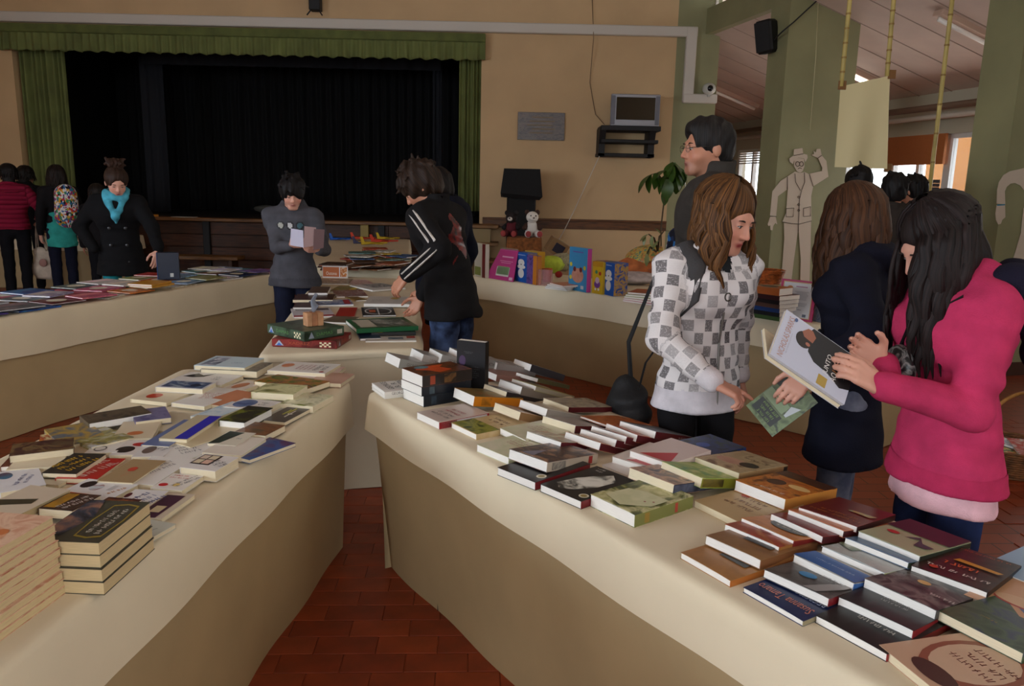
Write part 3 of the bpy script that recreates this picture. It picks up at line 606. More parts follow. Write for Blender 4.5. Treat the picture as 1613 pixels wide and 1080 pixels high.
A((85.6, 779), (168.5, 789), (206, 761), 0.013, (226, 224, 222), 'white paperback with a cartoon-like red and black picture', dec=[('o', 0.2, 0.7, 0.12, 0.2, (40, 26, 30)), ('o', 0.42, 0.6, 0.11, 0.18, [(50, 90, 120), (150, 40, 40), (200, 210, 214)]), ('r', 0.15, 0.08, 0.52, 0.22, (200, 96, 36)), ('l', 0.85, 0.55, 0.06, 0.02, 70, 1, (200, 130, 60)), ('r', 0.66, 0.5, 0.74, 0.8, (200, 198, 196))])
A((165, 803), (219, 806), (267, 773), 0.013, (228, 226, 224), 'white paperback with blue lettering in the near heap', dec=[('l', 0.62, 0.5, 0.12, 0.08, 70, 3, (50, 66, 130)), ('l', 0.35, 0.6, 0.06, 0.01, 70, 1, (90, 90, 100)), ('o', 0.05, 0.7, 0.08, 0.12, (80, 30, 40))])
A((200, 812), (251.5, 816), (289, 777), 0.011, (206, 192, 170), 'cream paperback with a purple panel at the right edge', dec=[('r', 0.25, 0.0, 0.8, 0.9, (70, 36, 60)), ('r', 0.4, 0.2, 0.7, 0.45, (206, 190, 150))])
A((170, 847), (212.6, 855), (256.7, 821), 0.01, (196, 196, 180), 'thin pale grey green paperback beside the dark stack', dec=[('l', 0.7, 0.6, 0.04, 0.01, 70, 1, (110, 110, 100))])
A((-60, 812), (8, 821), (78, 767), 0.016, (206, 190, 166), 'cream paperback with a tan spine at the left frame edge', z=1.5, page='y', dec=[('p', [(0.0, 0.3), (0.8, 0.5), (0.75, 0.65), (0.0, 0.5)], (60, 56, 40))])
A((59.6, 800), (111.5, 804), (153, 779), 0.02, [(56, 40, 34), (80, 56, 44), (40, 30, 30)], 'dark brown paperback with a yellow block behind the dark stack', z=0.8, dec=[('r', 0.05, 0.1, 0.4, 0.95, [(190, 140, 40), (150, 110, 40)]), ('l', 0.68, 0.5, 0.09, 0.04, 70, 2, (214, 206, 196))])
A((130, 806), (181.5, 810), (207.4, 792), 0.02, [(90, 50, 30), (130, 76, 40), (70, 30, 30)], 'reddish brown paperback with orange lettering behind the dark stack', dec=[('l', 0.5, 0.5, 0.1, 0.04, 70, 3, (170, 100, 50))])
# the dark stack of four and the pink stack of ten
top_dec = [('p', [(0.5, 0.12), (0.72, 0.08), (0.92, 0.12), (0.96, 0.5), (0.92, 0.88), (0.72, 0.92), (0.5, 0.88), (0.46, 0.5)], (150, 132, 50)), ('p', [(0.52, 0.15), (0.72, 0.11), (0.9, 0.15), (0.935, 0.5), (0.9, 0.85), (0.72, 0.89), (0.52, 0.85), (0.485, 0.5)], (66, 66, 56)), ('l', 0.72, 0.5, 0.13, 0.04, 90, 2, (200, 196, 180)), ('p', [(0.0, 0.2), (0.3, 0.1), (0.42, 0.6), (0.25, 0.99), (0.0, 0.99)], [(20, 22, 24), (60, 66, 80), (150, 110, 90)])]
def under(M0, dz, dx=0.0, dy=0.0): return Matrix.Translation((dx, dy, dz))@M0
def stack_of(W, S, E, ths, size, styles, labels, spine, page, dec, group, offs, spine_cols=None):
    """a pile whose topmost cover is given by three sight lines; the others lie straight below it"""
    H_ = sum(ths); w3, s3, e3 = [Vector(ZZ(p[0], p[1], TT+H_)) for p in (W, S, E)]
    ex = (s3-w3).normalized(); ey = e3-s3; ey -= ex*ey.dot(ex); ey.normalize(); o = s3-ex*size[0]; z = TT
    for i, t in enumerate(ths):
        M = Matrix(((ex.x, ey.x, 0, o.x+offs[i][0]), (ex.y, ey.y, 0, o.y+offs[i][1]), (0, 0, 1, z), (0, 0, 0, 1)))
        make_book(M, size[0], size[1], t, styles[i], labels[i], spine=spine, page=page, group=group, dec=dec[i], spine_col=spine_cols[i] if spine_cols else None); z += t
stack_of((94.6, 852), (155.6, 854.5), (215, 814), [0.0275]*4, (0.135, 0.205), [(66, 66, 56), [(60, 60, 52), (80, 78, 66)], [(60, 60, 52), (80, 78, 66)], (70, 70, 58)], ['lowest book of the dark green gilt stack', 'second lowest book of the dark green gilt stack', 'second book from the top of the dark gilt stack', 'dark green paperback with gilt frame, topmost of its stack'],
    'L', 'y', [(), (), (), top_dec], 'dark gilt novels in one stack', [(0.006, -0.006), (0.004, -0.005), (0.0, 0.0), (0, 0)])
for k, (W, S, E, c) in enumerate((((228, 676), (270, 680), (300, 656), 'cream'), ((300, 690), (340, 694), (375, 668), 'ivory'), ((110, 725), (150, 727), (185, 703), 'pale grey'), ((250, 712), (285, 716), (318, 690), 'off-white'), ((40, 760), (92, 764), (125, 738), 'buff'), ((120, 790), (165, 794), (200, 768), 'sand coloured'), ((190, 738), (232, 742), (262, 716), 'chalk white'), ((380, 655), (420, 660), (445, 642), 'pale beige'))):
    bk(W, S, E, 0.010, [(206, 196, 170), (216, 210, 196), (200, 180, 150), (190, 190, 186)][k % 4], c+' paperback half buried in the heap on the left table', z=0.02*k, size=(0.145, 0.21), spine='L', page='c', group=GA)
rs = random.Random(3)
for k in range(10):
    o = Vector(ZZ(-12, 1005, TT)); jx, jy = rs.uniform(-0.004, 0.004), rs.uniform(-0.004, 0.004)
    M = Matrix.Translation((-1.075+jx-0.0016*k, 1.225+jy, TT+k*0.0163))@Matrix.Rotation(rad(-7), 4, 'Z')
    make_book(M, 0.165, 0.235, 0.016, [(206, 150, 120), (226, 190, 160), (190, 130, 100)], 'pink peach novel with a hand on its cover, topmost of ten' if k == 9 else ['lowest', 'second', 'third', 'fourth', 'fifth', 'sixth', 'seventh', 'eighth', 'ninth'][k]+' book from the bottom of the pink peach stack', spine='L', page='y', group='pink peach novels in one stack',
      dec=[('o', 0.5, 0.55, 0.35, 0.2, [(200, 130, 96), (226, 176, 140)]), ('o', 0.72, 0.65, 0.09, 0.06, (200, 120, 70))] if k == 9 else ())
# ------------------------------------------------------------------ the lower right table
GB = 'paperbacks fanned on the lower right table'
def B(W, S, E, th, st, lab, **k):
    k.setdefault('group', GB); return bk(W, S, E, th, st, lab, **k)
GM = [('t', 'GEORGE', 0.5, 0.16, 0.12, 0.024, 180, (36, 34, 34)), ('t', 'R. R.', 0.5, 0.30, 0.08, 0.022, 180, (36, 34, 34)), ('t', 'MARTIN', 0.5, 0.44, 0.12, 0.024, 180, (36, 34, 34))]
B((560.5, 590), (606, 623), (650, 614), 0.014, WH, 'lower of the two white fantasy paperbacks with black lettering', size=(0.16, 0.235))
B((560.5, 585), (606, 617.6), (650, 609), 0.016, WH, 'upper white fantasy paperback with black lettering at the table corner', z=1.5, size=(0.16, 0.235), soft=0.004, dec=GM+[('r', 0.03, 0.6, 0.97, 0.98, [(60, 44, 36), (96, 76, 60), (140, 120, 96)]), ('s', 'GEORGE R.R. MARTIN', 0.4, 0.13, 0.011, (50, 48, 48))])
# leaning row at the far end
for k, (W, S, E, sc, lab) in enumerate((((603, 551.5), (631, 565), (668, 560), (150, 148, 140), 'white edged leaning book at the far left of the back row'), ((640, 543), (667.5, 558), (700, 556), (170, 160, 152), 'white edged leaning book second from the left in the back row'),
        ((670, 544), (697, 558), (735, 560), (160, 156, 150), 'white edged leaning book third from the left in the back row'), ((702, 544), (730, 557), (770, 560), (150, 146, 140), 'white edged leaning book behind the standing black book'))):
    B(W, S, E, 0.04, (150, 150, 146), lab, z=7.0, z2=1.0, size=(0.15, 0.22), spine_col=sc, dec=[('s', None, 0.35, 0.2, 0, sc), ('s', 'GEORGE R.R. MARTIN', 0.45, 0.13, 0.014, (110, 40, 40) if k == 1 else (60, 58, 58))])
stack_of((629, 578), (665.5, 592), (745.5, 576), [0.042, 0.036, 0.044], (0.155, 0.225), [(24, 30, 38), (26, 32, 40), [(70, 40, 22), (110, 60, 24), (40, 26, 18)]], ['lowest book of the dark fantasy stack of three', 'middle book of the dark fantasy stack of three', 'thick brown book with a red dragon-like picture, topmost of three'], 'R', 'w',
    [[('s', None, 0.2, 0.05, 0, [(30, 44, 60), (70, 84, 90)])], [('s', None, 0.2, 0.05, 0, [(30, 44, 60), (70, 84, 90)])], [('p', [(0.1, 0.25), (0.4, 0.12), (0.6, 0.3), (0.9, 0.4), (0.75, 0.7), (0.4, 0.6), (0.2, 0.75)], [(180, 60, 24), (210, 90, 30)]), ('o', 0.22, 0.3, 0.14, 0.14, [(70, 110, 130), (120, 150, 150)]), ('s', None, 0.2, 0.05, 0, (150, 60, 30)), ('s', None, 0.55, 0.12, 0, [(36, 26, 20), (110, 76, 40), (40, 28, 20)])]], GB, [(0.004, 0.004), (-0.003, 0.002), (0, 0)], [(24, 30, 38), (24, 28, 36), (36, 26, 20)])
# standing black book
p = ZZ(728, 577, TT+0.11); 
M = Matrix.Translation((p[0]-0.01, p[1]+0.05, TT))@Matrix.Rotation(rad(-22), 4, 'Z')@Matrix(((1, 0, 0, 0), (0, 0, -1, 0), (0, 1, 0, 0), (0, 0, 0, 1)))
make_book(M, 0.125, 0.215, 0.035, (20, 18, 20), 'black book standing upright behind the dragon book', spine='R', group=GB, dec=[('o', 0.2, 0.62, 0.12, 0.1, (70, 50, 80)), ('l', 0.5, 0.42, 0.08, 0.05, 0, 6, (90, 90, 92)), ('l', 0.42, 0.78, 0.04, 0.01, 0, 2, (110, 110, 112))])
B((707, 606), (748, 624), (812, 632), 0.038, [(150, 96, 40), (120, 110, 60), (90, 60, 40)], 'thick orange spined novel leaning on its neighbour', z=3.0, z2=0.6, size=(0.15, 0.22), spine_col=(200, 120, 20), page='w', dec=[('s', None, 0.25, 0.1, 0, [(200, 120, 20), (120, 80, 20)])])
B((655, 648), (692, 665), (760, 650), 0.026, (196, 178, 166), 'pinkish grey paperback with red lettering at the near edge', size=(0.15, 0.21), spine_col=(140, 28, 34), dec=[('l', 0.5, 0.3, 0.11, 0.05, 180, 2, (60, 54, 54)), ('l', 0.5, 0.55, 0.11, 0.05, 180, 2, (160, 60, 70)), ('s', None, 0.5, 0.46, 0, (190, 182, 176)), ('s', None, 0.18, 0.16, 0, (140, 28, 34))])
B((705.5, 663), (750.5, 684), (786, 677), 0.02, [(206, 184, 140), (190, 160, 110)], 'cream paperback with a green landscape strip', size=(0.155, 0.225), page='w', dec=[('r', 0.0, 0.02, 1.0, 0.42, [(90, 100, 30), (150, 150, 60), (60, 74, 24)]), ('l', 0.5, 0.65, 0.1, 0.05, 180, 2, (120, 80, 60))])
B((788, 674), (828, 693), (858, 684), 0.022, [(196, 196, 160), (206, 200, 176)], 'pale green paperback second in the near row', z=0.6, size=(0.15, 0.22), page='w', dec=[('l', 0.5, 0.5, 0.09, 0.06, 180, 4, (180, 130, 120))])
B((752, 700), (801.4, 720.5), (838, 705), 0.024, [(196, 200, 160), (214, 208, 180)], 'pale green paperback at the near edge with small pink print', size=(0.155, 0.23), page='w', dec=[('l', 0.5, 0.5, 0.09, 0.06, 180, 4, (180, 130, 120)), ('o', 0.9, 0.85, 0.08, 0.06, (230, 226, 210))])
# middle rows
for W, S, E, th, st, sc, lab, zz in (((754.5, 601), (799, 617), (850, 630), 0.022, (70, 62, 58), (40, 32, 32), 'dark spined paperback nearest the orange spined novel', 1.5),
    ((782, 594.5), (823, 609), (868, 620), 0.024, (120, 112, 104), (120, 108, 96), 'grey brown spined paperback in the back row', 2.2),
    ((807, 596), (845, 608), (880, 617), 0.014, (150, 140, 60), (150, 140, 120), 'yellow topped thin paperback in the back row', 3.2),
    ((772.5, 631), (820.7, 649), (856, 657), 0.022, [(150, 120, 90), (190, 160, 130)], (140, 104, 66), 'brown spined paperback with a blurred face cover', 1.2),
    ((813.5, 627), (862.8, 644), (906, 652), 0.02, (190, 180, 160), (150, 140, 128), 'beige spined paperback in the centre of the fan', 2.4),
    ((849.6, 624), (896.5, 641), (965, 646), 0.016, [(150, 140, 120), (176, 166, 140), (110, 96, 84)], (80, 20, 24), 'long beige paperback with a dark red spine, back row', 1.0),
    ((856.8, 655), (907, 670), (940, 672), 0.02, (170, 164, 158), (90, 24, 28), 'grey paperback before the dark red row', 0.8)):
    B(W, S, E, th*1.35, st, lab, z=zz+1.6, z2=0.2, size=(0.15, 0.22), spine_col=sc, page='c' if zz < 2 else 'w')
for W, S, E, th, st, lab, zz in (((761, 560), (784, 571.5), (812, 579), 0.03, (150, 140, 134), 'grey spined book beside the standing black book', 1.0), ((757, 579), (783, 590), (800, 588), 0.024, (150, 110, 100), 'reddish grey book under the grey spined one', 0.0),
    ((790, 566), (815, 576), (856, 590), 0.016, (120, 116, 112), 'dark grey book at the far table edge', 0.6), ((815, 566), (838, 574), (862, 582), 0.026, (60, 56, 58), 'black netted cover book at the far table edge', 0.6), ((820, 588), (848, 596), (872, 602), 0.014, (96, 90, 60), 'olive and black book at the far table edge', 0.4)):
    B(W, S, E, th*1.2, st, lab, z=zz+1.5, z2=zz, size=(0.14, 0.2))
# dark red spined row
JR = (86, 18, 26)
for k, (W, S, E, st) in enumerate((((838.7, 681.6), (884.5, 696.5), (971, 714), [(200, 190, 170), (150, 140, 120), (200, 120, 80)]), ((887, 678), (947, 697.5), (997, 712), [(200, 150, 110), (170, 110, 70)]), ((912, 674), (972, 692.5), (1022, 706), [(190, 170, 160), (160, 140, 130)]),
        ((929, 669), (988, 687.5), (1040, 702), [(190, 170, 160), (150, 60, 40)]), ((950, 664), (1005, 685), (1056, 698), [(190, 90, 40), (150, 60, 30), (210, 140, 70)]), ((974.8, 662), (1033.8, 679.5), (1096, 693), [(60, 56, 54), (96, 90, 84), (40, 36, 36)]))):
    B(W, S, E, 0.024, st, 'dark red spined paperback, '+['first of six from the left', 'second of six from the left', 'third of six from the left', 'fourth of six from the left', 'fifth of six from the left with orange cover', 'rightmost of six with grey cover'][k],
      z=2.6+0.25*k, z2=0.4, size=(0.15, 0.22), spine_col=JR, group='dark red spined paperbacks in a row', soft=0.003, dec=[('s', 'JUDITH', 0.72, 0.05, 0.009, (190, 170, 170)), ('s', None, 0.3, 0.0, 0, JR)])
B((908.6, 652.7), (962, 671), (1005, 676), 0.008, [(180, 90, 40), (200, 120, 60), (140, 60, 30)], 'thin orange covered paperback lying behind the dark red row', z=2.4, z2=1.0, size=(0.15, 0.22), spine_col=JR)
# near middle: black ovals, green book
B((789.4, 738), (843.5, 759.5), (918, 739), 0.024, (30, 26, 28), 'black paperback with a white oval and dark red spine, left one', spine_col=(110, 24, 30), size=(0.155, 0.23), page='w', dec=[('o', 0.86, 0.2, 0.09, 0.07, (220, 214, 190)), ('o', 0.86, 0.2, 0.06, 0.045, (150, 130, 70)), ('o', 0.45, 0.6, 0.12, 0.05, (150, 30, 30))])
B((855.6, 764), (915.8, 789.5), (960, 776), 0.022, (34, 34, 34), 'black paperback with a crumpled white figure, right one', spine_col=(110, 24, 30), size=(0.155, 0.23), page='w', dec=[('p', [(0.12, 0.2), (0.35, 0.08), (0.55, 0.2), (0.75, 0.45), (0.8, 0.75), (0.55, 0.9), (0.35, 0.7), (0.2, 0.5)], [(60, 60, 56), (206, 204, 190), (226, 224, 212)]), ('o', 0.86, 0.14, 0.09, 0.06, (220, 214, 190)), ('o', 0.86, 0.14, 0.06, 0.04, (150, 130, 70)), ('l', 0.2, 0.9, 0.04, 0.03, 180, 2, (200, 196, 186))])
B((808.6, 709), (862.8, 728), (948, 729), 0.03, [(110, 80, 60), (60, 54, 60), (170, 130, 100)], 'thick paperback with a black flower pattern on its pale spine', z=2.8, z2=1.0, size=(0.155, 0.23), spine_col=(176, 160, 140), page='w', soft=0.004, dec=[('p', [(0.3, 0.02), (0.6, 0.02), (0.45, 0.4)], (130, 130, 150)), ('s', None, 0.22, 0.13, 0, [(30, 30, 30), (150, 140, 126), (40, 40, 40)]), ('s', None, 0.85, 0.04, 0, (150, 40, 40))])
B((930, 778), (1000.5, 811), (1101, 784), 0.034, [(170, 170, 110), (206, 200, 150), (110, 116, 60), (60, 70, 50)], 'large green floral paperback at the near edge', size=(None, None), spine_col=(120, 122, 66), page='w', soft=0.003, dec=[('p', [(0.15, 0.15), (0.6, 0.05), (0.95, 0.3), (0.95, 0.6), (0.5, 0.6), (0.2, 0.5)], [(196, 196, 150), (214, 210, 170)]), ('o', 0.75, 0.35, 0.02, 0.015, (150, 50, 50)), ('o', 0.85, 0.42, 0.02, 0.015, (150, 60, 50)), ('s', None, 0.7, 0.025, 0, (170, 60, 50)), ('s', None, 0.2, 0.04, 0, (150, 120, 50))])
B((946, 731), (993, 751), (1030, 745), 0.012, (214, 206, 198), 'small white book with red lettering behind the green floral one', size=(0.12, 0.17), dec=[('l', 0.5, 0.4, 0.07, 0.03, 180, 2, (160, 50, 50))])
B((972, 721), (1030, 739), (1070, 732), 0.02, (214, 200, 190), 'white paperback with a red triangle, lower one', z=1.2, size=(0.15, 0.2), dec=[('p', [(0.3, 0.05), (0.9, 0.05), (0.7, 0.4)], (180, 36, 40))])
B((997, 711), (1055, 731), (1100, 722), 0.02, (210, 190, 180), 'white paperback with a red triangle, upper one', z=3.2, size=(0.15, 0.2), dec=[('p', [(0.2, 0.05), (0.95, 0.05), (0.7, 0.5)], (180, 36, 40))])
B((991.6, 736), (1062.5, 763), (1168, 775), 0.03, [(96, 90, 100), (200, 160, 130), (60, 56, 70)], 'thick paperback with a dark blue scrolled spine', z=2.8, z2=0.8, size=(0.16, 0.235), spine_col=(40, 44, 60), page='c', dec=[('s', None, 0.35, 0.34, 0, [(30, 32, 46), (90, 96, 116), (40, 44, 60)]), ('s', None, 0.9, 0.03, 0, (200, 196, 190))])
B((1037, 700), (1092, 723), (1148, 713), 0.03, [(50, 66, 50), (40, 60, 110), (36, 40, 34)], 'dark green paperback with a blue patch at the far edge', size=(0.155, 0.23), page='c', dec=[('o', 0.45, 0.55, 0.14, 0.1, (60, 90, 170)), ('p', [(0.0, 0.0), (0.15, 0.02), (0.7, 0.02), (0.4, 0.1)], (180, 40, 40))])
B((1040, 725), (1107, 753), (1168, 760), 0.028, [(90, 150, 70), (150, 176, 70), (200, 206, 130)], 'bright green paperback lying on the scrolled spine book', z=3.6, z2=1.2, size=(0.155, 0.235), spine_col=(130, 130, 40), page='c', dec=[('s', None, 0.2, 0.18, 0, [(110, 96, 30), (60, 50, 20)])])
B((1096, 720), (1165, 745), (1243, 745), 0.03, [(170, 150, 110), (190, 170, 130), (120, 90, 60)], 'tan paperback with a sleeping face on its cover', z=2.0, z2=0.4, size=(0.16, 0.235), spine_col=(150, 120, 80), page='c', dec=[('o', 0.4, 0.38, 0.3, 0.14, [(200, 160, 130), (180, 130, 110)]), ('o', 0.75, 0.42, 0.18, 0.12, (50, 36, 30)), ('l', 0.6, 0.68, 0.09, 0.02, 180, 1, (90, 70, 50)), ('s', None, 0.95, 0.04, 0, (40, 36, 30))])
# orange sunset and beige books
B((1109, 795), (1167, 823), (1230, 803), 0.02, (186, 158, 114), 'beige paperback with a small red oval and brown script', size=(0.16, 0.235), page='c', dec=[('o', 0.28, 0.62, 0.08, 0.05, (170, 60, 50)), ('l', 0.5, 0.45, 0.1, 0.09, 180, 3, (130, 96, 70))])
B((1169, 759.5), (1238, 786), (1327, 784), 0.03, [(170, 80, 24), (206, 130, 50), (90, 40, 20)], 'thick paperback with an orange sunset cover', z=2.1, z2=0.6, size=(0.16, 0.235), spine_col=(180, 120, 50), page='w', dec=[('o', 0.35, 0.45, 0.16, 0.12, (70, 36, 20)), ('o', 0.75, 0.5, 0.2, 0.08, (236, 200, 130)), ('l', 0.55, 0.12, 0.13, 0.02, 180, 1, (230, 220, 206)), ('r', 0.0, 0.75, 1.0, 1.0, [(60, 36, 24), (96, 56, 30)])])
# fan of brown and red books
for k, (W, S, E, th, st, sc, dec, lab) in enumerate((
    ((1073, 870), (1151, 914.5), (1253, 882), 0.013, [(150, 104, 56), (170, 120, 70)], (176, 104, 44), [('r', 0.35, 0.3, 0.85, 0.62, (36, 38, 40)), ('l', 0.6, 0.5, 0.06, 0.02, 180, 1, (170, 180, 190)), ('l', 0.6, 0.4, 0.06, 0.015, 180, 2, (150, 120, 80))], 'brown paperback with a black title panel, lowest of the brown fan'),
    ((1116.7, 845), (1199, 882), (1285, 865), 0.018, [(150, 110, 70), (130, 92, 56)], (130, 84, 50), [('r', 0.35, 0.3, 0.85, 0.6, (50, 50, 54)), ('l', 0.6, 0.5, 0.06, 0.02, 180, 1, (120, 140, 160)), ('l', 0.6, 0.38, 0.06, 0.015, 180, 2, (150, 120, 90))], 'brown paperback with a grey title panel, second of the fan'),
    ((1146.7, 827), (1228, 861.5), (1297, 853), 0.016, [(180, 110, 60), (150, 60, 40), (170, 70, 50)], (150, 100, 50), [('p', [(0.1, 0.4), (0.5, 0.2), (0.9, 0.35), (0.9, 0.6), (0.2, 0.62)], (150, 56, 44))], 'orange paperback with a red shape, third of the fan'),
    ((1172, 817), (1251, 851.5), (1302, 847), 0.014, [(200, 130, 60), (180, 110, 50)], (120, 30, 30), [('o', 0.6, 0.32, 0.34, 0.16, (40, 32, 30)), ('l', 0.62, 0.3, 0.09, 0.03, 180, 2, (190, 176, 150))], 'orange paperback with a black oval, fourth of the fan'),
    ((1217.8, 810), (1297, 845), (1345, 838), 0.014, [(110, 28, 32), (130, 40, 40), (90, 20, 26)], (70, 18, 22), [], 'dark red paperback, fifth of the brown fan'),
    ((1247.8, 804.5), (1330, 836), (1372, 830), 0.014, (200, 120, 76), (70, 20, 22), [], 'orange paperback with a dark spine, sixth of the fan'),
    ((1263, 800), (1351, 829.5), (1417, 820), 0.013, (110, 24, 20), (50, 20, 20), [('l', 0.5, 0.2, 0.13, 0.05, 180, 2, (180, 110, 50)), ('p', [(0.5, 0.5), (0.9, 0.45), (0.95, 0.56), (0.55, 0.56)], [(150, 170, 130), (200, 150, 90), (90, 110, 150)])], 'dark red paperback with gold lettering on top of the brown fan'))):
    B(W, S, E, th*1.2, st, lab, z=0 if k == 0 else 1.5+0.35*k, z2=0 if k == 0 else 0.2*k, size=(0.15, 0.225), spine_col=sc, dec=dec, page='w', group='fan of brown and red paperbacks', soft=0.002)
# fan of blue and grey books
for k, (W, S, E, th, st, sc, dec, lab) in enumerate((
    ((1170, 924), (1265.6, 978), (1324.5, 956), 0.010, [(22, 34, 76), (26, 40, 84)], (150, 140, 110), [('t', 'Susanna Tamaro', 0.5, 0.16, 0.13, 0.026, 180, (196, 120, 100)), ('t', 'REGRESSO A CASA', 0.5, 0.36, 0.13, 0.018, 180, (170, 180, 206))], 'navy paperback with pink and pale lettering, lowest of the blue fan'),
    ((1212, 900), (1306.7, 942.5), (1347, 929), 0.015, [(76, 72, 70), (96, 92, 90), (60, 56, 56)], (130, 30, 36), [('o', 0.42, 0.3, 0.13, 0.07, (40, 130, 190)), ('p', [(0.6, 0.0), (0.75, 0.3), (1.0, 0.55), (0.95, 0.3), (0.8, 0.0)], (160, 158, 158)), ('l', 0.72, 0.4, 0.07, 0.03, 180, 2, (150, 148, 146))], 'grey paperback with a blue oval sticker, second of the blue fan'),
    ((1254.5, 875), (1346, 919), (1384, 909), 0.014, (190, 186, 176), (60, 100, 160), [('r', 0.0, 0.0, 1.0, 0.34, (44, 100, 176)), ('l', 0.5, 0.17, 0.1, 0.012, 180, 1, (200, 214, 230)), ('l', 0.55, 0.6, 0.11, 0.05, 180, 2, (70, 60, 66))], 'white paperback with a bright blue band, third of the blue fan'),
    ((1299.5, 862), (1394, 902.5), (1436, 893), 0.012, [(196, 200, 196), (176, 186, 184)], (150, 150, 80), [('p', [(0.0, 0.3), (0.3, 0.2), (0.4, 0.6), (0.1, 0.9)], [(90, 110, 76), (130, 140, 110), (180, 186, 170)]), ('l', 0.75, 0.55, 0.1, 0.04, 180, 2, (70, 74, 80))], 'pale grey paperback with green leaves, fourth of the blue fan'),
    ((1337, 848.5), (1432, 886), (1460, 880), 0.012, [(50, 84, 120), (80, 110, 140)], (50, 60, 40), [('l', 0.5, 0.2, 0.12, 0.012, 180, 1, (190, 206, 214))], 'steel blue paperback, fifth of the blue fan'),
    ((1354, 837), (1450, 876), (1525, 858), 0.013, (170, 176, 140), (40, 44, 34), [('r', 0.0, 0.55, 1.0, 1.0, (28, 32, 34)), ('o', 0.25, 0.38, 0.1, 0.05, (190, 60, 50)), ('p', [(0.45, 0.35), (0.65, 0.42), (0.72, 0.2), (0.9, 0.22), (0.95, 0.32), (0.75, 0.34), (0.6, 0.5)], (40, 70, 76)), ('l', 0.6, 0.54, 0.12, 0.006, 180, 1, (170, 70, 60))], 'grey green paperback with a teal figure, topmost of the blue fan'))):
    B(W, S, E, th*1.2, st, lab, z=0 if k == 0 else 1.2+0.35*k, z2=0 if k == 0 else 0.2*k, size=(0.15, 0.225), spine_col=sc, dec=dec, page='w', group='fan of blue and grey paperbacks', soft=0.002)
# dark fan at the right edge
for k, (W, S, E, th, st, sc, dec, lab, zz) in enumerate((
    ((1293, 973), (1398, 1030), (1459, 1000), 0.014, (30, 30, 30), (130, 30, 34), [('l', 0.55, 0.3, 0.09, 0.02, 180, 1, (170, 166, 156)), ('l', 0.45, 0.5, 0.08, 0.02, 180, 1, (150, 146, 140))], 'black paperback with pale script, lowest of the dark fan', (0, 0)),
    ((1326.7, 942), (1439.5, 993), (1495, 975), 0.016, (34, 32, 32), (130, 30, 34), [('l', 0.5, 0.35, 0.08, 0.03, 180, 2, (140, 136, 130)), ('r', 0.0, 0.78, 1.0, 1.0, (130, 30, 34))], 'black paperback with a red border, second of the dark fan', (1.4, 0.3)),
    ((1372, 915), (1476, 961.5), (1555, 951), 0.018, [(44, 42, 42), (80, 78, 76), (120, 116, 112), (36, 34, 34)], (60, 58, 58), [('o', 0.45, 0.5, 0.09, 0.05, (220, 180, 110)), ('l', 0.8, 0.3, 0.07, 0.02, 180, 1, (200, 196, 190)), ('l', 0.35, 0.35, 0.08, 0.02, 180, 2, (20, 20, 20))], 'dark photograph paperback with a glowing spot, third of the dark fan', (2.2, 0.4)),
    ((1460, 899), (1556, 933), (1620, 921), 0.022, [(36, 26, 22), (60, 36, 26), (28, 24, 22)], (20, 18, 18), [('l', 0.45, 0.4, 0.1, 0.03, 180, 1, (206, 96, 40)), ('l', 0.5, 0.2, 0.13, 0.025, 180, 1, (214, 206, 196)), ('p', [(0.3, 0.52), (0.9, 0.5), (0.95, 0.56), (0.35, 0.6)], (200, 140, 40)), ('o', 0.22, 0.16, 0.06, 0.04, (190, 70, 40)), ('l', 0.55, 0.9, 0.11, 0.015, 180, 1, (170, 80, 36))], 'black paperback with orange and white lettering at the right edge', (1.0, 0.2)))):
    B(W, S, E, th*1.15, st, lab, z=zz[0], z2=zz[1], size=(0.15, 0.225), spine_col=sc, dec=dec, page='w', group='fan of dark paperbacks at the right edge', soft=0.002)
B((1409.7, 1035), (1500, 1108), (1600, 1060), 0.018, (196, 160, 132), 'beige paperback with a brown ribbon ring in the lower right corner', size=(0.17, 0.25), page='c', dec=[('o', 0.52, 0.5, 0.42, 0.4, (140, 80, 60)), ('o', 0.52, 0.5, 0.35, 0.33, (200, 168, 140)), ('o', 0.55, 0.14, 0.28, 0.09, (70, 44, 36)), ('l', 0.55, 0.55, 0.1, 0.08, 180, 3, (120, 70, 60))], group='books in the lower right corner')
B((1504, 974), (1613, 1029), (1680, 1005), 0.02, [(40, 60, 40), (70, 90, 60), (50, 60, 80)], 'dark green paperback at the lower right frame edge', z=1.9, z2=0.6, size=(0.16, 0.235), page='c', group='books in the lower right corner', dec=[('l', 0.35, 0.3, 0.04, 0.01, 180, 1, (150, 120, 40)), ('p', [(0.3, 0.8), (0.99, 0.4), (0.99, 0.7), (0.5, 0.98)], (80, 96, 140))])
B((1557.5, 951), (1650, 988), (1700, 975), 0.016, (200, 150, 110), 'peach paperback with a red curve at the right frame edge', z=1.0, z2=0.2, size=(0.15, 0.225), page='w', group='books in the lower right corner', dec=[('o', 0.6, 0.3, 0.4, 0.12, (170, 50, 40)), ('o', 0.6, 0.33, 0.4, 0.12, (206, 166, 126))])
B((1590, 905), (1665, 935), (1720, 925), 0.015, (150, 176, 200), 'light blue paperback at the right frame edge', size=(0.15, 0.225), page='w', group='books in the lower right corner')
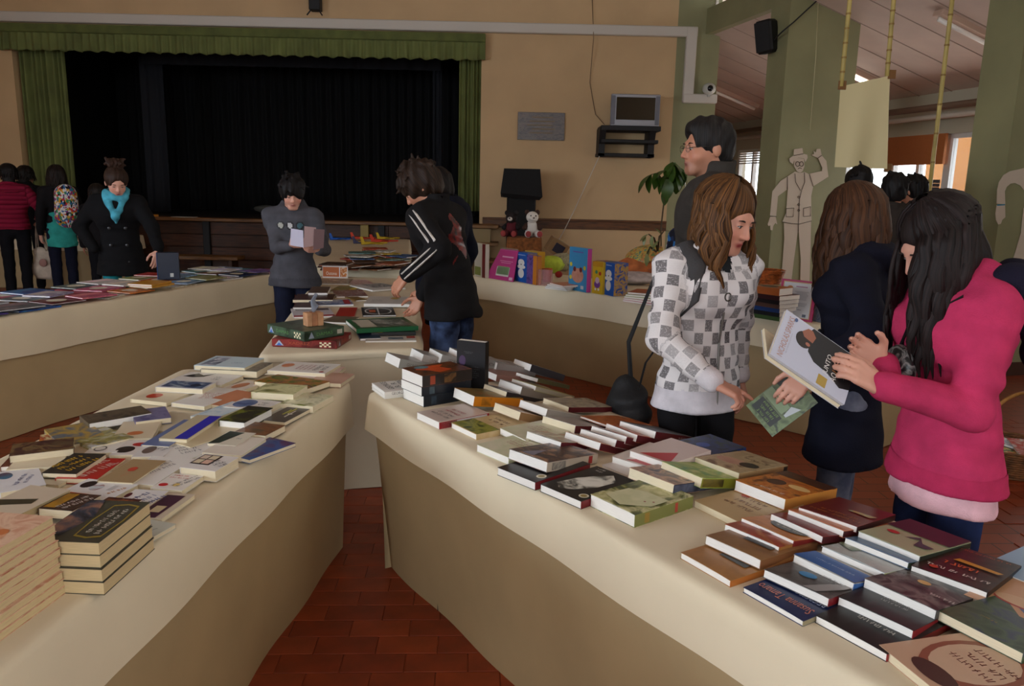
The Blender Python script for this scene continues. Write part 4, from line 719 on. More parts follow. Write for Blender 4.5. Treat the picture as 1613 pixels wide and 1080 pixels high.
# ------------------------------------------------------------------ picture books on the long left table
ORD = ['first', 'second', 'third', 'fourth', 'fifth', 'sixth', 'seventh', 'eighth', 'ninth', 'tenth', 'eleventh', 'twelfth', 'thirteenth', 'fourteenth', 'fifteenth', 'sixteenth', 'seventeenth', 'eighteenth']
DC = {'blue': (30, 80, 150), 'navy': (28, 42, 84), 'slate': (84, 96, 104), 'maroon': (96, 28, 34), 'pink': (190, 96, 120), 'white': (206, 202, 196), 'yellow': (190, 150, 50), 'beige': (186, 170, 140), 'green': (110, 130, 80), 'grey': (140, 138, 136), 'red': (170, 50, 36),
      'orange': (190, 110, 40), 'brown': (110, 72, 40), 'olive': (150, 146, 90), 'lavender': (160, 150, 180), 'teal': (80, 130, 130), 'crimson': (140, 24, 50), 'cream': (206, 190, 150), 'violet': (100, 80, 140), 'sky blue': (130, 160, 190)}
rows = [('front', 0.03, ['blue', 'navy', 'slate', 'blue', 'maroon', 'pink', 'white', 'orange', 'cream', 'beige', 'sky blue', 'olive', 'white', 'navy', 'violet', 'red']),
        ('middle', 0.27, ['brown', 'sky blue', 'grey', 'orange', 'slate', 'lavender', 'crimson', 'pink', 'white', 'teal', 'red', 'sky blue', 'green', 'brown', 'white', 'teal']),
        ('back', 0.50, ['cream', 'olive', 'white', 'red', 'pink', 'blue', 'crimson', 'slate', 'white', 'maroon', 'olive', 'red', 'lavender', 'teal', 'white', 'sky blue'])]
rd = random.Random(11); dd = Vector((0.316, 0.949, 0)); dn = Vector((-0.949, 0.316, 0)); D0 = Vector((-3.38, 3.4, 0))
for rn, off, cols in rows:
    for k, c in enumerate(cols):
        t = 0.75+k*0.205+rd.uniform(-0.03, 0.03); w = rd.uniform(0.20, 0.29); h = rd.uniform(0.2, 0.25); th = rd.uniform(0.005, 0.012)
        zb = (0.0, 0.013, 0.026)[k % 3]+0.001; a = math.atan2(dd.y, dd.x)+rad(rd.uniform(-14, 14))
        p = D0+dd*t+dn*(off+rd.uniform(0, 0.03))
        col = DC[c]; c2 = tuple(min(255, v+rd.randint(10, 50)) for v in col); c3 = tuple(max(0, v-30) for v in col)
        M = Matrix.Translation((p.x, p.y, TT+zb))@Matrix.Rotation(a, 4, 'Z')
        make_book(M, w, h, th, [c3, col, c2], '%s picture book, %s from the left in the %s row, long left table' % (c, ORD[k], rn), spine='N' if k % 2 else 'F', hard=True, name='picture_book', group='picture books on the long left table',
                  dec=[('o', 0.5, 0.55, 0.25, 0.25, (220, 214, 190)), ('r', 0.15, 0.1, 0.85, 0.2, c3)] if k % 3 == 1 else [('r', 0.1, 0.55, 0.9, 0.9, c2)])
for k in range(2):
    p = ZZ(212+8*k, 462, TT); M = Matrix.Translation((-2.62, 5.62, TT+0.04+0.014*k))@Matrix.Rotation(rad(74+6*k), 4, 'Z')
    make_book(M, 0.24, 0.2, 0.013, (196, 140, 40), ['lower', 'upper'][k]+' of two mustard yellow books beside the blue slipcase', spine='N', hard=True, name='picture_book', group='mustard yellow book pair')
p = ZZ(276, 447, TT); sb = thing('slipcase', 'dark blue slipcase standing upright on the long left table', 'slipcase', (p[0]-0.06, p[1]+0.06, TT+0.03), rad(20))
MB().bbox(-0.09, 0.07, -0.02, 0.06, 0, 0.215, 0.003).build('case', mat((22, 30, 50), 0.4), parent=sb); MB().bbox(-0.095, -0.0905, -0.02, 0.06, 0.0, 0.215, 0.001).build('spine', mat((34, 66, 120), 0.4), parent=sb)
MB().box(0.0, 0.025, -0.0215, -0.0203, 0.02, 0.05).build('barcode_label', mat((190, 190, 186), 0.6), parent=sb)
# ------------------------------------------------------------------ middle table
GC = 'books on the middle table'
def side_box(W, S, E, th, z, col, lab, word, wcol, T=TT):
    w3, s3, e3 = [Vector(ZZ(p[0], p[1], T+z+th)) for p in (W, S, E)]
    ex = s3-w3; w = ex.length; ex.normalize(); ey = e3-s3; ey -= ex*ey.dot(ex); h = ey.length; ey.normalize(); o = w3-Vector((0, 0, th))
    M = Matrix(((ex.x, ey.x, 0, o.x), (ex.y, ey.y, 0, o.y), (0, 0, 1, o.z), (0, 0, 0, 1)))
    r = thing('board_game_box', lab, 'game box', matrix=M, group='board game boxes')
    MB().bbox(0, w, 0, h, 0, th*0.62, 0.002).build('box_base', mat(tuple(int(v*0.8) for v in col), 0.4), parent=r)
    MB().bbox(-0.002, w+0.002, -0.002, h+0.002, th*0.1, th, 0.002).build('lid', mat_art([col, tuple(min(255, v+22) for v in col), tuple(int(v*0.7) for v in col)], 9), parent=r)
    d = MB(); e = 0.0028
    put_text(d, word, (w*0.42, -e, th*0.55), (1, 0, 0), (0, 0, 1), w*0.34, th*0.34, mat(wcol, 0.4)); put_text(d, word, (w+e, h*0.5, th*0.55), (0, 1, 0), (0, 0, 1), h*0.4, th*0.34, mat(wcol, 0.4))
    for x, c in ((0.11, (170, 180, 200)), ): d.add([(w*(x-0.07), -e, th*0.22), (w*(x+0.07), -e, th*0.22), (w*x, -e, th*0.88)], [(0, 1, 2)], mat(c, 0.4)); d.add([(w*(x-0.045), -e-0.0002, th*0.22), (w*(x+0.045), -e-0.0002, th*0.22), (w*x, -e-0.0002, th*0.6)], [(0, 1, 2)], mat((60, 110, 190), 0.4))
    d.add([(w+e, h*0.1, th*0.22), (w+e, h*0.24, th*0.22), (w+e, h*0.17, th*0.88)], [(0, 1, 2)], mat((150, 160, 176), 0.4)); d.add([(w+e, h*0.82, th*0.3), (w+e, h*0.95, th*0.3), (w+e, h*0.95, th*0.75), (w+e, h*0.82, th*0.75)], [(0, 1, 2, 3)], mat((190, 186, 170), 0.4))
    for i in range(5):
        for j in range(3):
            if (i+j) % 2 == 0: x = w*(0.74+0.035*i); d.add([(x, -e, th*(0.2+0.2*j)), (x+w*0.035, -e, th*(0.2+0.2*j)), (x+w*0.035, -e, th*(0.4+0.2*j)), (x, -e, th*(0.4+0.2*j))], [(0, 1, 2, 3)], mat((226, 216, 180), 0.4))
    d.build('box_print', parent=r)['kind'] = 'stuff'; return r
side_box((428.6, 533), (530, 537), (553, 523), 0.042, 0, (120, 30, 26), 'dark red board game box lying under the green one', 'XADREZ', (176, 84, 50))
side_box((421.7, 510), (479, 522.5), (546, 514), 0.05, 0.043, (50, 72, 52), 'green board game box lying on the dark red one', 'DAMAS', (96, 150, 86))
p = ZZ(494, 512, TT+0.095); wb = thing('wooden_block', 'small wooden block with a twist of clear plastic on the green box', 'wooden block', (p[0], p[1], TT+0.094), rad(35))
for k in range(3): MB().bbox(-0.045+0.03*k, -0.016+0.03*k, -0.03, 0.03, 0.0, 0.07, 0.003).build('slat', mat((176, 120, 84) if k % 2 else (196, 146, 106), 0.5, var=0.1, vs=20), parent=wb)
MB().tube([(0, 0, 0.07), (0.01, 0, 0.1), (0.0, 0.0, 0.13), (0.02, 0.0, 0.165)], [0.012, 0.02, 0.014, 0.022], 8, flat=0.4).build('plastic_twist', mat((150, 160, 176), 0.15, alpha=0.55), parent=wb, smooth=True)
def C_(W, S, E, th, st, lab, **k):
    k.setdefault('group', GC); k.setdefault('spine', 'L'); k.setdefault('size', (None, None)); return bk(W, S, E, th, st, lab, **k)
C_((575.6, 537), (656, 536), (652, 529), 0.008, (206, 200, 192), 'white booklet with a red corner at the front of the middle table', dec=[('r', 0.82, 0.5, 0.99, 0.98, (160, 36, 36)), ('r', 0.45, 0.3, 0.75, 0.8, [(60, 80, 110), (150, 150, 140)])])
C_((567, 533), (600, 532), (600, 521), 0.012, (24, 34, 70), 'navy notebook under the green hardback')
C_((585, 524), (655, 523), (652, 513), 0.016, (40, 40, 40), 'black and yellow book under the green hardback', z=0.6, spine='N', dec=[('r', 0, 0, 0.25, 1, (190, 170, 40))])
C_((543.7, 503), (561.5, 518), (657, 512), 0.024, (30, 96, 56), 'green hardback with a black and white photograph cover', z=2.4, spine='R', hard=True, page='w', dec=[('r', 0.1, 0.08, 0.9, 0.92, [(40, 44, 40), (96, 104, 92), (170, 170, 160)]), ('r', 0.12, 0.1, 0.88, 0.36, (196, 190, 170))])
C_((571.5, 496.7), (624, 496), (636, 483), 0.008, (40, 40, 44), 'black magazine with a white circle and cross line', z=0.4, dec=[('o', 0.5, 0.5, 0.42, 0.4, (206, 204, 200)), ('o', 0.5, 0.5, 0.38, 0.36, (44, 44, 48)), ('r', 0.48, 0.05, 0.52, 0.95, (206, 204, 200)), ('r', 0.22, 0.35, 0.42, 0.65, (170, 76, 36))])
C_((572.5, 478), (646, 479), (653, 460), 0.02, (214, 208, 198), 'open photo album with white pages on the middle table', spine='F', page='w', dec=[('o', 0.6, 0.75, 0.1, 0.14, (200, 170, 90)), ('l', 0.25, 0.4, 0.09, 0.12, 0, 6, (150, 148, 144))], z=0.8)
C_((587, 457), (639, 453), (634, 430), 0.012, (214, 210, 204), 'open book with a black and white drawing, near the tracksuit boy', spine='F', page='w', z=0.4, dec=[('r', 0.3, 0.35, 0.95, 0.95, [(30, 30, 30), (200, 198, 194), (60, 60, 60), (214, 210, 206)]), ('l', 0.2, 0.4, 0.04, 0.1, 0, 5, (140, 138, 134))])
C_((528, 498), (558, 498), (550, 483), 0.012, (170, 40, 32), 'red notebook on the middle table', dec=[('l', 0.45, 0.6, 0.05, 0.015, 0, 1, (220, 150, 130))])
C_((463, 499), (528, 497), (526, 484), 0.01, (200, 196, 200), 'white and red booklet beside the red notebook', dec=[('r', 0, 0, 1, 0.15, (170, 30, 34)), ('r', 0.1, 0.7, 0.95, 0.95, [(60, 40, 40), (120, 110, 110)])])
C_((461, 484), (496, 484), (490, 476), 0.012, [(60, 46, 44), (110, 90, 84)], 'dark picture booklet at the left edge of the middle table', z=1.0)
C_((489, 480.5), (557, 479), (548, 471), 0.012, [(190, 196, 206), (50, 80, 140), (206, 206, 206)], 'blue and white magazine on the middle table', dec=[('r', 0.8, 0.1, 0.95, 0.9, (170, 40, 60))])
C_((461, 472), (524, 472), (517, 463), 0.02, (70, 40, 26), 'dark brown book with cream page edges on the middle table', spine='F', page='c')
C_((485, 461), (516, 461), (515, 450), 0.035, [(110, 84, 64), (80, 60, 50), (130, 110, 90)], 'small brown boxed book behind the dark brown book')
C_((516, 459), (556, 460), (558, 450), 0.008, [(150, 110, 50), (110, 120, 60), (180, 150, 60)], 'magazine with fruit coloured cover', dec=[('o', 0.8, 0.5, 0.12, 0.3, (200, 170, 50))])
C_((530, 467), (580, 466), (578, 455), 0.01, [(200, 196, 190), (130, 50, 40), (160, 156, 150)], 'white magazine with a dark red picture, middle table')
C_((556, 449), (592, 448), (590, 437), 0.006, [(200, 150, 150), (220, 200, 190), (160, 70, 90)], 'pink and white leaflet near the open book')
C_((482, 446), (556, 447), (560, 438), 0.008, [(160, 146, 120), (110, 90, 70), (206, 196, 170)], 'beige magazine behind the boxed book')
C_((560, 473), (576, 472), (580, 462), 0.008, [(150, 120, 50), (90, 70, 50)], 'small yellow brown leaflet left of the open album')
C_((505, 506), (548, 508), (545, 498), 0.012, [(96, 84, 66), (130, 116, 96)], 'brown patterned book behind the board game boxes')
# orange sign card
p = ZZ(508, 437, TT); q = ZZ(548, 438, TT); sc = thing('sign_card', 'orange and white sign card standing on the middle table', 'sign', (p[0], p[1], TT), math.atan2(q[1]-p[1], q[0]-p[0]))
w = math.hypot(q[0]-p[0], q[1]-p[1]); MB().bbox(0, w, 0, 0.006, 0, 0.105, 0.001).build('card', mat((206, 200, 196), 0.5), parent=sc)
d = MB(); d.add([(0.005, -0.001, 0.01), (w*0.66, -0.001, 0.01), (w*0.66, -0.001, 0.095), (0.005, -0.001, 0.095)], [(0, 1, 2, 3)], mat((176, 96, 50), 0.5)); d.add([(w*0.7, -0.001, 0.01), (w*0.97, -0.001, 0.01), (w*0.97, -0.001, 0.095), (w*0.7, -0.001, 0.095)], [(0, 1, 2, 3)], mat_art([(150, 70, 30), (190, 120, 60), (206, 190, 170)], 40))
put_text(d, 'Outono', (w*0.36, -0.0015, 0.04), (1, 0, 0), (0, 0, 1), w*0.42, 0.03, mat((226, 214, 196), 0.5)); d.build('card_print', parent=sc)
# heap of magazines and gliders on the far table
rm = random.Random(21); TF = 0.80
pal = [('brown', (110, 64, 30)), ('rust', (140, 70, 34)), ('dark brown', (70, 44, 28)), ('tan', (160, 120, 70)), ('grey', (130, 126, 120)), ('olive', (120, 110, 60)), ('blue', (70, 96, 140)), ('white', (190, 186, 176)), ('orange', (180, 96, 40)), ('yellow', (190, 160, 60)), ('teal', (80, 120, 116)), ('red', (160, 56, 40))]
k = 0
for layer, (px, py, n) in enumerate(((535, 424, 7), (580, 423, 7), (618, 421, 6), (560, 409, 7), (595, 406, 7), (625, 408, 6), (590, 399, 6))):
    for j in range(n):
        nm, c = pal[(k*5+layer) % 4] if layer < 3 else pal[4+(k*3) % 8]
        p = ZZ(px+rm.uniform(-14, 14), py+rm.uniform(-2, 2), TF); a = rm.uniform(-0.6, 0.6)
        M = Matrix.Translation((p[0]-0.1, p[1]-0.1, TF+0.001+j*0.009))@Matrix.Rotation(a, 4, 'Z')
        make_book(M, rm.uniform(0.2, 0.28), rm.uniform(0.22, 0.3), 0.008, [tuple(int(v*0.6) for v in c), c, tuple(min(255, v+40) for v in c)], '%s magazine, %s from the bottom of the %s pile on the far table' % (nm, ORD[j], ['front left', 'front centre', 'front right', 'middle left', 'middle centre', 'middle right', 'rear'][layer]), spine='N', name='magazine', cat='magazine', group='magazines heaped on the far table'); k += 1
for px, py, c, lab in ((537, 378, (30, 90, 180), 'blue foam glider on the far table'), (573, 377, (210, 70, 40), 'red foam glider on the far table'), (612, 377, (200, 170, 40), 'yellow foam glider on the far table'), (577, 384, (60, 60, 90), 'dark striped foam glider lying before the others'), (590, 395, (200, 170, 40), 'yellow foam glider on the magazine heap'), (606, 391, (200, 60, 40), 'red foam glider on the magazine heap')):
    p = ZZ(px, py, TF); zz = TF+(0.07 if py > 388 else 0.0); g = thing('foam_glider', lab, 'toy glider', (p[0], min(p[1], 11.15), zz), rad(20+px % 30), group='foam gliders on the far table')
    MB().tube([(-0.17, 0, 0.02), (0.17, 0, 0.02)], [0.014, 0.01], 8).build('fuselage', mat(c, 0.5), parent=g, smooth=True)
    MB().prism([(-0.02, -0.24), (0.05, 0.0), (-0.02, 0.24), (-0.08, 0.24), (-0.04, 0), (-0.08, -0.24)], 0.022, 0.03).build('wing', mat(c, 0.5), parent=g)
    MB().prism([(-0.17, 0.02), (-0.12, 0.02), (-0.16, 0.1), (-0.19, 0.1)], -0.003, 0.003, 'xz').build('tail_fin', mat(c, 0.5), parent=g)
# ------------------------------------------------------------------ right table: upright boxes and toys
def upright(name, label, cat, pl, pr, ytop, depth, col, prints=(), group=None, lean=0.0, part='box_body', side=None, hard=False):
    a = Vector(ZZ(pl[0], pl[1], TT)); b = Vector(ZZ(pr[0], pr[1], TT)); w = (b-a).length; ang = math.atan2(b.y-a.y, b.x-a.x)
    h = YY(pl[0], ytop, a.y)[2]-TT
    r = thing(name, label, cat, (a.x, a.y, TT), group=group); r.rotation_euler = (lean, 0, ang)
    MB().bbox(0, w, 0, depth, 0, h, 0.0015).build(part, style_mat(col, pl[0]), parent=r)
    d = MB(); e = 0.0006
    for k, q in enumerate(prints):
        y = -e-0.0002*k
        if q[0] == 'r': d.add([(q[1]*w, y, q[2]*h), (q[3]*w, y, q[2]*h), (q[3]*w, y, q[4]*h), (q[1]*w, y, q[4]*h)], [(0, 1, 2, 3)], style_mat(q[5], k+pl[0]))
        elif q[0] == 'o': d.add([((q[1]+q[3]*math.cos(2*PI*i/18))*w, y, (q[2]+q[4]*math.sin(2*PI*i/18))*h) for i in range(18)], [tuple(range(18))], style_mat(q[5], k+pl[0]))
        elif q[0] == 't': put_text(d, q[1], (q[2]*w, y, q[3]*h), (1, 0, 0), (0, 0, 1), q[4]*w, q[5]*h, mat(q[6], 0.5))
        elif q[0] == 'l':
            rr = random.Random(k+int(pl[0]))
            for j in range(q[5]):
                yy = q[2]*h+(j-(q[5]-1)/2)*q[4]*h/q[5]; ww = q[3]*w*rr.uniform(0.7, 1); hh = q[4]*h/q[5]*0.25
                d.add([(q[1]*w-ww/2, y, yy-hh), (q[1]*w+ww/2, y, yy-hh), (q[1]*w+ww/2, y, yy+hh), (q[1]*w-ww/2, y, yy+hh)], [(0, 1, 2, 3)], mat(q[6], 0.5))
    if side is not None: d.add([(w+e, 0.002, 0.002), (w+e, depth-0.002, 0.002), (w+e, depth-0.002, h-0.002), (w+e, 0.002, h-0.002)], [(0, 1, 2, 3)], style_mat(side, pl[0]+3))
    if d.f: d.build('print', parent=r)
    return r, w, h
DOG = [('o', 0.5, 0.66, 0.26, 0.12, (226, 224, 220)), ('o', 0.5, 0.52, 0.34, 0.07, (226, 224, 220)), ('o', 0.5, 0.3, 0.24, 0.16, (226, 224, 220)), ('o', 0.5, 0.6, 0.05, 0.02, (30, 30, 34)), ('l', 0.5, 0.92, 0.7, 0.04, 1, (170, 190, 220))]
upright('standing_book', 'white and dark red book standing behind the tracksuit boy', 'book', (747, 434), (764, 438), 382, 0.04, (200, 196, 180), [('r', 0.72, 0.0, 1.0, 1.0, (110, 24, 30)), ('r', 0.05, 0.05, 0.6, 0.3, (120, 130, 60))])
# pink easel book
a = Vector(ZZ(765, 437, TT)); b = Vector(ZZ(808, 444, TT)); w = (b-a).length
r = thing('easel_book', 'pink spiral bound easel book on the right table', 'book', (a.x, a.y, TT), math.atan2(b.y-a.y, b.x-a.x)); hz = 0.27
d = MB(); d.add([(0, 0, 0), (w, 0, 0), (w*0.95, 0.07, hz), (w*0.32, 0.07, hz), (0, 0.004, 0.0), (w, 0.004, 0), (w*0.95, 0.074, hz), (w*0.32, 0.074, hz)], [(0, 1, 2, 3), (7, 6, 5, 4), (0, 4, 5, 1), (1, 5, 6, 2), (2, 6, 7, 3), (3, 7, 4, 0)]); d.build('front_board', mat((190, 60, 130), 0.4), parent=r)
d = MB(); d.add([(w*0.1, 0.16, 0), (w, 0.16, 0), (w*0.95, 0.078, hz), (w*0.32, 0.078, hz)], [(3, 2, 1, 0)]); d.build('back_board', mat((180, 56, 120), 0.4), parent=r)
d = MB(); s_ = 0.07/hz
for (x0, z0, x1, z1, c) in ((0.36, 0.05, 0.78, 0.12, (150, 190, 130)), (0.34, 0.035, 0.8, 0.115, (206, 206, 200)), (0.45, 0.2, 0.85, 0.212, (226, 170, 200)), (0.4, 0.165, 0.86, 0.17, (226, 150, 190)), (0.45, 0.15, 0.8, 0.155, (226, 150, 190)), (0.84, 0.01, 0.96, 0.035, (220, 180, 200))):
    d.add([(w*x0, z0*s_-0.002, z0), (w*x1, z0*s_-0.002, z0), (w*x1, z1*s_-0.002, z1), (w*x0, z1*s_-0.002, z1)], [(0, 1, 2, 3)], mat(c, 0.5))
d.build('print', parent=r)
for i in range(12): MB().tube([(w*(0.34+0.05*i), 0.076+0.012*math.cos(t), hz+0.012*math.sin(t)) for t in np.linspace(0, 6.28, 8)], 0.0015, 4).build('spiral_ring', mat((190, 190, 190), 0.3, metal=0.8), parent=r)
upright('toy_box', 'blue toy box with a white dog, beside the pink easel book', 'toy box', (811, 442), (830, 446), 396, 0.1, (20, 84, 170), DOG, group='toy boxes on the right table', side=[(20, 70, 150), (190, 150, 50)])
upright('toy_box', 'yellow topped toy box behind the purple book', 'toy box', (826, 437), (846, 441), 394, 0.08, (200, 150, 40), [('r', 0, 0.85, 1, 1, (206, 180, 60))], group='toy boxes on the right table')
upright('standing_book', 'purple and orange book standing beside the blue toy box', 'book', (829, 446), (845, 449), 401, 0.05, [(70, 50, 110), (110, 80, 150), (60, 40, 90)], [('r', 0.62, 0, 1, 1, (196, 120, 40))], side=(190, 120, 50))
r, w, h = upright('plastic_tray', 'clear pinkish plastic tray holding a red cup', 'tray', (847, 449), (864, 451), 424, 0.06, (190, 150, 150)); r.children[0].data.materials[0] = mat((200, 150, 150), 0.1, alpha=0.35)
p = ZZ(862, 445, TT); cu = thing('red_cup', 'red plastic cup beside the clear tray', 'cup', (p[0], p[1]+0.08, TT)); MB().lathe([(0.035, 0), (0.045, 0.11), (0.046, 0.115), (0.041, 0.113), (0.033, 0.008)], 16).build('cup_body', mat((180, 40, 26), 0.35), parent=cu, smooth=True); MB().lathe([(0.047, 0.108), (0.048, 0.116), (0.045, 0.118)], 16).build('rim', mat((200, 90, 40), 0.35), parent=cu)
for k, (c, nm) in enumerate((((206, 200, 196), 'white'), ((60, 60, 70), 'charcoal'), ((200, 196, 190), 'pale grey'), ((206, 130, 96), 'salmon'))):
    bk((858+4*k, 452-2*k), (893-2*k, 456-2*k), (898, 446-2*k), 0.012, c, nm+' thin book in the low pile left of the tall blue box', z=1.2*k, size=(0.22, 0.2), group='low pile of thin books', spine='F')
upright('tall_toy_box', 'tall light blue toy box with a smiling face picture and pink side', 'toy box', (895, 455), (923, 461), 388, 0.045, (60, 140, 190), [('o', 0.5, 0.36, 0.33, 0.17, [(190, 130, 110), (206, 150, 130)]), ('o', 0.33, 0.5, 0.08, 0.06, (110, 40, 40)), ('o', 0.67, 0.5, 0.08, 0.06, (110, 40, 40)), ('o', 0.12, 0.6, 0.07, 0.05, (206, 190, 60)), ('o', 0.88, 0.55, 0.07, 0.05, (206, 190, 60)), ('o', 0.12, 0.3, 0.07, 0.05, (206, 190, 60)), ('l', 0.5, 0.9, 0.7, 0.05, 1, (110, 90, 170)), ('r', 0.7, 0.06, 0.86, 0.14, (200, 200, 206))], group='toy boxes on the right table', side=(190, 70, 150))
upright('toy_box', 'yellow toy box with a purple pram picture', 'toy box', (932, 461), (948, 464), 411, 0.05, (206, 170, 30), [('r', 0, 0.85, 1, 1, (190, 140, 30)), ('o', 0.5, 0.3, 0.3, 0.12, (110, 60, 140)), ('o', 0.5, 0.42, 0.2, 0.1, (200, 170, 190)), ('o', 0.35, 0.14, 0.09, 0.04, (226, 224, 220)), ('o', 0.65, 0.14, 0.09, 0.04, (226, 224, 220)), ('o', 0.4, 0.68, 0.12, 0.06, (60, 130, 90)), ('o', 0.75, 0.64, 0.12, 0.06, (180, 50, 40))], group='toy boxes on the right table')
upright('toy_box', 'blue toy box with a white dog, beside the yellow pram box', 'toy box', (949, 463), (966, 467), 412, 0.13, (20, 84, 170), DOG, group='toy boxes on the right table', side=[(20, 70, 150), (190, 150, 50), (20, 70, 150)])
for k, (c, nm) in enumerate((((196, 90, 110), 'rose pink'), ((180, 80, 110), 'deep pink'), ((150, 170, 70), 'lime green'), ((110, 120, 50), 'olive green'), ((160, 70, 36), 'rust orange'))):
    bk((968-2*k+(8 if k == 4 else 0), 470-3*k), (1030, 479-4*k), (1042, 470-4*k), 0.014, c, nm+' flat book in the pile behind the checked jacket', z=1.4*k, size=(0.28-0.02*k, 0.24), group='flat books behind the checked jacket', spine='F')
bk((935, 410), (957, 413), (955, 405), 0.012, [(40, 110, 80), (170, 50, 36), (50, 90, 130)], 'green and red thin book leaning behind the yellow box', z=8, size=(0.2, 0.16), spine='F')
def blob(name, label, cat, px, py, r, col, T=TT, seed=0, noise=0.06, dz=0.0, dy=0.0, m=None):
    p = ZZ(px, py, T); return tag(MB().ell((p[0], p[1]+dy, T+r[2]+dz), r, 18, 12, noise=noise, seed=seed).build(name, m or mat(col, 0.85, var=0.15, vs=12), smooth=True), label, cat)
blob('cushion', 'lime green cushion on the right table', 'cushion', 866, 430, (0.14, 0.12, 0.085), (170, 190, 60), seed=1)
blob('cloth_bundle', 'pale checked cloth bundle beside the lime cushion', 'cloth', 886, 427, (0.13, 0.13, 0.09), (0, 0, 0), seed=2, noise=0.1, m=mat_art([(120, 120, 96), (176, 170, 140), (150, 146, 110)], 26))
p = ZZ(871, 418, TT); g = thing('cardboard_box', 'small brown box with a dark panel leaning behind the cushion', 'box', (p[0], p[1]+0.1, TT+0.12)); g.rotation_euler = (0.2, 0.5, 0.3); MB().bbox(-0.11, 0.11, -0.05, 0.05, 0, 0.16, 0.003).build('box_body', mat((130, 100, 66), 0.6), parent=g); MB().bbox(-0.05, 0.07, -0.053, -0.049, 0.03, 0.13, 0.001).build('panel', mat((36, 36, 50), 0.5), parent=g)
blob('cloth_bundle', 'orange cloth heap on the right table', 'cloth', 1003, 440, (0.22, 0.16, 0.105), (176, 100, 54), seed=4, noise=0.09)
blob('lace_cloth', 'white lace cloth under the orange heap', 'cloth', 1000, 446, (0.3, 0.22, 0.05), (200, 190, 190), seed=5, noise=0.08)
blob('red_apple', 'small red toy apple on the right table', 'toy', 880, 437, (0.035, 0.035, 0.03), (150, 36, 30), seed=6, noise=0.0)
p = ZZ(1003, 440, TT); cs = MB().ell((0, 0, 0), (0.19, 0.13, 0.045), 18, 12, noise=0.03, seed=7).build('cushion', mat_art([(90, 130, 120), (190, 170, 80), (190, 120, 70), (110, 130, 70)], 22, hard=True), smooth=True); tag(cs, 'patchwork cushion lying on the orange heap', 'cushion')
cs.location = (p[0]+0.05, p[1]-0.02, TT+0.235); cs.rotation_euler = (rad(38), rad(-12), rad(-30))
# brown covered box with plush toys, black speaker cover behind
p = ZZ(818, 420, TT); bx = thing('covered_box', 'brown fabric covered box behind the toy boxes', 'box', (p[0]+0.05, p[1]+0.55, 0)); zt = YY(818, 373, p[1]+0.5)[2]
d = MB(); d.add([(-0.24, -0.15, 0), (0.24, -0.15, 0), (0.24, 0.15, 0), (-0.24, 0.15, 0), (-0.19, -0.12, zt), (0.19, -0.12, zt), (0.19, 0.12, zt), (-0.19, 0.12, zt)], [(0, 3, 2, 1), (4, 5, 6, 7), (0, 1, 5, 4), (1, 2, 6, 5), (2, 3, 7, 6), (3, 0, 4, 7)])
d.build('cloth_cover', mat((120, 72, 34), 0.9, var=0.2, vs=30, bump=0.3, bs=50), parent=bx)
def plush(label, loc, body, face, ear, s=1.0, rz=0.0):
    t = thing('plush_toy', label, 'plush toy', loc, rz, group='plush toys')
    MB().ell((0, 0, 0.08*s), (0.065*s, 0.055*s, 0.08*s)).build('torso', mat(body, 0.9, bump=0.4, bs=120), parent=t, smooth=True)
    MB().ell((0, -0.02*s, 0.19*s), (0.06*s, 0.055*s, 0.055*s)).build('head', mat(face, 0.9, bump=0.4, bs=120), parent=t, smooth=True)
    MB().ell((0, -0.075*s, 0.178*s), (0.026*s, 0.02*s, 0.02*s)).build('muzzle', mat((214, 206, 196), 0.9), parent=t, smooth=True)
    MB().ell((0, -0.094*s, 0.185*s), (0.009*s, 0.007*s, 0.007*s)).build('nose', mat((20, 16, 16), 0.4), parent=t, smooth=True)
    for sx in (-1, 1):
        MB().ell((sx*0.05*s, -0.01*s, 0.235*s), (0.024*s, 0.012*s, 0.026*s)).build('ear', mat(ear, 0.9), parent=t, smooth=True)
        MB().ell((sx*0.024*s, -0.068*s, 0.205*s), (0.007*s,)*3).build('eye', mat((14, 12, 12), 0.2), parent=t, smooth=True)
        MB().tube([(sx*0.05*s, 0, 0.12*s), (sx*0.08*s, -0.04*s, 0.08*s)], [0.022*s, 0.024*s], 8).build('arm', mat(ear, 0.9), parent=t, smooth=True)
        MB().tube([(sx*0.03*s, -0.02*s, 0.035*s), (sx*0.055*s, -0.11*s, 0.035*s)], [0.03*s, 0.034*s], 10).build('leg', mat(body, 0.9), parent=t, smooth=True)
        MB().ell((sx*0.055*s, -0.125*s, 0.035*s), (0.027*s, 0.014*s, 0.03*s)).build('paw_pad', mat((150, 60, 60), 0.9), parent=t, smooth=True)
plush('white and brown spotted plush dog sitting on the brown box', (bx.location.x+0.08, bx.location.y-0.03, zt), (206, 200, 194), (214, 206, 196), (60, 36, 26), 1.15, rad(10))
plush('dark red and black plush toy sitting on the brown box', (bx.location.x-0.14, bx.location.y-0.02, zt), (80, 16, 26), (30, 22, 22), (26, 20, 20), 1.1, rad(-15))
yb = 11.5; x0, x1 = YY(798, 340, yb)[0], YY(843, 340, yb)[0]; z0, z1 = 0, YY(820, 266, yb)[2]; zm = YY(820, 311, yb)[2]; w0, w1 = YY(789, 300, yb)[0], YY(854, 300, yb)[0]
sp = thing('covered_speaker', 'black cloth covered loudspeaker on its stand against the wall', 'loudspeaker', ((x0+x1)/2, yb, 0)); hw = (w1-w0)/2
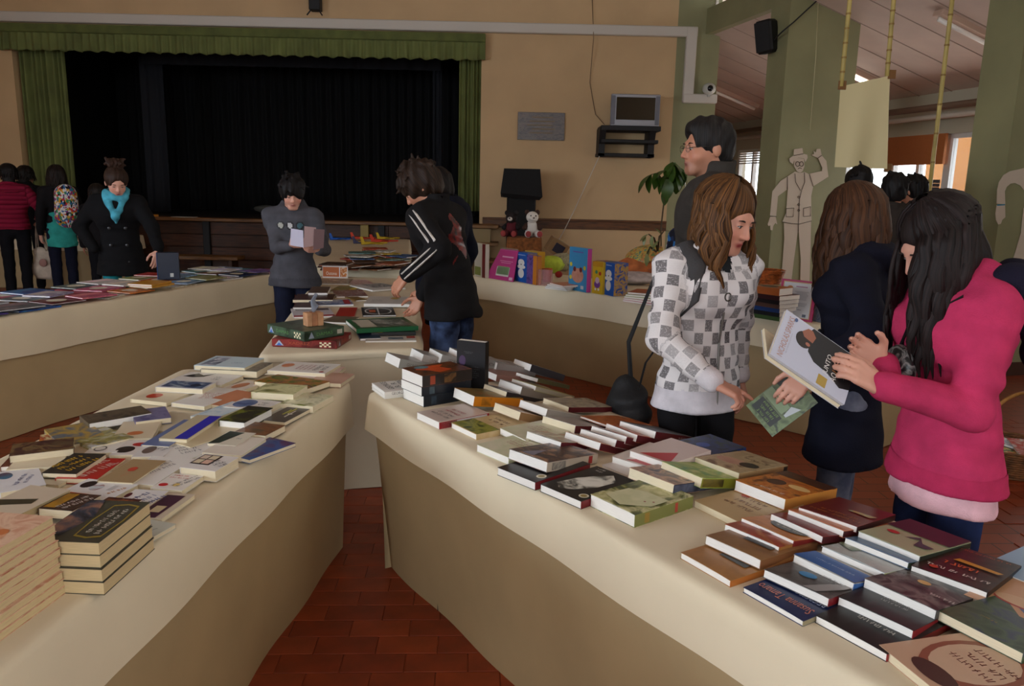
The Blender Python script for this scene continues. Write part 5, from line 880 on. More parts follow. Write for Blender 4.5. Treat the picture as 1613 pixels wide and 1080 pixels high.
d = MB(); a, b_ = hw*0.86, hw; d.add([(-b_, -0.24, zm+0.06), (b_, -0.24, zm+0.02), (b_*0.95, 0.2, zm), (-b_, 0.2, zm), (-a, -0.18, z1), (a, -0.18, z1), (a, 0.18, z1-0.02), (-a, 0.18, z1), (-a*0.95, -0.2, zm), (a, -0.2, zm-0.03)], [(4, 5, 6, 7), (0, 1, 5, 4), (1, 2, 6, 5), (2, 3, 7, 6), (3, 0, 4, 7), (8, 9, 1, 0), (9, 2, 1), (8, 0, 3), (3, 2, 9, 8)]); d.build('top_cloth', mat((12, 12, 13), 0.8, bump=0.3, bs=20), parent=sp)
MB().bbox((x0-x1)/2, (x1-x0)/2, -0.16, 0.16, 0, zm+0.01, 0.02).build('stand_cloth', mat((10, 10, 11), 0.8, bump=0.3, bs=15), parent=sp)
# certificate-like pink book page and its neighbours near the paper man
upright('pink_bordered_sign', 'white page with a pink flowered border standing on the right table', 'sign', (1222, 500), (1278, 508), 438, 0.012, (176, 30, 90), [('r', 0.08, 0.06, 0.92, 0.95, (200, 170, 110)), ('r', 0.1, 0.075, 0.9, 0.93, (206, 208, 212)), ('o', 0.28, 0.8, 0.08, 0.05, (200, 130, 60)), ('o', 0.27, 0.69, 0.08, 0.035, (150, 156, 176)), ('o', 0.28, 0.58, 0.06, 0.04, (200, 150, 110)), ('l', 0.6, 0.84, 0.36, 0.05, 1, (170, 120, 150)), ('l', 0.62, 0.62, 0.4, 0.22, 7, (170, 172, 180)), ('l', 0.58, 0.4, 0.5, 0.1, 3, (170, 172, 180)), ('l', 0.62, 0.27, 0.12, 0.03, 1, (140, 140, 150)), ('r', 0.72, 0.1, 0.82, 0.17, (90, 96, 110))], part='page', lean=rad(-8))
upright('standing_book', 'blue and grey book standing behind the pink bordered page', 'book', (1278, 505), (1296, 509), 470, 0.05, [(60, 80, 110), (120, 124, 130), (50, 70, 110)])
for k, (c, nm) in enumerate((((60, 90, 40), 'green'), ((16, 18, 24), 'black'), ((24, 60, 120), 'royal blue'), ((90, 60, 50), 'brown'), ((26, 20, 26), 'near black'), ((60, 24, 30), 'dark wine'))):
    bk((1196, 494-6.5*k), (1228, 499-6.5*k), (1236, 489-6.5*k), 0.03, c, nm+' book in the stack left of the pink bordered page', z=3.0*k, size=(0.24, 0.2), group='stack left of the pink bordered page', spine='N')
bk((1204, 452), (1228, 455), (1232, 449), 0.045, (180, 96, 30), 'orange and black box on top of that dark stack', z=18.2, size=(0.2, 0.16), spine='N', dec=[('o', 0.4, 0.5, 0.3, 0.3, (30, 24, 24))])
def basket(label, loc, r0, r1, h, col, handle=True, n=28, rz=0.0):
    b = thing('wicker_basket', label, 'basket', loc, rz)
    for k in range(int(h/0.014)):
        t = k/(h/0.014); r = r0+(r1-r0)*t; amp = 0.004*(1 if k % 2 else -1)
        MB().tube([((r+amp*math.cos(i*PI))*math.cos(2*PI*i/n), (r+amp*math.cos(i*PI))*math.sin(2*PI*i/n), 0.008+k*0.014) for i in range(n+1)], 0.0075, 6, cap=False).build('weave_row', mat(col, 0.6, var=0.25, vs=30), parent=b, smooth=True)
    MB().lathe([(0.001, 0), (r0, 0), (r0, 0.008), (0.001, 0.008)], 20).build('base', mat(col, 0.6), parent=b)
    if handle: MB().tube([(r1*math.cos(t), 0.02*math.sin(3*t), h+0.30*math.sin(t)) for t in np.linspace(0, PI, 18)], 0.011, 8).build('handle', mat((150, 104, 50), 0.5, var=0.2, vs=20), parent=b, smooth=True)
    return b
p = ZZ(1208, 447, TT); basket('small orange wicker basket on the right table by the pillar', (p[0]+0.02, p[1]+0.05, TT+0.001), 0.11, 0.15, 0.13, (170, 90, 36), handle=False)
p = ZZ(1600, 752, 0); bl = Vector((p[0]+0.02, p[1]+0.12, 0.004)); basket('brown wicker basket with an arched handle on the floor', bl, 0.19, 0.24, 0.17, (110, 70, 36), rz=rad(25))
for k, (dx, dy, c, lab, rz) in enumerate(((-0.1, -0.05, [(190, 60, 40), (206, 190, 120), (60, 90, 60)], 'red and yellow comic in the floor basket', 20), (0.06, -0.06, [(200, 190, 190), (180, 50, 40), (206, 200, 196)], 'white and red comic in the floor basket', -10), (-0.03, 0.06, [(90, 110, 160), (200, 200, 206), (150, 60, 90)], 'blue and white comic in the floor basket', 60))):
    M = Matrix.Translation((bl.x+dx, bl.y+dy, 0.135+0.012*k))@Matrix.Rotation(rad(rz), 4, 'Z')@Matrix.Rotation(rad(12), 4, 'X')@Matrix.Translation((-0.07, -0.09, 0))
    make_book(M, 0.15, 0.2, 0.012, c, lab, group='comics in the floor basket', name='comic')
# ------------------------------------------------------------------ wall fittings
def onwall(px, py, off=0.0): return YY(px, py, WB-off)
a = onwall(815, 220); b = onwall(890, 178); pq = thing('wall_plaque', 'grey stone plaque on the cream wall', 'plaque', ((a[0]+b[0])/2, WB, (a[2]+b[2])/2)); w2, h2 = (b[0]-a[0])/2, (b[2]-a[2])/2
MB().bbox(-w2, w2, -0.03, 0, -h2, h2, 0.004).build('stone', mat_art([(66, 62, 62), (96, 90, 86), (120, 104, 96), (70, 66, 70)], 9, stretch=(1, 1, 6)), parent=pq)
d = MB()
for k in range(5): d.add([(-w2*(0.4+0.1*(k % 3)), -0.031, h2*(0.6-0.28*k)), (w2*(0.5+0.08*(k % 2)), -0.031, h2*(0.6-0.28*k)), (w2*(0.5+0.08*(k % 2)), -0.031, h2*(0.68-0.28*k)), (-w2*(0.4+0.1*(k % 3)), -0.031, h2*(0.68-0.28*k))], [(0, 1, 2, 3)])
d.build('inscription', mat((128, 110, 84), 0.7), parent=pq)
ty = 0.38; a = onwall(961, 198, ty); b = onwall(1041, 149, ty); tv = thing('television', 'silver framed tube television on the wall bracket', 'television', ((a[0]+b[0])/2, WB-ty, a[2]+0.0)); w2 = (b[0]-a[0])/2; h = b[2]-a[2]
MB().bbox(-w2, w2, 0, 0.05, 0, h, 0.01).build('front_frame', mat((150, 150, 156), 0.35, metal=0.3), parent=tv)
MB().prism([(-w2*0.92, 0.05), (w2*0.92, 0.05), (w2*0.5, 0.3), (-w2*0.5, 0.3)], 0.03, h-0.03).build('rear_case', mat((90, 90, 94), 0.5), parent=tv)
MB().bbox(-w2*0.78, w2*0.8, -0.006, 0.01, h*0.2, h*0.9, 0.004).build('screen', mat((16, 17, 16), 0.08, spec=0.6), parent=tv)
for sx in (-1, 1): MB().bbox(sx*w2*0.9-0.03, sx*w2*0.9+0.03, -0.004, 0.01, h*0.05, h*0.95, 0.003).build('speaker_grille', mat((110, 110, 118), 0.6), parent=tv)
zs0 = onwall(990, 247, ty)[2]; zs1 = a[2]
bkt = thing('tv_bracket', 'black wall bracket with two shelves under the television', 'bracket', (tv.location.x-0.02, WB, zs0)); H_ = zs1-zs0
MB().bbox(-w2-0.12, w2+0.03, -0.5, 0, H_-0.07, H_-0.002, 0.006).build('top_shelf', M_dark, parent=bkt)
MB().bbox(-w2-0.1, w2+0.02, -0.4, 0, H_*0.45, H_*0.45+0.05, 0.006).build('middle_shelf', M_dark, parent=bkt)
MB().bbox(-w2-0.14, w2-0.02, -0.36, 0, 0, 0.05, 0.006).build('bottom_shelf', M_dark, parent=bkt)
for x in (-w2-0.13, w2-0.12): MB().prism([(-0.48, H_-0.03), (0, H_-0.03), (0, 0), (-0.36, 0), (-0.36, H_*0.4)], x, x+0.09, 'yz').build('side_plate', M_dark, parent=bkt)
def cable(label, pts, r, col, name='cable'):
    return tag(MB().tube(pts, r, 6).build(name, mat(col, 0.6), smooth=True), label, 'cable')
cable('thin grey cable running down the wall to the television', [onwall(933, 0, 0.01), onwall(935, 60, 0.1), onwall(929, 130, 0.01), onwall(938, 180, 0.01), onwall(952, 196, 0.1)], 0.006, (120, 96, 70))
cable('white cord slanting down the wall from the bracket', [onwall(944, 246, 0.36), onwall(905, 330, 0.06), onwall(890, 360, 0.05), onwall(868, 400, 0.06)], 0.007, (196, 186, 170))
p = onwall(1117, 140, 0.12); cm_ = thing('dome_camera', 'small white round camera on the corner pillar', 'camera', p); MB().ell((0, 0, 0), (0.10, 0.09, 0.085)).build('dome', mat((190, 190, 180), 0.4), parent=cm_, smooth=True); MB().ell((0.0, -0.07, 0.0), (0.045, 0.03, 0.045)).build('lens', mat((20, 20, 22), 0.15), parent=cm_, smooth=True); MB().bbox(-0.02, 0.02, -0.02, 0.11, -0.11, -0.06, 0.004).build('bracket', mat((180, 180, 172), 0.5), parent=cm_)
# ------------------------------------------------------------------ pillar fittings
def on_face(px, py, a, off=0.0):
    """meet the camera-facing pillar face at aisle coordinate a"""
    d = Vector(ray(px, py)); c = Vector(CAMP); p0 = AP(a-off, 0, 0); return c+d*((p0-c).dot(AA)/d.dot(AA))
def on_side(px, py, off=0.0):
    d = Vector(ray(px, py)); c = Vector(CAMP); p0 = AP(0, -off, 0); return c+d*((p0-c).dot(AB)/d.dot(AB))
p = on_side(1208, 58, 0.15); sk = thing('wall_speaker', 'black wall loudspeaker tilted on the middle pillar', 'loudspeaker', p, rad(-35)); sk.rotation_euler = (rad(8), rad(-6), rad(-48))
MB().bbox(-0.11, 0.11, -0.1, 0.1, -0.19, 0.19, 0.03).build('cabinet', mat((20, 20, 21), 0.6), parent=sk); MB().bbox(-0.095, 0.095, -0.112, -0.098, -0.17, 0.17, 0.005).build('grille', mat((30, 30, 31), 0.8, bump=0.5, bs=300), parent=sk); MB().bbox(-0.03, 0.03, 0.1, 0.2, -0.06, 0.0, 0.008).build('bracket', mat((16, 16, 16), 0.5), parent=sk)
cable('black cable running up from the wall loudspeaker', [on_side(1216, 70, 0.13), on_side(1222, 60, 0.11), on_face(1232, 50, 3.03, 0.05), on_face(1250, 35, 3.03, 0.03), on_face(1288, 0, 3.03, 0.03), on_face(1310, -20, 3.03, 0.03)], 0.009, (24, 24, 24))
cable('pale string hanging on the middle pillar', [on_face(1289, 0, 3.03, 0.02), on_face(1285, 90, 3.03, 0.02), on_face(1276, 205, 3.03, 0.02)], 0.004, (190, 180, 140), 'string')
def cutout(name, label, polys, a, conv, thick=0.004, col=(196, 180, 160)):
    t = thing(name, label, 'cut-out'); base = None
    for nm, poly, off in polys:
        pts = [on_face(*conv(x, y), a, 0.012+off) for x, y in poly]; n = len(pts)
        d = MB(); d.add(pts+[p+AA*thick for p in pts], [tuple(range(n)), tuple(range(2*n-1, n-1, -1))]+[(i, n+i, n+(i+1) % n, (i+1) % n) for i in range(n)])
        d.build(nm, mat(col, 0.8), parent=t)
    return t
cv = lambda x, y: (1180+x/4.5, 220+y/4.5)
man = [('hat', [(318, 68), (378, 58), (384, 100), (412, 106), (415, 128), (400, 158), (390, 132), (350, 128), (318, 150), (312, 172), (290, 158), (286, 132), (316, 112)], 0.002),
       ('head', [(322, 140), (352, 130), (390, 134), (392, 190), (380, 222), (362, 235), (340, 224), (318, 186)], 0.0),
       ('jacket', [(325, 225), (362, 236), (392, 228), (428, 244), (455, 330), (440, 400), (443, 575), (400, 586), (355, 598), (300, 594), (236, 582), (262, 520), (275, 350), (270, 262)], 0.0),
       ('raised_arm', [(428, 240), (515, 222), (520, 200), (490, 130), (516, 112), (548, 150), (562, 262), (455, 330)], 0.0),
       ('raised_hand', [(488, 128), (462, 118), (443, 108), (462, 100), (456, 78), (476, 90), (478, 66), (505, 64), (515, 110)], 0.0),
       ('lowered_arm', [(272, 262), (225, 290), (165, 365), (148, 540), (192, 545), (205, 400), (270, 352)], 0.0),
       ('lowered_hand', [(150, 545), (132, 600), (140, 612), (150, 605), (152, 640), (166, 642), (172, 610), (186, 590), (200, 600), (188, 545)], 0.0),
       ('trouser_leg', [(247, 588), (300, 596), (352, 600), (345, 650), (318, 850), (300, 1000), (215, 1025), (235, 900), (250, 700)], 0.0), ('trouser_leg', [(352, 600), (400, 588), (440, 578), (437, 720), (428, 1020), (362, 1010), (366, 840), (352, 650)], 0.0)]
mo = cutout('paper_man', 'pale paper cut-out of a waving man in a hat on the pillar', man, 3.03, cv)
lines = [[(350, 598), (358, 420), (372, 360)], [(325, 240), (330, 300), (365, 360)], [(392, 232), (395, 300), (372, 358)], [(262, 488), (318, 484), (312, 545), (262, 545), (262, 488)], [(386, 486), (436, 474), (436, 540), (386, 544), (386, 486)], [(272, 262), (270, 352)], [(428, 244), (455, 330)], [(148, 540), (194, 544)], [(488, 130), (514, 112)], [(348, 206), (360, 198), (372, 204)], [(350, 600), (347, 650)], [(236, 582), (300, 594), (355, 598), (443, 575)], [(316, 112), (384, 100)]]
lines += [[(344+14*math.cos(t), 172+17*math.sin(t)) for t in np.linspace(0, 6.28, 13)], [(372+14*math.cos(t), 172+17*math.sin(t)) for t in np.linspace(0, 6.28, 13)]]+[[(352+7*math.cos(t), y+7*math.sin(t)) for t in np.linspace(0, 6.28, 9)] for y in (407, 460, 500)]
d = MB()
for L_ in lines: d.tube([on_face(*cv(x, y), 3.03, 0.0165) for x, y in L_], 0.0035, 4)
d.build('ink_outline', mat((70, 56, 50), 0.8), parent=mo)['kind'] = 'stuff'
cv3 = lambda x, y: (1540+x/4.9, 240+y/4.9)
arm = [('upper_arm', [(152, 290), (165, 230), (200, 175), (250, 145), (320, 130), (420, 105), (520, 140), (520, 330), (420, 300), (358, 290), (330, 255), (290, 236), (255, 240), (225, 265), (210, 300), (214, 400), (148, 395)], 0.0), ('hand', [(148, 408), (212, 402), (214, 500), (190, 520), (180, 550), (160, 556), (142, 520), (138, 470)], 0.0), ('leg', [(355, 430), (520, 380), (520, 900), (430, 960), (320, 950), (255, 880), (300, 740), (335, 620)], 0.0)]
ao = cutout('paper_figure', 'pale paper cut-out figure with a bent arm on the right pillar', arm, 0.0, cv3)
pts = [on_face(*cv3(x, y), 0.0, 0.02) for x, y in ((150, 412), (150, 402), (212, 398), (210, 408))]; MB().add(pts, [(0, 1, 2, 3)]).build('wristband', mat((40, 120, 150), 0.6), parent=ao)
# hanging sheet and bamboo poles
HY = 7.6
M_bam = mat((190, 170, 100), 0.5, var=0.15, vs=10, stretch=(1, 1, 0.3), name='bamboo')
def pole(lab, p0, p1, dep):
    a = Vector(YY(p0[0], p0[1], dep)); b = Vector(YY(p1[0], p1[1], dep)); t = thing('bamboo_pole', lab, 'pole', b, group='hanging bamboo poles')
    n = 7; MB().tube([(a-b)*(k/n) for k in range(n+1)], 0.02, 10).build('cane', M_bam, parent=t, smooth=True)
    for k in range(1, n): c = (a-b)*(k/n); dv = (a-b).normalized()*0.008; MB().tube([c-dv, c+dv], 0.0235, 10).build('node', mat((150, 120, 60), 0.5), parent=t)
    return t
pole('bamboo pole above the left corner of the hanging sheet', (1341, -25), (1325, 136), HY); pole('bamboo pole above the right corner of the hanging sheet', (1410, -25), (1397, 120), HY); pole('long bamboo pole hanging right of the sheet', (1503, -25), (1464, 300), HY+0.3)
hs = thing('hanging_sheet', 'cream paper sheet hanging from bamboo poles', 'sheet', YY(1360, 130, HY)); o0 = Vector(YY(1360, 130, HY))
c00, c10, c01, c11 = [Vector(YY(x, y, HY)) for x, y in ((1324, 136), (1402, 119), (1316, 263), (1396, 266))]
vs = []; fs = []; n = 14
for j in range(n+1):
    for i in range(n+1):
        u, v = i/n, j/n; p = c00.lerp(c10, u).lerp(c01.lerp(c11, u), v)-o0; p.y += 0.02*math.sin(u*9+v*2)*v; vs.append(p)
W_ = n+1; m_ = len(vs); vs += [p+Vector((0, 0.004, 0)) for p in vs]
for j in range(n):
    for i in range(n): a = j*W_+i; fs += [(a, a+W_, a+W_+1, a+1), (m_+a, m_+a+1, m_+a+W_+1, m_+a+W_)]
MB().add(vs, fs).build('paper', mat((222, 208, 160), 0.8), parent=hs, smooth=True)
for c in (c00, c10, c11): q = c-o0; MB().bbox(q.x-0.02, q.x+0.05, q.y-0.01, q.y+0.01, q.z-0.03, q.z+0.05, 0.003).build('tape', mat((130, 90, 50), 0.6), parent=hs)
# ------------------------------------------------------------------ plants
def leaf_mesh(L, W):
    n = 7; vs = []; fs = []
    for i in range(n+1):
        t = i/n; w = W*math.sin(PI*min(1, t*0.93+0.05))**0.8; z = -0.35*L*t*t
        vs += [(-w, L*t, z+0.12*w), (0, L*t, z), (w, L*t, z+0.12*w)]
    for i in range(n): a = i*3; fs += [(a, a+1, a+4, a+3), (a+1, a+2, a+5, a+4)]
    b = len(vs); vs += [(x, y, z-0.0012) for x, y, z in vs]; fs += [tuple(b+i for i in f[::-1]) for f in list(fs)]
    return vs, fs
def plant(label, px, py, dep, stems, leafc, pot, L=0.17, W=0.035, potr=0.14, poth=0.26, base=0.0):
    p = YY(px, py, dep); t = thing('potted_plant', label, 'plant', (p[0], dep, base))
    MB().lathe([(potr*0.7, 0), (potr*0.95, poth*0.85), (potr, poth*0.86), (potr, poth), (potr*0.9, poth), (potr*0.88, poth*0.9), (0.001, poth*0.9)], 20).build('pot', mat(pot, 0.7), parent=t, smooth=False)
    me = bpy.data.meshes.new('leaf'); vs, fs = leaf_mesh(L, W); me.from_pydata(vs, [], fs); me.materials.append(mat(leafc, 0.35, var=0.15, vs=8)); me.polygons.foreach_set('use_smooth', [True]*len(fs))
    rr = random.Random(px)
    for pts, leaves in stems:
        P = [Vector((YY(x, y, dep)[0]-p[0], dy, YY(x, y, dep)[2]-base)) for x, y, dy in pts]
        MB().tube(P, [0.009]*(len(P)-1)+[0.005], 6).build('stem', mat((70, 56, 30), 0.6), parent=t, smooth=True)
        for x, y, ang, dy in leaves:
            q = Vector((YY(x, y, dep)[0]-p[0], dy, YY(x, y, dep)[2]-base)); o = bpy.data.objects.new('leaf', me); COL.objects.link(o); o.parent = t; o.location = q
            # ang: direction the leaf points in the wall plane, 0 right, 90 up
            d = Vector((math.cos(rad(ang)), -0.35+rr.uniform(-0.2, 0.2), math.sin(rad(ang)))).normalized(); o.rotation_euler = d.to_track_quat('Y', 'Z').to_euler(); s = rr.uniform(0.85, 1.2); o.scale = (s, s, s)
    return t
plant('tall green rubber plant by the corner pillar', 1042, 420, 9.2, [([(1042, 430, 0), (1041, 360, 0), (1046, 310, -0.03), (1050, 280, -0.05), (1058, 255, -0.05)], [(1047, 268, 200, -0.05), (1047, 275, 235, -0.08), (1049, 282, 268, -0.1), (1050, 280, 300, -0.05), (1058, 256, 230, -0.05), (1060, 256, 285, -0.08), (1060, 257, 320, -0.05), (1062, 270, 300, -0.05), (1066, 275, 270, -0.05), (1070, 268, 310, -0.02), (1057, 262, 255, -0.12), (1046, 300, 280, 0)]), ([(1047, 300, -0.02), (1036, 272, -0.05), (1024, 275, -0.06)], [(1024, 275, 250, -0.06), (1030, 273, 280, -0.07), (1022, 276, 220, -0.06), (1034, 273, 300, -0.05)]), ([(1047, 290, 0), (1062, 268, 0), (1072, 265, 0)], [(1072, 265, 280, 0), (1070, 265, 320, 0), (1066, 267, 255, 0)])], (56, 84, 26), (120, 70, 40), L=0.19, W=0.062)
plant('small trailing houseplant in a terracotta pot on the right table', 1036, 408, 7.0, [([(1036, 395, 0), (1030, 375, -0.02), (1020, 368, -0.05)], [(1020, 368, 200, -0.05), (1026, 371, 260, -0.05), (1015, 370, 250, -0.05)]), ([(1036, 395, 0), (1038, 372, -0.02), (1045, 364, -0.02)], [(1045, 364, 20, 0), (1040, 368, 120, 0), (1036, 378, 220, -0.05)]), ([(1034, 396, 0), (1022, 388, -0.08), (1016, 398, -0.1)], [(1016, 398, 270, -0.1), (1022, 388, 240, -0.08)])], (130, 140, 90), (160, 84, 44), L=0.09, W=0.018, potr=0.08, poth=0.12, base=TT+0.002)
# ------------------------------------------------------------------ people: smooth blended volumes turned into one surface
def V3(*a): return np.array(a, dtype=np.float64)
def nrm(v): return v/(np.linalg.norm(v)+1e-9)
def cap(a, b, ra, rb=None, k=0.02, fl=None, sub=False): return dict(t='c', a=np.array(a, float), b=np.array(b, float), ra=ra, rb=ra if rb is None else rb, k=k, fl=fl, sub=sub)
def elp(c, r, k=0.02, R=None, sub=False): return dict(t='e', c=np.array(c, float), r=np.array(r, float), k=k, R=np.eye(3) if R is None else R, sub=sub)
def sdf_eval(prims, res, noise=None):
    lo = np.full(3, 1e9); hi = -lo
    for p in prims:
        if p['t'] == 'h': continue
        if p['t'] == 'c':
            R = max(p['ra'], p['rb'])*(p['fl'][2] if p['fl'] is not None and len(p['fl']) > 2 else 1.0); p['lo'] = np.minimum(p['a'], p['b'])-R; p['hi'] = np.maximum(p['a'], p['b'])+R
        else:
            e = np.sqrt(((p['R']*p['r'][None, :])**2).sum(1)); p['lo'] = p['c']-e; p['hi'] = p['c']+e
        if not p['sub']: lo = np.minimum(lo, p['lo']); hi = np.maximum(hi, p['hi'])
    lo -= 0.03; hi += 0.03
    n = np.ceil((hi-lo)/res).astype(int)+1
    F = np.full(tuple(n), 0.05, dtype=np.float32)
    ax = [(lo[i]+res*np.arange(n[i])).astype(np.float32) for i in range(3)]
    for p in prims:
        if p['t'] == 'h': np.maximum(F, (p['z']-ax[2]).astype(np.float32)[None, None, :], out=F); continue   # cut off flat below a height
        pad = p['k']+0.012+2*res
        i0 = np.maximum(((p['lo']-pad-lo)/res).astype(int), 0); i1 = np.minimum(((p['hi']+pad-lo)/res).astype(int)+2, n)
        if (i1 <= i0).any(): continue
        X = ax[0][i0[0]:i1[0], None, None]; Y = ax[1][None, i0[1]:i1[1], None]; Z = ax[2][None, None, i0[2]:i1[2]]
        if p['t'] == 'c':
            a, b = p['a'], p['b']; x, y, z = X-a[0], Y-a[1], Z-a[2]; d = b-a
            if p['fl'] is not None:   # flatten across axis nv by s
                nv, s = p['fl'][0], p['fl'][1]; q = (x*nv[0]+y*nv[1]+z*nv[2])*(1/s-1); x, y, z = x+q*nv[0], y+q*nv[1], z+q*nv[2]
                dq = d.dot(nv)*(1/s-1); d = d+dq*nv
            L = d.dot(d)+1e-9; t = np.clip((x*d[0]+y*d[1]+z*d[2])/L, 0, 1)
            D = np.sqrt((x-t*d[0])**2+(y-t*d[1])**2+(z-t*d[2])**2)-(p['ra']+(p['rb']-p['ra'])*t)
            if p['fl'] is not None: D = D*(0.5+0.5*p['fl'][1])
        else:
            x, y, z = X-p['c'][0], Y-p['c'][1], Z-p['c'][2]; R, r = p['R'], p['r']
            u = (x*R[0, 0]+y*R[1, 0]+z*R[2, 0])/r[0]; v = (x*R[0, 1]+y*R[1, 1]+z*R[2, 1])/r[1]; w = (x*R[0, 2]+y*R[1, 2]+z*R[2, 2])/r[2]
            k0 = np.sqrt(u*u+v*v+w*w); k1 = np.sqrt((u/r[0])**2+(v/r[1])**2+(w/r[2])**2)+1e-6
            D = k0*(k0-1)/k1
        G = F[i0[0]:i1[0], i0[1]:i1[1], i0[2]:i1[2]]; k = p['k']
        if p['sub']: h = np.maximum(k-np.abs(-G-D), 0)/k; G[...] = -(np.minimum(-G, D)-h*h*k*0.25)
        else: h = np.maximum(k-np.abs(G-D), 0)/k; G[...] = np.minimum(G, D)-h*h*k*0.25
    if noise:
        X = ax[0][:, None, None]; Y = ax[1][None, :, None]; Z = ax[2][None, None, :]
        for (kx, ky, kz, ph, amp) in noise: F += (amp*np.sin(kx*X+ky*Y+kz*Z+ph+1.3*np.sin(0.6*kz*Z+0.4*kx*Y))).astype(np.float32)
    F[0] = F[-1] = 0.05; F[:, 0] = F[:, -1] = 0.05; F[:, :, 0] = F[:, :, -1] = 0.05
    return F, lo
def surface_nets(F, lo, res):
    s = F < 0; n = np.array(F.shape); st = np.array([n[1]*n[2], n[2], 1]); Ff = F.ravel()
    ids = []; pts = []; quads = []
    off = 0
    for ax in range(3):
        sl0 = [slice(None)]*3; sl1 = [slice(None)]*3; sl0[ax] = slice(0, -1); sl1[ax] = slice(1, None)
        c = np.argwhere(s[tuple(sl0)] != s[tuple(sl1)])
        if len(c) == 0: continue
        base = c@st; f0 = Ff[base]; f1 = Ff[base+st[ax]]; t = f0/(f0-f1)
        P = c.astype(np.float64); P[:, ax] += t
        o1, o2 = [(1, 2), (2, 0), (0, 1)][ax]
        cells = [base-st[o1]-st[o2], base-st[o2], base, base-st[o1]]
        for k in range(4): ids.append(cells[k]); pts.append(P)
        m = len(c); q = np.stack([off+np.arange(m)+k*m for k in range(4)], 1); flip = f0 > 0
        q[flip] = q[flip][:, ::-1]; quads.append(q); off += 4*m
    ids = np.concatenate(ids); pts = np.concatenate(pts); quads = np.concatenate(quads)
    u, inv = np.unique(ids, return_inverse=True); cnt = np.bincount(inv).astype(float)
    v = np.stack([np.bincount(inv, pts[:, i])/cnt for i in range(3)], 1)
    return v*res+lo, inv[quads]
def np_mesh(name, v, q, material, parent, attrs=None, smooth=True, color=None):
    me = bpy.data.meshes.new(name); me.vertices.add(len(v)); me.vertices.foreach_set('co', v.astype(np.float32).ravel())
    me.loops.add(q.size); me.loops.foreach_set('vertex_index', q.astype(np.int32).ravel()); me.polygons.add(len(q))
    me.polygons.foreach_set('loop_start', np.arange(0, q.size, 4, dtype=np.int32)); me.polygons.foreach_set('use_smooth', np.ones(len(q), dtype=bool))
    me.update(calc_edges=True); me.materials.append(material)
    if attrs is not None: at = me.attributes.new('cuv', 'FLOAT_VECTOR', 'POINT'); at.data.foreach_set('vector', attrs.astype(np.float32).ravel())
    if color is not None: at = me.attributes.new('tint', 'FLOAT_COLOR', 'POINT'); at.data.foreach_set('color', color.astype(np.float32).ravel())
    o = bpy.data.objects.new(name, me); COL.objects.link(o); o.parent = parent
    return o
def sdf_obj(name, prims, res, material, parent, noise=None, segs=None, color=None, smooth_it=1):
    F, lo = sdf_eval(prims, res, noise); v, q = surface_nets(F, lo, res)
    for _ in range(smooth_it):   # one light relaxation along the quad edges
        acc = np.zeros_like(v); cnt = np.zeros(len(v))
        for a, b in ((0, 1), (1, 2), (2, 3), (3, 0)):
            for i in range(3): acc[:, i] += np.bincount(q[:, a], v[q[:, b], i], len(v))+np.bincount(q[:, b], v[q[:, a], i], len(v))
            cnt += np.bincount(q[:, a], minlength=len(v))+np.bincount(q[:, b], minlength=len(v))
        v = v*0.5+0.5*acc/np.maximum(cnt, 1)[:, None]
    at = None
    if segs is not None:   # cloth coordinates: along and around the nearest limb
        best = np.full(len(v), 1e9); at = np.zeros((len(v), 3))
        for k, (a, b, r, ref) in enumerate(segs):
            d = b-a; L = np.linalg.norm(d); d = d/L; w = v-a; t = w@d; tc = np.clip(t, 0, L); dist = np.linalg.norm(w-tc[:, None]*d, axis=1)-r
            e1 = nrm(ref-d*ref.dot(d)); e2 = np.cross(d, e1); ang = np.arctan2(w@e2, w@e1); m = dist < best
            best[m] = dist[m]; at[m, 0] = ang[m]*r; at[m, 1] = t[m]; at[m, 2] = k
    col = color(v) if color else None
    return np_mesh(name, v, q, material, parent, at, color=col)
def m_skin(base):
    key = ('skin', tuple(base))
    if key in _mc: return _mc[key]
    m = bpy.data.materials.new('skin'); m.use_nodes = True; nt = m.node_tree; b = nt.nodes['Principled BSDF']
    a = nt.nodes.new('ShaderNodeAttribute'); a.attribute_name = 'tint'; nt.links.new(a.outputs['Color'], b.inputs['Base Color'])
    b.inputs['Roughness'].default_value = 0.5; b.inputs['Subsurface Weight'].default_value = 0.08; b.inputs['Subsurface Radius'].default_value = (0.01, 0.004, 0.002)
    _mc[key] = m; return m
def m_hair(c1, c2):
    key = ('hair', tuple(c1), tuple(c2))
    if key in _mc: return _mc[key]
    m = bpy.data.materials.new('hair'); m.use_nodes = True; nt = m.node_tree; b = nt.nodes['Principled BSDF']; L = nt.links
    a = nt.nodes.new('ShaderNodeAttribute'); a.attribute_name = 'cuv'; mp = nt.nodes.new('ShaderNodeMapping'); mp.inputs['Scale'].default_value = (260, 3.5, 7); L.new(a.outputs['Vector'], mp.inputs[0])
    n = nt.nodes.new('ShaderNodeTexNoise'); n.inputs['Scale'].default_value = 1.0; n.inputs['Detail'].default_value = 3; L.new(mp.outputs[0], n.inputs['Vector'])
    r = nt.nodes.new('ShaderNodeValToRGB'); r.color_ramp.elements[0].color = lin(c1); r.color_ramp.elements[1].color = lin(c2); r.color_ramp.elements[0].position = 0.35; r.color_ramp.elements[1].position = 0.72
    L.new(n.outputs['Fac'], r.inputs[0]); L.new(r.outputs[0], b.inputs['Base Color']); b.inputs['Roughness'].default_value = 0.55; b.inputs['Specular IOR Level'].default_value = 0.2
    bp = nt.nodes.new('ShaderNodeBump'); bp.inputs['Strength'].default_value = 0.6; bp.inputs['Distance'].default_value = 0.004; L.new(n.outputs['Fac'], bp.inputs['Height']); L.new(bp.outputs[0], b.inputs['Normal'])
    _mc[key] = m; return m
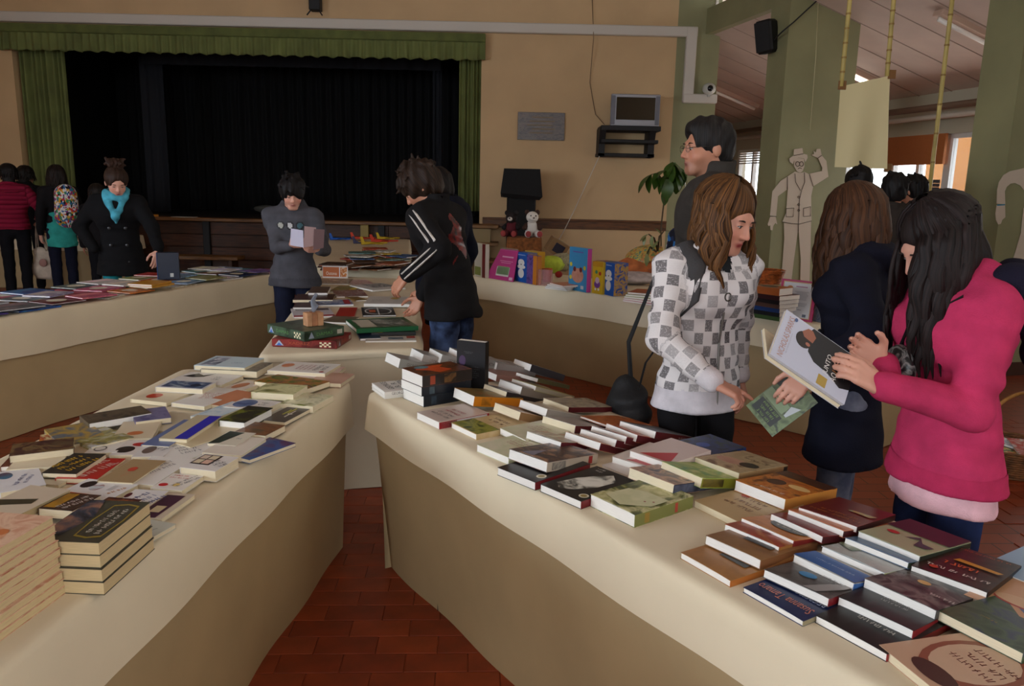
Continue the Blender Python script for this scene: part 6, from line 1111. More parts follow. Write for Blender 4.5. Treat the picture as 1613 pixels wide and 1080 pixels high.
def cloth_pattern(kind, c1, c2, c3=None):
    """procedural prints laid out in cloth coordinates (around, along, limb)"""
    m = bpy.data.materials.new('patterned_cloth'); m.use_nodes = True; nt = m.node_tree; b = nt.nodes['Principled BSDF']; L = nt.links; N = nt.nodes.new
    b.inputs['Roughness'].default_value = 0.85; b.inputs['Specular IOR Level'].default_value = 0.2
    a = N('ShaderNodeAttribute'); a.attribute_name = 'cuv'
    mix = N('ShaderNodeMix'); mix.data_type = 'RGBA'; mix.inputs[6].default_value = lin(c1); mix.inputs[7].default_value = lin(c2)
    def math_(op, x, y=None):
        q = N('ShaderNodeMath'); q.operation = op
        for i, s in enumerate((x, y)):
            if s is None: continue
            if isinstance(s, (int, float)): q.inputs[i].default_value = s
            else: L.new(s, q.inputs[i])
        return q.outputs[0]
    if kind == 'checks':
        sc = N('ShaderNodeVectorMath'); sc.operation = 'MULTIPLY'; sc.inputs[1].default_value = (1/0.046, 1/0.046, 1); L.new(a.outputs['Vector'], sc.inputs[0])
        flo = N('ShaderNodeVectorMath'); flo.operation = 'FLOOR'; L.new(sc.outputs[0], flo.inputs[0]); fr = N('ShaderNodeVectorMath'); fr.operation = 'FRACTION'; L.new(sc.outputs[0], fr.inputs[0])
        ck = N('ShaderNodeTexChecker'); ck.inputs['Scale'].default_value = 1.0; ck.inputs['Color1'].default_value = (1, 1, 1, 1); ck.inputs['Color2'].default_value = (0, 0, 0, 1)
        ad = N('ShaderNodeVectorMath'); ad.operation = 'ADD'; ad.inputs[1].default_value = (0.5, 0.5, 0.5); L.new(flo.outputs[0], ad.inputs[0]); L.new(ad.outputs[0], ck.inputs['Vector'])
        wn = N('ShaderNodeTexWhiteNoise'); wn.noise_dimensions = '3D'; L.new(flo.outputs[0], wn.inputs['Vector'])
        sep = N('ShaderNodeSeparateXYZ'); L.new(fr.outputs[0], sep.inputs[0])
        inx = math_('LESS_THAN', math_('ABSOLUTE', math_('SUBTRACT', sep.outputs[0], 0.5)), 0.44); iny = math_('LESS_THAN', math_('ABSOLUTE', math_('SUBTRACT', sep.outputs[1], 0.5)), 0.44)
        ns = N('ShaderNodeTexNoise'); ns.inputs['Scale'].default_value = 170; ns.inputs['Detail'].default_value = 3; L.new(a.outputs['Vector'], ns.inputs['Vector'])
        scr = math_('MULTIPLY', math_('GREATER_THAN', ns.outputs['Fac'], 0.42), 1.0)
        amt = math_('MULTIPLY', math_('MULTIPLY', inx, iny), math_('MULTIPLY', ck.outputs['Fac'], math_('ADD', 0.5, math_('MULTIPLY', wn.outputs['Value'], 0.5))))
        amt = math_('MULTIPLY', amt, math_('ADD', 0.55, math_('MULTIPLY', scr, 0.45)))
        L.new(amt, mix.inputs[0]); L.new(mix.outputs[2], b.inputs['Base Color'])
    elif kind == 'confetti':
        v = N('ShaderNodeTexVoronoi'); v.inputs['Scale'].default_value = 38; L.new(a.outputs['Vector'], v.inputs['Vector'])
        r = N('ShaderNodeValToRGB'); r.color_ramp.interpolation = 'CONSTANT'; cols = c3
        sp = N('ShaderNodeSeparateColor'); L.new(v.outputs['Color'], sp.inputs[0])
        while len(r.color_ramp.elements) < len(cols): r.color_ramp.elements.new(0.5)
        for i, c in enumerate(cols): r.color_ramp.elements[i].position = i/len(cols); r.color_ramp.elements[i].color = lin(c)
        L.new(sp.outputs[0], r.inputs[0]); L.new(r.outputs[0], b.inputs['Base Color'])
    elif kind == 'quilt':   # stitched bands along the garment
        sep = N('ShaderNodeSeparateXYZ'); L.new(a.outputs['Vector'], sep.inputs[0]); w = math_('ABSOLUTE', math_('SINE', math_('MULTIPLY', sep.outputs[1], PI/0.055)))
        L.new(math_('LESS_THAN', w, 0.12), mix.inputs[0]); L.new(mix.outputs[2], b.inputs['Base Color'])
        bp = N('ShaderNodeBump'); bp.inputs['Strength'].default_value = 0.8; bp.inputs['Distance'].default_value = 0.02; L.new(w, bp.inputs['Height']); L.new(bp.outputs[0], b.inputs['Normal'])
    elif kind == 'denim':
        n = N('ShaderNodeTexNoise'); n.inputs['Scale'].default_value = 9; n.inputs['Detail'].default_value = 6; tc = N('ShaderNodeTexCoord'); L.new(tc.outputs['Object'], n.inputs['Vector'])
        r = N('ShaderNodeValToRGB'); r.color_ramp.elements[0].color = lin(c1); r.color_ramp.elements[1].color = lin(c2); r.color_ramp.elements[0].position = 0.42; r.color_ramp.elements[1].position = 0.7
        L.new(n.outputs['Fac'], r.inputs[0]); L.new(r.outputs[0], b.inputs['Base Color'])
    return m
def fabric(c, var=0.08): return mat(c, 0.9, var=var, vs=14, bump=0.25, bs=240, spec=0.15, name='fabric')
def ik(sh, wr, l1, l2, pole):
    d = wr-sh; D = np.linalg.norm(d); D2 = min(D, (l1+l2)*0.995); u = d/D; wr = sh+u*D2
    x = (l1*l1-l2*l2+D2*D2)/(2*D2); y = math.sqrt(max(l1*l1-x*x, 0)); p = nrm(pole-u*pole.dot(u)); return sh+u*x+p*y, wr
def hand_prims(w, d, n, side, s, curl=0.5, point=False, spread=0.0):
    d = nrm(d); n = nrm(n-d*n.dot(d)); th = np.cross(d, n)*(1 if side == 'R' else -1); P = []
    for i, o in enumerate((0.030, 0.010, -0.010, -0.028)):
        kn = w+d*(0.085-0.006*abs(i-1))*s+th*o*s; P.append(cap(w+d*0.012*s+th*o*0.55*s, kn, 0.0125*s, 0.0115*s, 0.010))
        L = (0.070, 0.078, 0.073, 0.058)[i]*s; c = curl*(0.9+0.12*i); 
        if point and i == 0: c = 0.12
        a = 0.0; p = kn; dd = d+th*spread*(0.5-i*0.33)
        for j, fr in enumerate((0.46, 0.31, 0.23)):
            a += c*(0.7, 1.0, 0.8)[j]; q = p+(nrm(dd)*math.cos(a)+n*math.sin(a))*L*fr
            P.append(cap(p, q, (0.0092, 0.0085, 0.0078)[j]*s, (0.0085, 0.0078, 0.0066)[j]*s, 0.003)); p = q
    b = w+d*0.022*s+th*0.024*s; c1 = b+nrm(d*0.62+th*0.68+n*0.35)*0.045*s; c2 = c1+nrm(d*0.85+th*0.25+n*0.45)*0.032*s; c3 = c2+nrm(d*0.85-th*0.05+n*0.5)*0.024*s
    P += [cap(b, c1, 0.0145*s, 0.0115*s, 0.012), cap(c1, c2, 0.0108*s, 0.0098*s, 0.004), cap(c2, c3, 0.0098*s, 0.0078*s, 0.004)]
    return P
def rotm(yaw, pitch, roll=0.0):
    """columns right, forward, up of a head turned by yaw (left positive), pitched (up positive), rolled"""
    cy, sy = math.cos(yaw), math.sin(yaw); cp, sp = math.cos(pitch), math.sin(pitch); cr, sr = math.cos(roll), math.sin(roll)
    Rz = np.array([[cy, -sy, 0], [sy, cy, 0], [0, 0, 1]]); Rx = np.array([[1, 0, 0], [0, cp, -sp], [0, sp, cp]]); Ry = np.array([[cr, 0, sr], [0, 1, 0], [-sr, 0, cr]])
    return Rz@Rx@Ry
def patch(src, name, test, off, material, parent=None, label=None):
    """a layer lying on a garment: copies the faces whose middle passes the test, lifted along their normals"""
    me = src.data; n = len(me.vertices); co = np.zeros(n*3, np.float32); me.vertices.foreach_get('co', co); co = co.reshape(-1, 3).astype(float)
    no = np.zeros(n*3, np.float32); me.vertices.foreach_get('normal', no); no = no.reshape(-1, 3).astype(float)
    q = np.zeros(len(me.polygons)*4, np.int32); me.loops.foreach_get('vertex_index', q); q = q.reshape(-1, 4)
    keep = test(co[q].mean(1), no[q].mean(1)); q = q[keep]
    if len(q) == 0: print('EMPTY PATCH', name); return None
    u, inv = np.unique(q, return_inverse=True); v = co[u]+no[u]*off; at = np.zeros(n*3, np.float32)
    if 'cuv' in me.attributes: me.attributes['cuv'].data.foreach_get('vector', at)
    o = np_mesh(name, v, inv.reshape(-1, 4), material, src.parent, at.reshape(-1, 3)[u])
    if label: o['label'] = label
    return o
class Person:
    def __init__(s, label, pos, rz, height, skin=(196, 140, 112), lean=0.0, head=(0, 0, 0), build=1.0, res=0.008, arms=None, group=None, fem=True, stance=0.0, hs=1.0):
        s.root = thing('person', label, 'person', (pos[0], pos[1], 0), rad(rz), group); s.rz = rad(rz); s.pos = np.array([pos[0], pos[1], 0.0]); k = height/1.65; s.k = k; s.res = res; s.build = build; s.fem = fem
        la = rad(lean); pel = V3(0, 0, 0.93*k); ln = lambda p: pel+np.array([[1, 0, 0], [0, math.cos(la), math.sin(la)], [0, -math.sin(la), math.cos(la)]])@(V3(*p)*k-pel)
        J = s.J = {}
        J['pel'] = pel; J['waist'] = ln((0, 0.0, 1.08)); J['chest'] = ln((0, 0.0, 1.26)); J['neck'] = ln((0, -0.015, 1.41)); J['shz'] = ln((0, -0.01, 1.345))
        sw = (0.155 if fem else 0.175)*build
        for sd, sx in (('R', 1), ('L', -1)):
            J['sh'+sd] = ln((sx*sw, -0.01, 1.345)); J['hip'+sd] = V3(sx*0.085, 0, 0.9)*k; J['kn'+sd] = V3(sx*(0.085+stance*0.5), 0.02, 0.49)*k; J['an'+sd] = V3(sx*(0.085+stance), -0.02, 0.075)*k
        s.HR = rotm(rad(head[0]), rad(head[1]), rad(head[2])); s.hs = hs*(0.5+0.5*k)
        J['headb'] = J['neck']+V3(0, 0.01, 0.045)*k+np.array([0, math.sin(la)*0.03, 0]); s.hc = J['headb']+s.HR@V3(0, 0.022, 0.075)*s.hs
        s.l1, s.l2 = 0.27*k, 0.245*k; arms = arms or {}
        s.hand = {}
        for sd, sx in (('R', 1), ('L', -1)):
            a = arms.get(sd, {}); w = a.get('w'); w = J['sh'+sd]+V3(sx*0.06, 0.04, -0.49)*k if w is None else (s.local(w) if a.get('world') else V3(*w)*k)
            e, w = ik(J['sh'+sd], w, s.l1, s.l2, V3(*a.get('pole', (sx*0.5, -1, -0.3)))); J['el'+sd] = e; J['wr'+sd] = w
            d = a.get('d'); d = nrm(w-e) if d is None else nrm(V3(*d)); n = a.get('n'); n = V3(-sx, 0.2, 0) if n is None else V3(*n)
            if a.get('world'):
                rw = lambda q: s.local(s.pos+q)
                d = rw(nrm(V3(*a['d']))) if a.get('d') is not None else d
                n = rw(V3(*a['n'])) if a.get('n') is not None else n
            s.hand[sd] = (d, n, a.get('curl', 0.45), a.get('point', False), a.get('none', False))
        s.skin = skin
    def local(s, w):
        p = np.array(w, float)-s.pos; c, q = math.cos(-s.rz), math.sin(-s.rz); return V3(c*p[0]-q*p[1], q*p[0]+c*p[1], p[2])
    def H(s, x, y, z): return s.hc+s.HR@(V3(x, y, z)*s.hs)
    def body(s, lips=(150, 70, 66), eyes=True, iris=(40, 26, 18), beard=None, eye_open=0.35):
        J, k, h = s.J, s.k, s.hs; R = s.HR; P = []; f = s.fem
        P += [elp(s.H(0, -0.018, 0.030), np.array([0.073, 0.092, 0.082])*h, 0.02, R), elp(s.H(0, 0.030, -0.030), np.array([0.056, 0.060, 0.074])*h, 0.03, R), cap(s.H(-0.018, 0.068, -0.088), s.H(0.018, 0.068, -0.088), 0.018*h, None, 0.03),
              elp(s.H(0.036, 0.052, -0.030), np.array([0.024, 0.026, 0.026])*h, 0.02, R), elp(s.H(-0.036, 0.052, -0.030), np.array([0.024, 0.026, 0.026])*h, 0.02, R), cap(s.H(-0.030, 0.072, 0.020), s.H(0.030, 0.072, 0.020), 0.012*h, None, 0.016),
              elp(s.H(0.031, 0.092, 0.002), np.array([0.017, 0.014, 0.011])*h, 0.010, R, True), elp(s.H(-0.031, 0.092, 0.002), np.array([0.017, 0.014, 0.011])*h, 0.010, R, True),
              elp(s.H(0.030, 0.072, 0.001), np.array([0.0145, 0.0125, 0.0115])*h, 0.004, R), elp(s.H(-0.030, 0.072, 0.001), np.array([0.0145, 0.0125, 0.0115])*h, 0.004, R),
              cap(s.H(0, 0.083, 0.012), s.H(0, 0.104, -0.028), 0.0065*h, 0.0095*h, 0.010), elp(s.H(0.010, 0.092, -0.032), np.array([0.008, 0.010, 0.007])*h, 0.006, R), elp(s.H(-0.010, 0.092, -0.032), np.array([0.008, 0.010, 0.007])*h, 0.006, R),
              cap(s.H(-0.018, 0.081, -0.056), s.H(0, 0.091, -0.054), 0.0052*h, 0.0062*h, 0.005), cap(s.H(0.018, 0.081, -0.056), s.H(0, 0.091, -0.054), 0.0052*h, 0.0062*h, 0.005), cap(s.H(-0.015, 0.081, -0.0665), s.H(0.015, 0.081, -0.0665), 0.0066*h, None, 0.006),
              cap(s.H(-0.02, 0.094, -0.0605), s.H(0.02, 0.094, -0.0605), 0.0022*h, None, 0.003, None, True)]
        for sx in (-1, 1): P.append(elp(s.H(sx*0.075, -0.012, -0.008), np.array([0.010, 0.019, 0.030])*h, 0.008, R))
        P += [cap(J['neck']-V3(0, 0, 0.03), s.H(0, -0.02, -0.035), 0.052*k*(1 if f else 1.12), 0.047*h*(1 if f else 1.15), 0.03), cap(J['shR']*0.8+J['shL']*0.2, J['shL']*0.8+J['shR']*0.2, 0.045*k, None, 0.05), cap(J['chest'], J['pel'], 0.085*k, 0.08*k, 0.05)]
        for sd in 'RL':
            P += [cap(J['sh'+sd], J['el'+sd], 0.035*k, 0.028*k, 0.02), cap(J['el'+sd], J['wr'+sd], 0.029*k, 0.0225*k, 0.02), cap(J['hip'+sd], J['kn'+sd], 0.06*k, 0.042*k, 0.03), cap(J['kn'+sd], J['an'+sd], 0.04*k, 0.03*k, 0.02)]
            d, n, c, pt, none = s.hand[sd]
            if not none: P += hand_prims(J['wr'+sd], d, n, sd, k*0.98, c, pt)
        base = np.array(lin(s.skin)); lc = np.array(lin(lips)); hc, Rm = s.hc, s.HR
        def col(v):
            q = ((v-hc)@Rm)/h; c = np.tile(base, (len(v), 1)); g = lambda x, y, z, rx, ry, rz: np.exp(-(((q[:, 0]-x)/rx)**2+((q[:, 1]-y)/ry)**2+((q[:, 2]-z)/rz)**2))
            w = np.clip(1.5*g(0, 0.092, -0.060, 0.019, 0.03, 0.0095), 0, 1)[:, None]; c = c*(1-w)+lc*w
            w = np.clip(0.35*(g(0.04, 0.07, -0.03, 0.02, 0.04, 0.02)+g(-0.04, 0.07, -0.03, 0.02, 0.04, 0.02)+g(0, 0.11, -0.03, 0.012, 0.02, 0.012)), 0, 0.4)[:, None]; c = c*(1-w)+np.array(lin(tuple(np.array(s.skin)*np.array([1.0, 0.78, 0.76]))))*w
            if beard: w = np.clip(beard[1]*(q[:, 1] > 0.0)*np.clip((-0.035-q[:, 2])/0.03, 0, 1)*(q[:, 2] > -0.14), 0, 1)[:, None]; c = c*(1-w)+np.array(lin(beard[0]))*w
            c[:, 3] = 1; return c
        s.bodyo = sdf_obj('body', P, s.res, m_skin(s.skin), s.root, color=col)
        if eyes:
            for sx in (-1, 1):
                ce = s.H(sx*0.030, 0.0735, 0.0005); r = 0.0135*h
                # eye: white ball with iris, and the dark lash line
                ey = MB().ell((0, 0, 0), (r, r*0.9, r*eye_open), 12, 8).build('eye', mat((200, 196, 190), 0.2), parent=s.root, smooth=True); ey.matrix_local = s.hm(ce)
                MB().ell((0, r*0.55, -r*0.1), (r*0.42, r*0.45, r*eye_open*0.98), 10, 7).build('iris', mat(iris, 0.15), parent=ey, smooth=True)
                MB().tube([s.H(sx*(0.030+0.0145*t), 0.0855-0.004*t*t, 0.0045-0.003*t*t) for t in np.linspace(-1, 1, 7)], 0.0014*h, 5).build('eyelashes', mat((20, 14, 12), 0.6), parent=s.root)
                MB().tube([s.H(sx*(0.030+0.019*t), 0.0875-0.007*t*t, 0.0215-0.004*t*t+0.002*t) for t in np.linspace(-1, 1, 7)], [0.0012*h, 0.002*h, 0.0026*h, 0.0028*h, 0.0026*h, 0.002*h, 0.001*h], 5).build('eyebrow', mat(iris if sum(iris) < 120 else (40, 28, 20), 0.8), parent=s.root)
        return s
    def hm(s, c):
        R = s.HR; return Matrix(((R[0, 0], R[0, 1], R[0, 2], c[0]), (R[1, 0], R[1, 1], R[1, 2], c[1]), (R[2, 0], R[2, 1], R[2, 2], c[2]), (0, 0, 0, 1)))
    def wr_noise(s, amp, seed): r = random.Random(seed); return [(r.uniform(-30, 30), r.uniform(-30, 30), r.uniform(25, 60), r.uniform(0, 6), amp*r.uniform(0.5, 1)) for _ in range(5)]
    def top(s, m, name='jacket', loose=1.0, hem=0.86, sleeves=True, collar=0.0, hood=False, wr=0.0022, flare=0.0, chest=1.0, cuff=None, res=None, seed=1, short=1.0):
        J, k, b = s.J, s.k, s.build; Y = V3(0, 1, 0); X = V3(1, 0, 0); P = []; f = s.fem; L = loose*b; la = nrm(J['chest']-J['pel']); fw = V3(0, la[2], -la[1])
        fl = (fw, 0.70, 1.35)
        wa = 0.118 if f else 0.132
        P += [cap(J['chest']+V3(0.055, 0.005, 0)*k, J['chest']+V3(-0.055, 0.005, 0)*k, 0.122*k*L*chest, None, 0.05, (fw, 0.80, 1.3)), cap(J['chest'], J['waist'], 0.150*k*L, wa*k*L, 0.04, fl), cap(J['waist'], V3(0, 0, hem)*k, wa*k*L, (0.150+flare)*k*L, 0.04, (Y, 0.74, 1.35))]
        P += [cap(J['shR']+V3(-0.01, 0, 0.005)*k, J['neck']+V3(0.02, -0.01, -0.02)*k, 0.052*k*L, 0.056*k, 0.04), cap(J['shL']+V3(0.01, 0, 0.005)*k, J['neck']+V3(-0.02, -0.01, -0.02)*k, 0.052*k*L, 0.056*k, 0.04)]
        if f: P += [elp(J['chest']+V3(0.062, 0.082, -0.005)*k, V3(0.055, 0.045, 0.055)*k, 0.05), elp(J['chest']+V3(-0.062, 0.082, -0.005)*k, V3(0.055, 0.045, 0.055)*k, 0.05)]
        if not f: P += [cap(J['shR']-V3(0.02, 0, 0.03)*k, J['shL']+V3(0.02, 0, -0.03)*k, 0.075*k*L, None, 0.05, (fw, 0.85, 1.2))]
        P.append(dict(t='h', z=hem*k, k=0.01, sub=True))
        segs = [(V3(0, 0, 0.6)*k, J['chest']*1.0, 0.15*k*L, Y), (J['chest'], J['neck']+V3(0, 0, 0.1), 0.13*k*L, Y)]
        if sleeves:
            for sd in 'RL':
                e, w = J['el'+sd], J['wr'+sd]; w2 = e+(w-e)*(0.93*short)
                P += [cap(J['sh'+sd], e, 0.058*k*L, 0.048*k*L, 0.035), cap(e, w2, 0.048*k*L, 0.037*k*L, 0.025)]
                if cuff: P.append(cap(e+(w-e)*0.86, e+(w-e)*0.97, 0.036*k*L, 0.034*k*L, 0.006))
                segs += [(J['sh'+sd], e, 0.055*k*L, V3(0, 1, 0.01)), (e, w, 0.045*k*L, V3(0, 0, 1) if abs(nrm(w-e)[2]) < 0.8 else V3(0, 1, 0))]
        nb = J['neck']
        P.append(cap(nb+V3(0, 0.0, -0.005)*k, s.H(0, -0.01, -0.09), 0.058*k, 0.058*k, 0.006, None, True))
        if collar: P += [cap(nb+V3(0.055*math.cos(t), -0.01+0.055*math.sin(t), 0.005)*k, nb+V3(0.058*math.cos(t), -0.012+0.06*math.sin(t), collar)*k, 0.012*k, 0.010*k, 0.012) for t in np.linspace(0.25*PI, -1.25*PI, 26)]
        if hood:
            for t in np.linspace(-0.15*PI, 1.15*PI, 13): P.append(cap(nb+V3(0.085*math.cos(t), -0.035-0.05*math.sin(t), 0.0+0.012*math.sin(t))*k, nb+V3(0.075*math.cos(t), -0.05-0.075*math.sin(t), -0.05*math.sin(t)+0.01)*k, 0.026*k, 0.030*k, 0.03))
        s.topo = sdf_obj(name, [p for p in P if p], res or max(s.res*1.35, 0.008), m, s.root, noise=s.wr_noise(wr, seed), segs=segs); return s.topo
    def legs(s, m, name='trousers', w=1.0, top=0.97, res=None, wr=0.0018, hem=0.06):
        J, k, b = s.J, s.k, s.build*0.93; P = [cap(V3(-0.05, 0, 0.90)*k, V3(0.05, 0, 0.90)*k, 0.105*k*b, None, 0.04, (V3(0, 1, 0), 0.92, 1.2)), cap(V3(0, 0, 0.92)*k, V3(0, 0, top)*k, 0.128*k*b, 0.115*k*b, 0.03, (V3(0, 1, 0), 0.75, 1.35))]
        segs = []
        for sd in 'RL':
            P += [cap(J['hip'+sd]-V3(0, 0, 0.02), J['kn'+sd], 0.086*k*b*w, 0.062*k*w, 0.02), cap(J['kn'+sd], J['an'+sd]+V3(0, 0, hem), 0.062*k*w, 0.055*k*w, 0.02)]; segs.append((J['hip'+sd], J['an'+sd], 0.08*k, V3(0, 1, 0)))
        o = sdf_obj(name, P, res or max(s.res*1.5, 0.010), m, s.root, noise=s.wr_noise(wr, 9), segs=segs)
        return o
    def shoes(s, m):
        for sd in 'RL':
            a = s.J['an'+sd]; k = s.k; sdf_obj('shoe', [elp((a[0], a[1]+0.01*k, 0.045*k), V3(0.040, 0.06, 0.048)*k, 0.03), elp((a[0], a[1]+0.10*k, 0.034*k), V3(0.042, 0.085, 0.034)*k, 0.04), cap((a[0], a[1]-0.02, 0.012), (a[0], a[1]+0.15*k, 0.012), 0.012, None, 0.02), cap(a, a+V3(0, 0, 0.06), 0.042*k, None, 0.02)], 0.008, m, s.root)
    def cap_hair(s, m, thick=0.016, fringe=0.03, back=-0.07, side=-0.02, noise=0.003, puff=(0, 0, 0), seed=0, res=None, spikes=0):
        """short hair: a shell over the skull that leaves the face free"""
        h, R = s.hs, s.HR; t = thick
        P = [elp(s.H(0, -0.020, 0.034), np.array([0.075+t, 0.094+t, 0.084+t])*h, 0.02, R), elp(s.H(0, -0.055, (back+0.03)/2), np.array([0.062+t*0.6, 0.05+t*0.6, abs(back-0.03)/2+0.02])*h, 0.03, R)]
        if any(puff): P.append(elp(s.H(*puff), np.array([0.05, 0.05, 0.04])*h, 0.03, R))
        P += [elp(s.H(0, 0.125, fringe-0.105), np.array([0.075, 0.085, 0.105])*h, 0.012, R, True)]
        for sx in (-1, 1): P.append(elp(s.H(sx*0.1, 0.035, side-0.075), np.array([0.05, 0.055, 0.07])*h, 0.012, R, True))
        r = random.Random(seed)
        for i in range(spikes):   # locks that break the outline
            th = r.uniform(0, 2*PI); ph = r.uniform(0.15, 1.25); d = V3(math.cos(th)*math.sin(ph), math.sin(th)*math.sin(ph), math.cos(ph)); c = s.hc+R@((d*V3(0.075, 0.094, 0.084)+V3(0, -0.02, 0.034))*h)
            dn = V3(d[0]*0.6, d[1]*0.6, -0.5) if ph > 0.6 else V3(d[0], d[1]+0.4, 0.1); P.append(cap(c+R@(d*t*0.5*h), c+R@(d*t*h+nrm(dn)*r.uniform(0.02, 0.045)*h), 0.012*h, 0.004*h, 0.012))
        segs = [(s.H(0, -0.02, -0.12), s.H(0, -0.02, 0.13), 0.09, R@V3(0, 1, 0))]
        nz = [(r.uniform(-160, 160), r.uniform(-160, 160), r.uniform(-40, 40), r.uniform(0, 6), noise) for _ in range(3)]
        return sdf_obj('hair', P, res or max(0.005, s.res*0.8), m, s.root, noise=nz, segs=segs)
    def long_hair(s, m, length=0.34, n=110, seed=0, front=0.5, wavy=0.012, out=0.02, part=0.0, curl=0.0, face=0.55, drop=None, width=0.016):
        """long hair: flattened locks falling from the parting over the skull and down"""
        r = random.Random(seed); h, R = s.hs, s.HR; vs = []; fs = []; at = []; nlock = 0; down = R.T@V3(0, 0, -1)
        for i in range(n):
            ang = (i+0.5)/n*2*PI; layer = i % 3
            # ang 0 = face side; skip the face opening, start near it
            a = ang
            fr = abs(((a+PI) % (2*PI))-PI)   # 0 in front
            if fr < front: continue
            ex, ey = math.sin(a), math.cos(a); th = r.uniform(0.1, 0.4); L = length*r.uniform(0.82, 1.08); rows = 15; pts = []
            A_, B_, C_ = 0.082+0.005*layer, 0.101+0.005*layer, 0.094+0.005*layer; wob = r.uniform(0, 6); wl = r.uniform(0.7, 1.3)
            p = None; d = None
            for j in range(rows+1):
                t = j/rows*L
                ph = th+t/0.095
                if ph < 1.62: q = V3(A_*ex*math.sin(ph)+part*math.cos(ph)*0.03, B_*ey*math.sin(ph)-0.020, C_*math.cos(ph)+0.032); pts.append(s.hc+R@(q*h))
                else:
                    if p is None: p = pts[-1].copy(); t0 = t; o = R@nrm(V3(A_*ex, B_*ey, 0)); o[2] = 0
                    u = t-t0+0.095*0.0; w = wavy*math.sin(u*38*wl+wob)*min(1, u*12); cu = curl*max(0, u-L*0.35)**1.5
                    tan = nrm(np.cross(o, V3(0, 0, 1))+1e-6)
                    q = p+V3(0, 0, -1)*u*h*0.96+o*(out*math.sin(min(1.0, u*6)*PI*0.5)+w*0.6-cu)+tan*w
                    pts.append(q)
            W = width*r.uniform(0.75, 1.3); b = len(vs); m_ = 6
            for j, q in enumerate(pts):
                d = nrm(pts[min(j+1, rows)]-pts[max(j-1, 0)]); o_ = q-s.H(0, -0.02, 0.02); o_ = nrm(o_-d*o_.dot(d)); tt = np.cross(d, o_); tp = (0.55+0.6*math.sin(PI*min(1, (j+1.5)/(rows+1))))*(1.0 if j < rows-3 else (rows-j)/4+0.12)
                for k in range(m_):
                    aa = 2*PI*k/m_; vs.append(q+tt*(W*tp*math.cos(aa))+o_*(W*0.42*tp*math.sin(aa))); at.append((W*math.cos(aa), j/rows*L, i*0.37))
            for j in range(rows):
                for k in range(m_): fs.append((b+j*m_+k, b+j*m_+(k+1) % m_, b+(j+1)*m_+(k+1) % m_, b+(j+1)*m_+k))
            nlock += 1
        # scalp shell under the locks
        P = [elp(s.H(0, -0.020, 0.033), np.array([0.081, 0.100, 0.092])*h, 0.02, R), elp(s.H(0, -0.06, -0.05), np.array([0.068, 0.05, 0.1])*h, 0.03, R), elp(s.H(0, 0.130, -0.048), np.array([0.084, 0.094, 0.116])*h, 0.012, R, True)]
        F, lo = sdf_eval(P, max(0.005, s.res*0.8)); v2, q2 = surface_nets(F, lo, max(0.005, s.res*0.8)); loc = ((v2-s.hc)@R)/h
        a2 = np.stack([np.arctan2(loc[:, 0], loc[:, 1])*0.09, loc[:, 2], np.zeros(len(v2))], 1)
        v = np.concatenate([np.array(vs), v2]); q = np.concatenate([np.array(fs), q2+len(vs)]); a3 = np.concatenate([np.array(at), a2])
        return np_mesh('hair', v, q, m, s.root, a3)
def near(c, r): c = np.array(c, float); return lambda p, n: np.linalg.norm(p-c, axis=1) < r
SK1 = (205, 146, 122); SK2 = (190, 132, 104); SK3 = (210, 156, 134)
# ---- girl in the checked jacket
g = Person('girl in a grey and white checked jacket pointing down at the books', (0.69, 2.80), 200, 1.605, SK1, lean=3, head=(20, -20, -4), res=0.0048, arms={
    'R': dict(w=YY(1126, 604, 2.50), world=True, pole=(1.0, -0.6, -0.35), d=(0.95, -0.10, -0.38), n=(-0.15, 0.25, -0.9), curl=0.75, point=True), 'L': dict(w=(-0.25, -0.10, 0.88), pole=(-0.6, -1, 0))}, hs=1.06)
g.body(lips=(150, 60, 58), eye_open=0.3)
tp = g.top(cloth_pattern('checks', (222, 216, 214), (84, 80, 82)), 'checked_jacket', loose=1.08, hem=0.815, collar=0.05, wr=0.0026, seed=3, chest=1.0, flare=0.022)
zc = 0.815*g.k; patch(tp, 'hem_band', lambda p, n: (p[:, 2] < zc+0.085) & (p[:, 2] > zc-0.012) & (np.hypot(p[:, 0], p[:, 1]) < 0.23), 0.003, fabric((206, 200, 204)))
for sd in 'RL':
    e, w = g.J['el'+sd], g.J['wr'+sd]; dv = nrm(w-e); patch(tp, 'cuff', lambda p, n: (((p-e)@dv) > np.linalg.norm(w-e)*0.80) & (np.linalg.norm(p-w, axis=1) < 0.09), 0.003, fabric((214, 208, 210)))
J = g.J; MB().tube([J['neck']+V3(0, 0.085, -0.05), J['chest']+V3(0, 0.118, 0.0), J['waist']+V3(0, 0.103, 0.0), V3(0, 0.128, 0.83*g.k)], 0.004, 6).build('zip', mat((120, 116, 110), 0.4, metal=0.6), parent=g.root)
MB().tube([J['chest']+V3(0.012*math.cos(t), 0.126, -0.01+0.014*math.sin(t)) for t in np.linspace(0, 6.28, 12)], 0.003, 5).build('zip_ring', mat((90, 86, 80), 0.3, metal=0.7), parent=g.root)
patch(tp, 'dark_undershirt', lambda p, n: (p[:, 1] > 0.03) & (p[:, 2] > J['neck'][2]-0.075) & (p[:, 2] < J['neck'][2]+0.03) & (np.abs(p[:, 0]) < 0.012+0.45*(p[:, 2]-J['neck'][2]+0.075)), 0.003, fabric((34, 36, 38)))
g.long_hair(m_hair((44, 28, 17), (126, 84, 44)), length=0.45, n=150, seed=4, front=0.98, wavy=0.013, out=0.006, curl=0.2, width=0.015)
g.legs(fabric((22, 21, 23)), w=0.95); g.shoes(mat((40, 38, 40), 0.6))
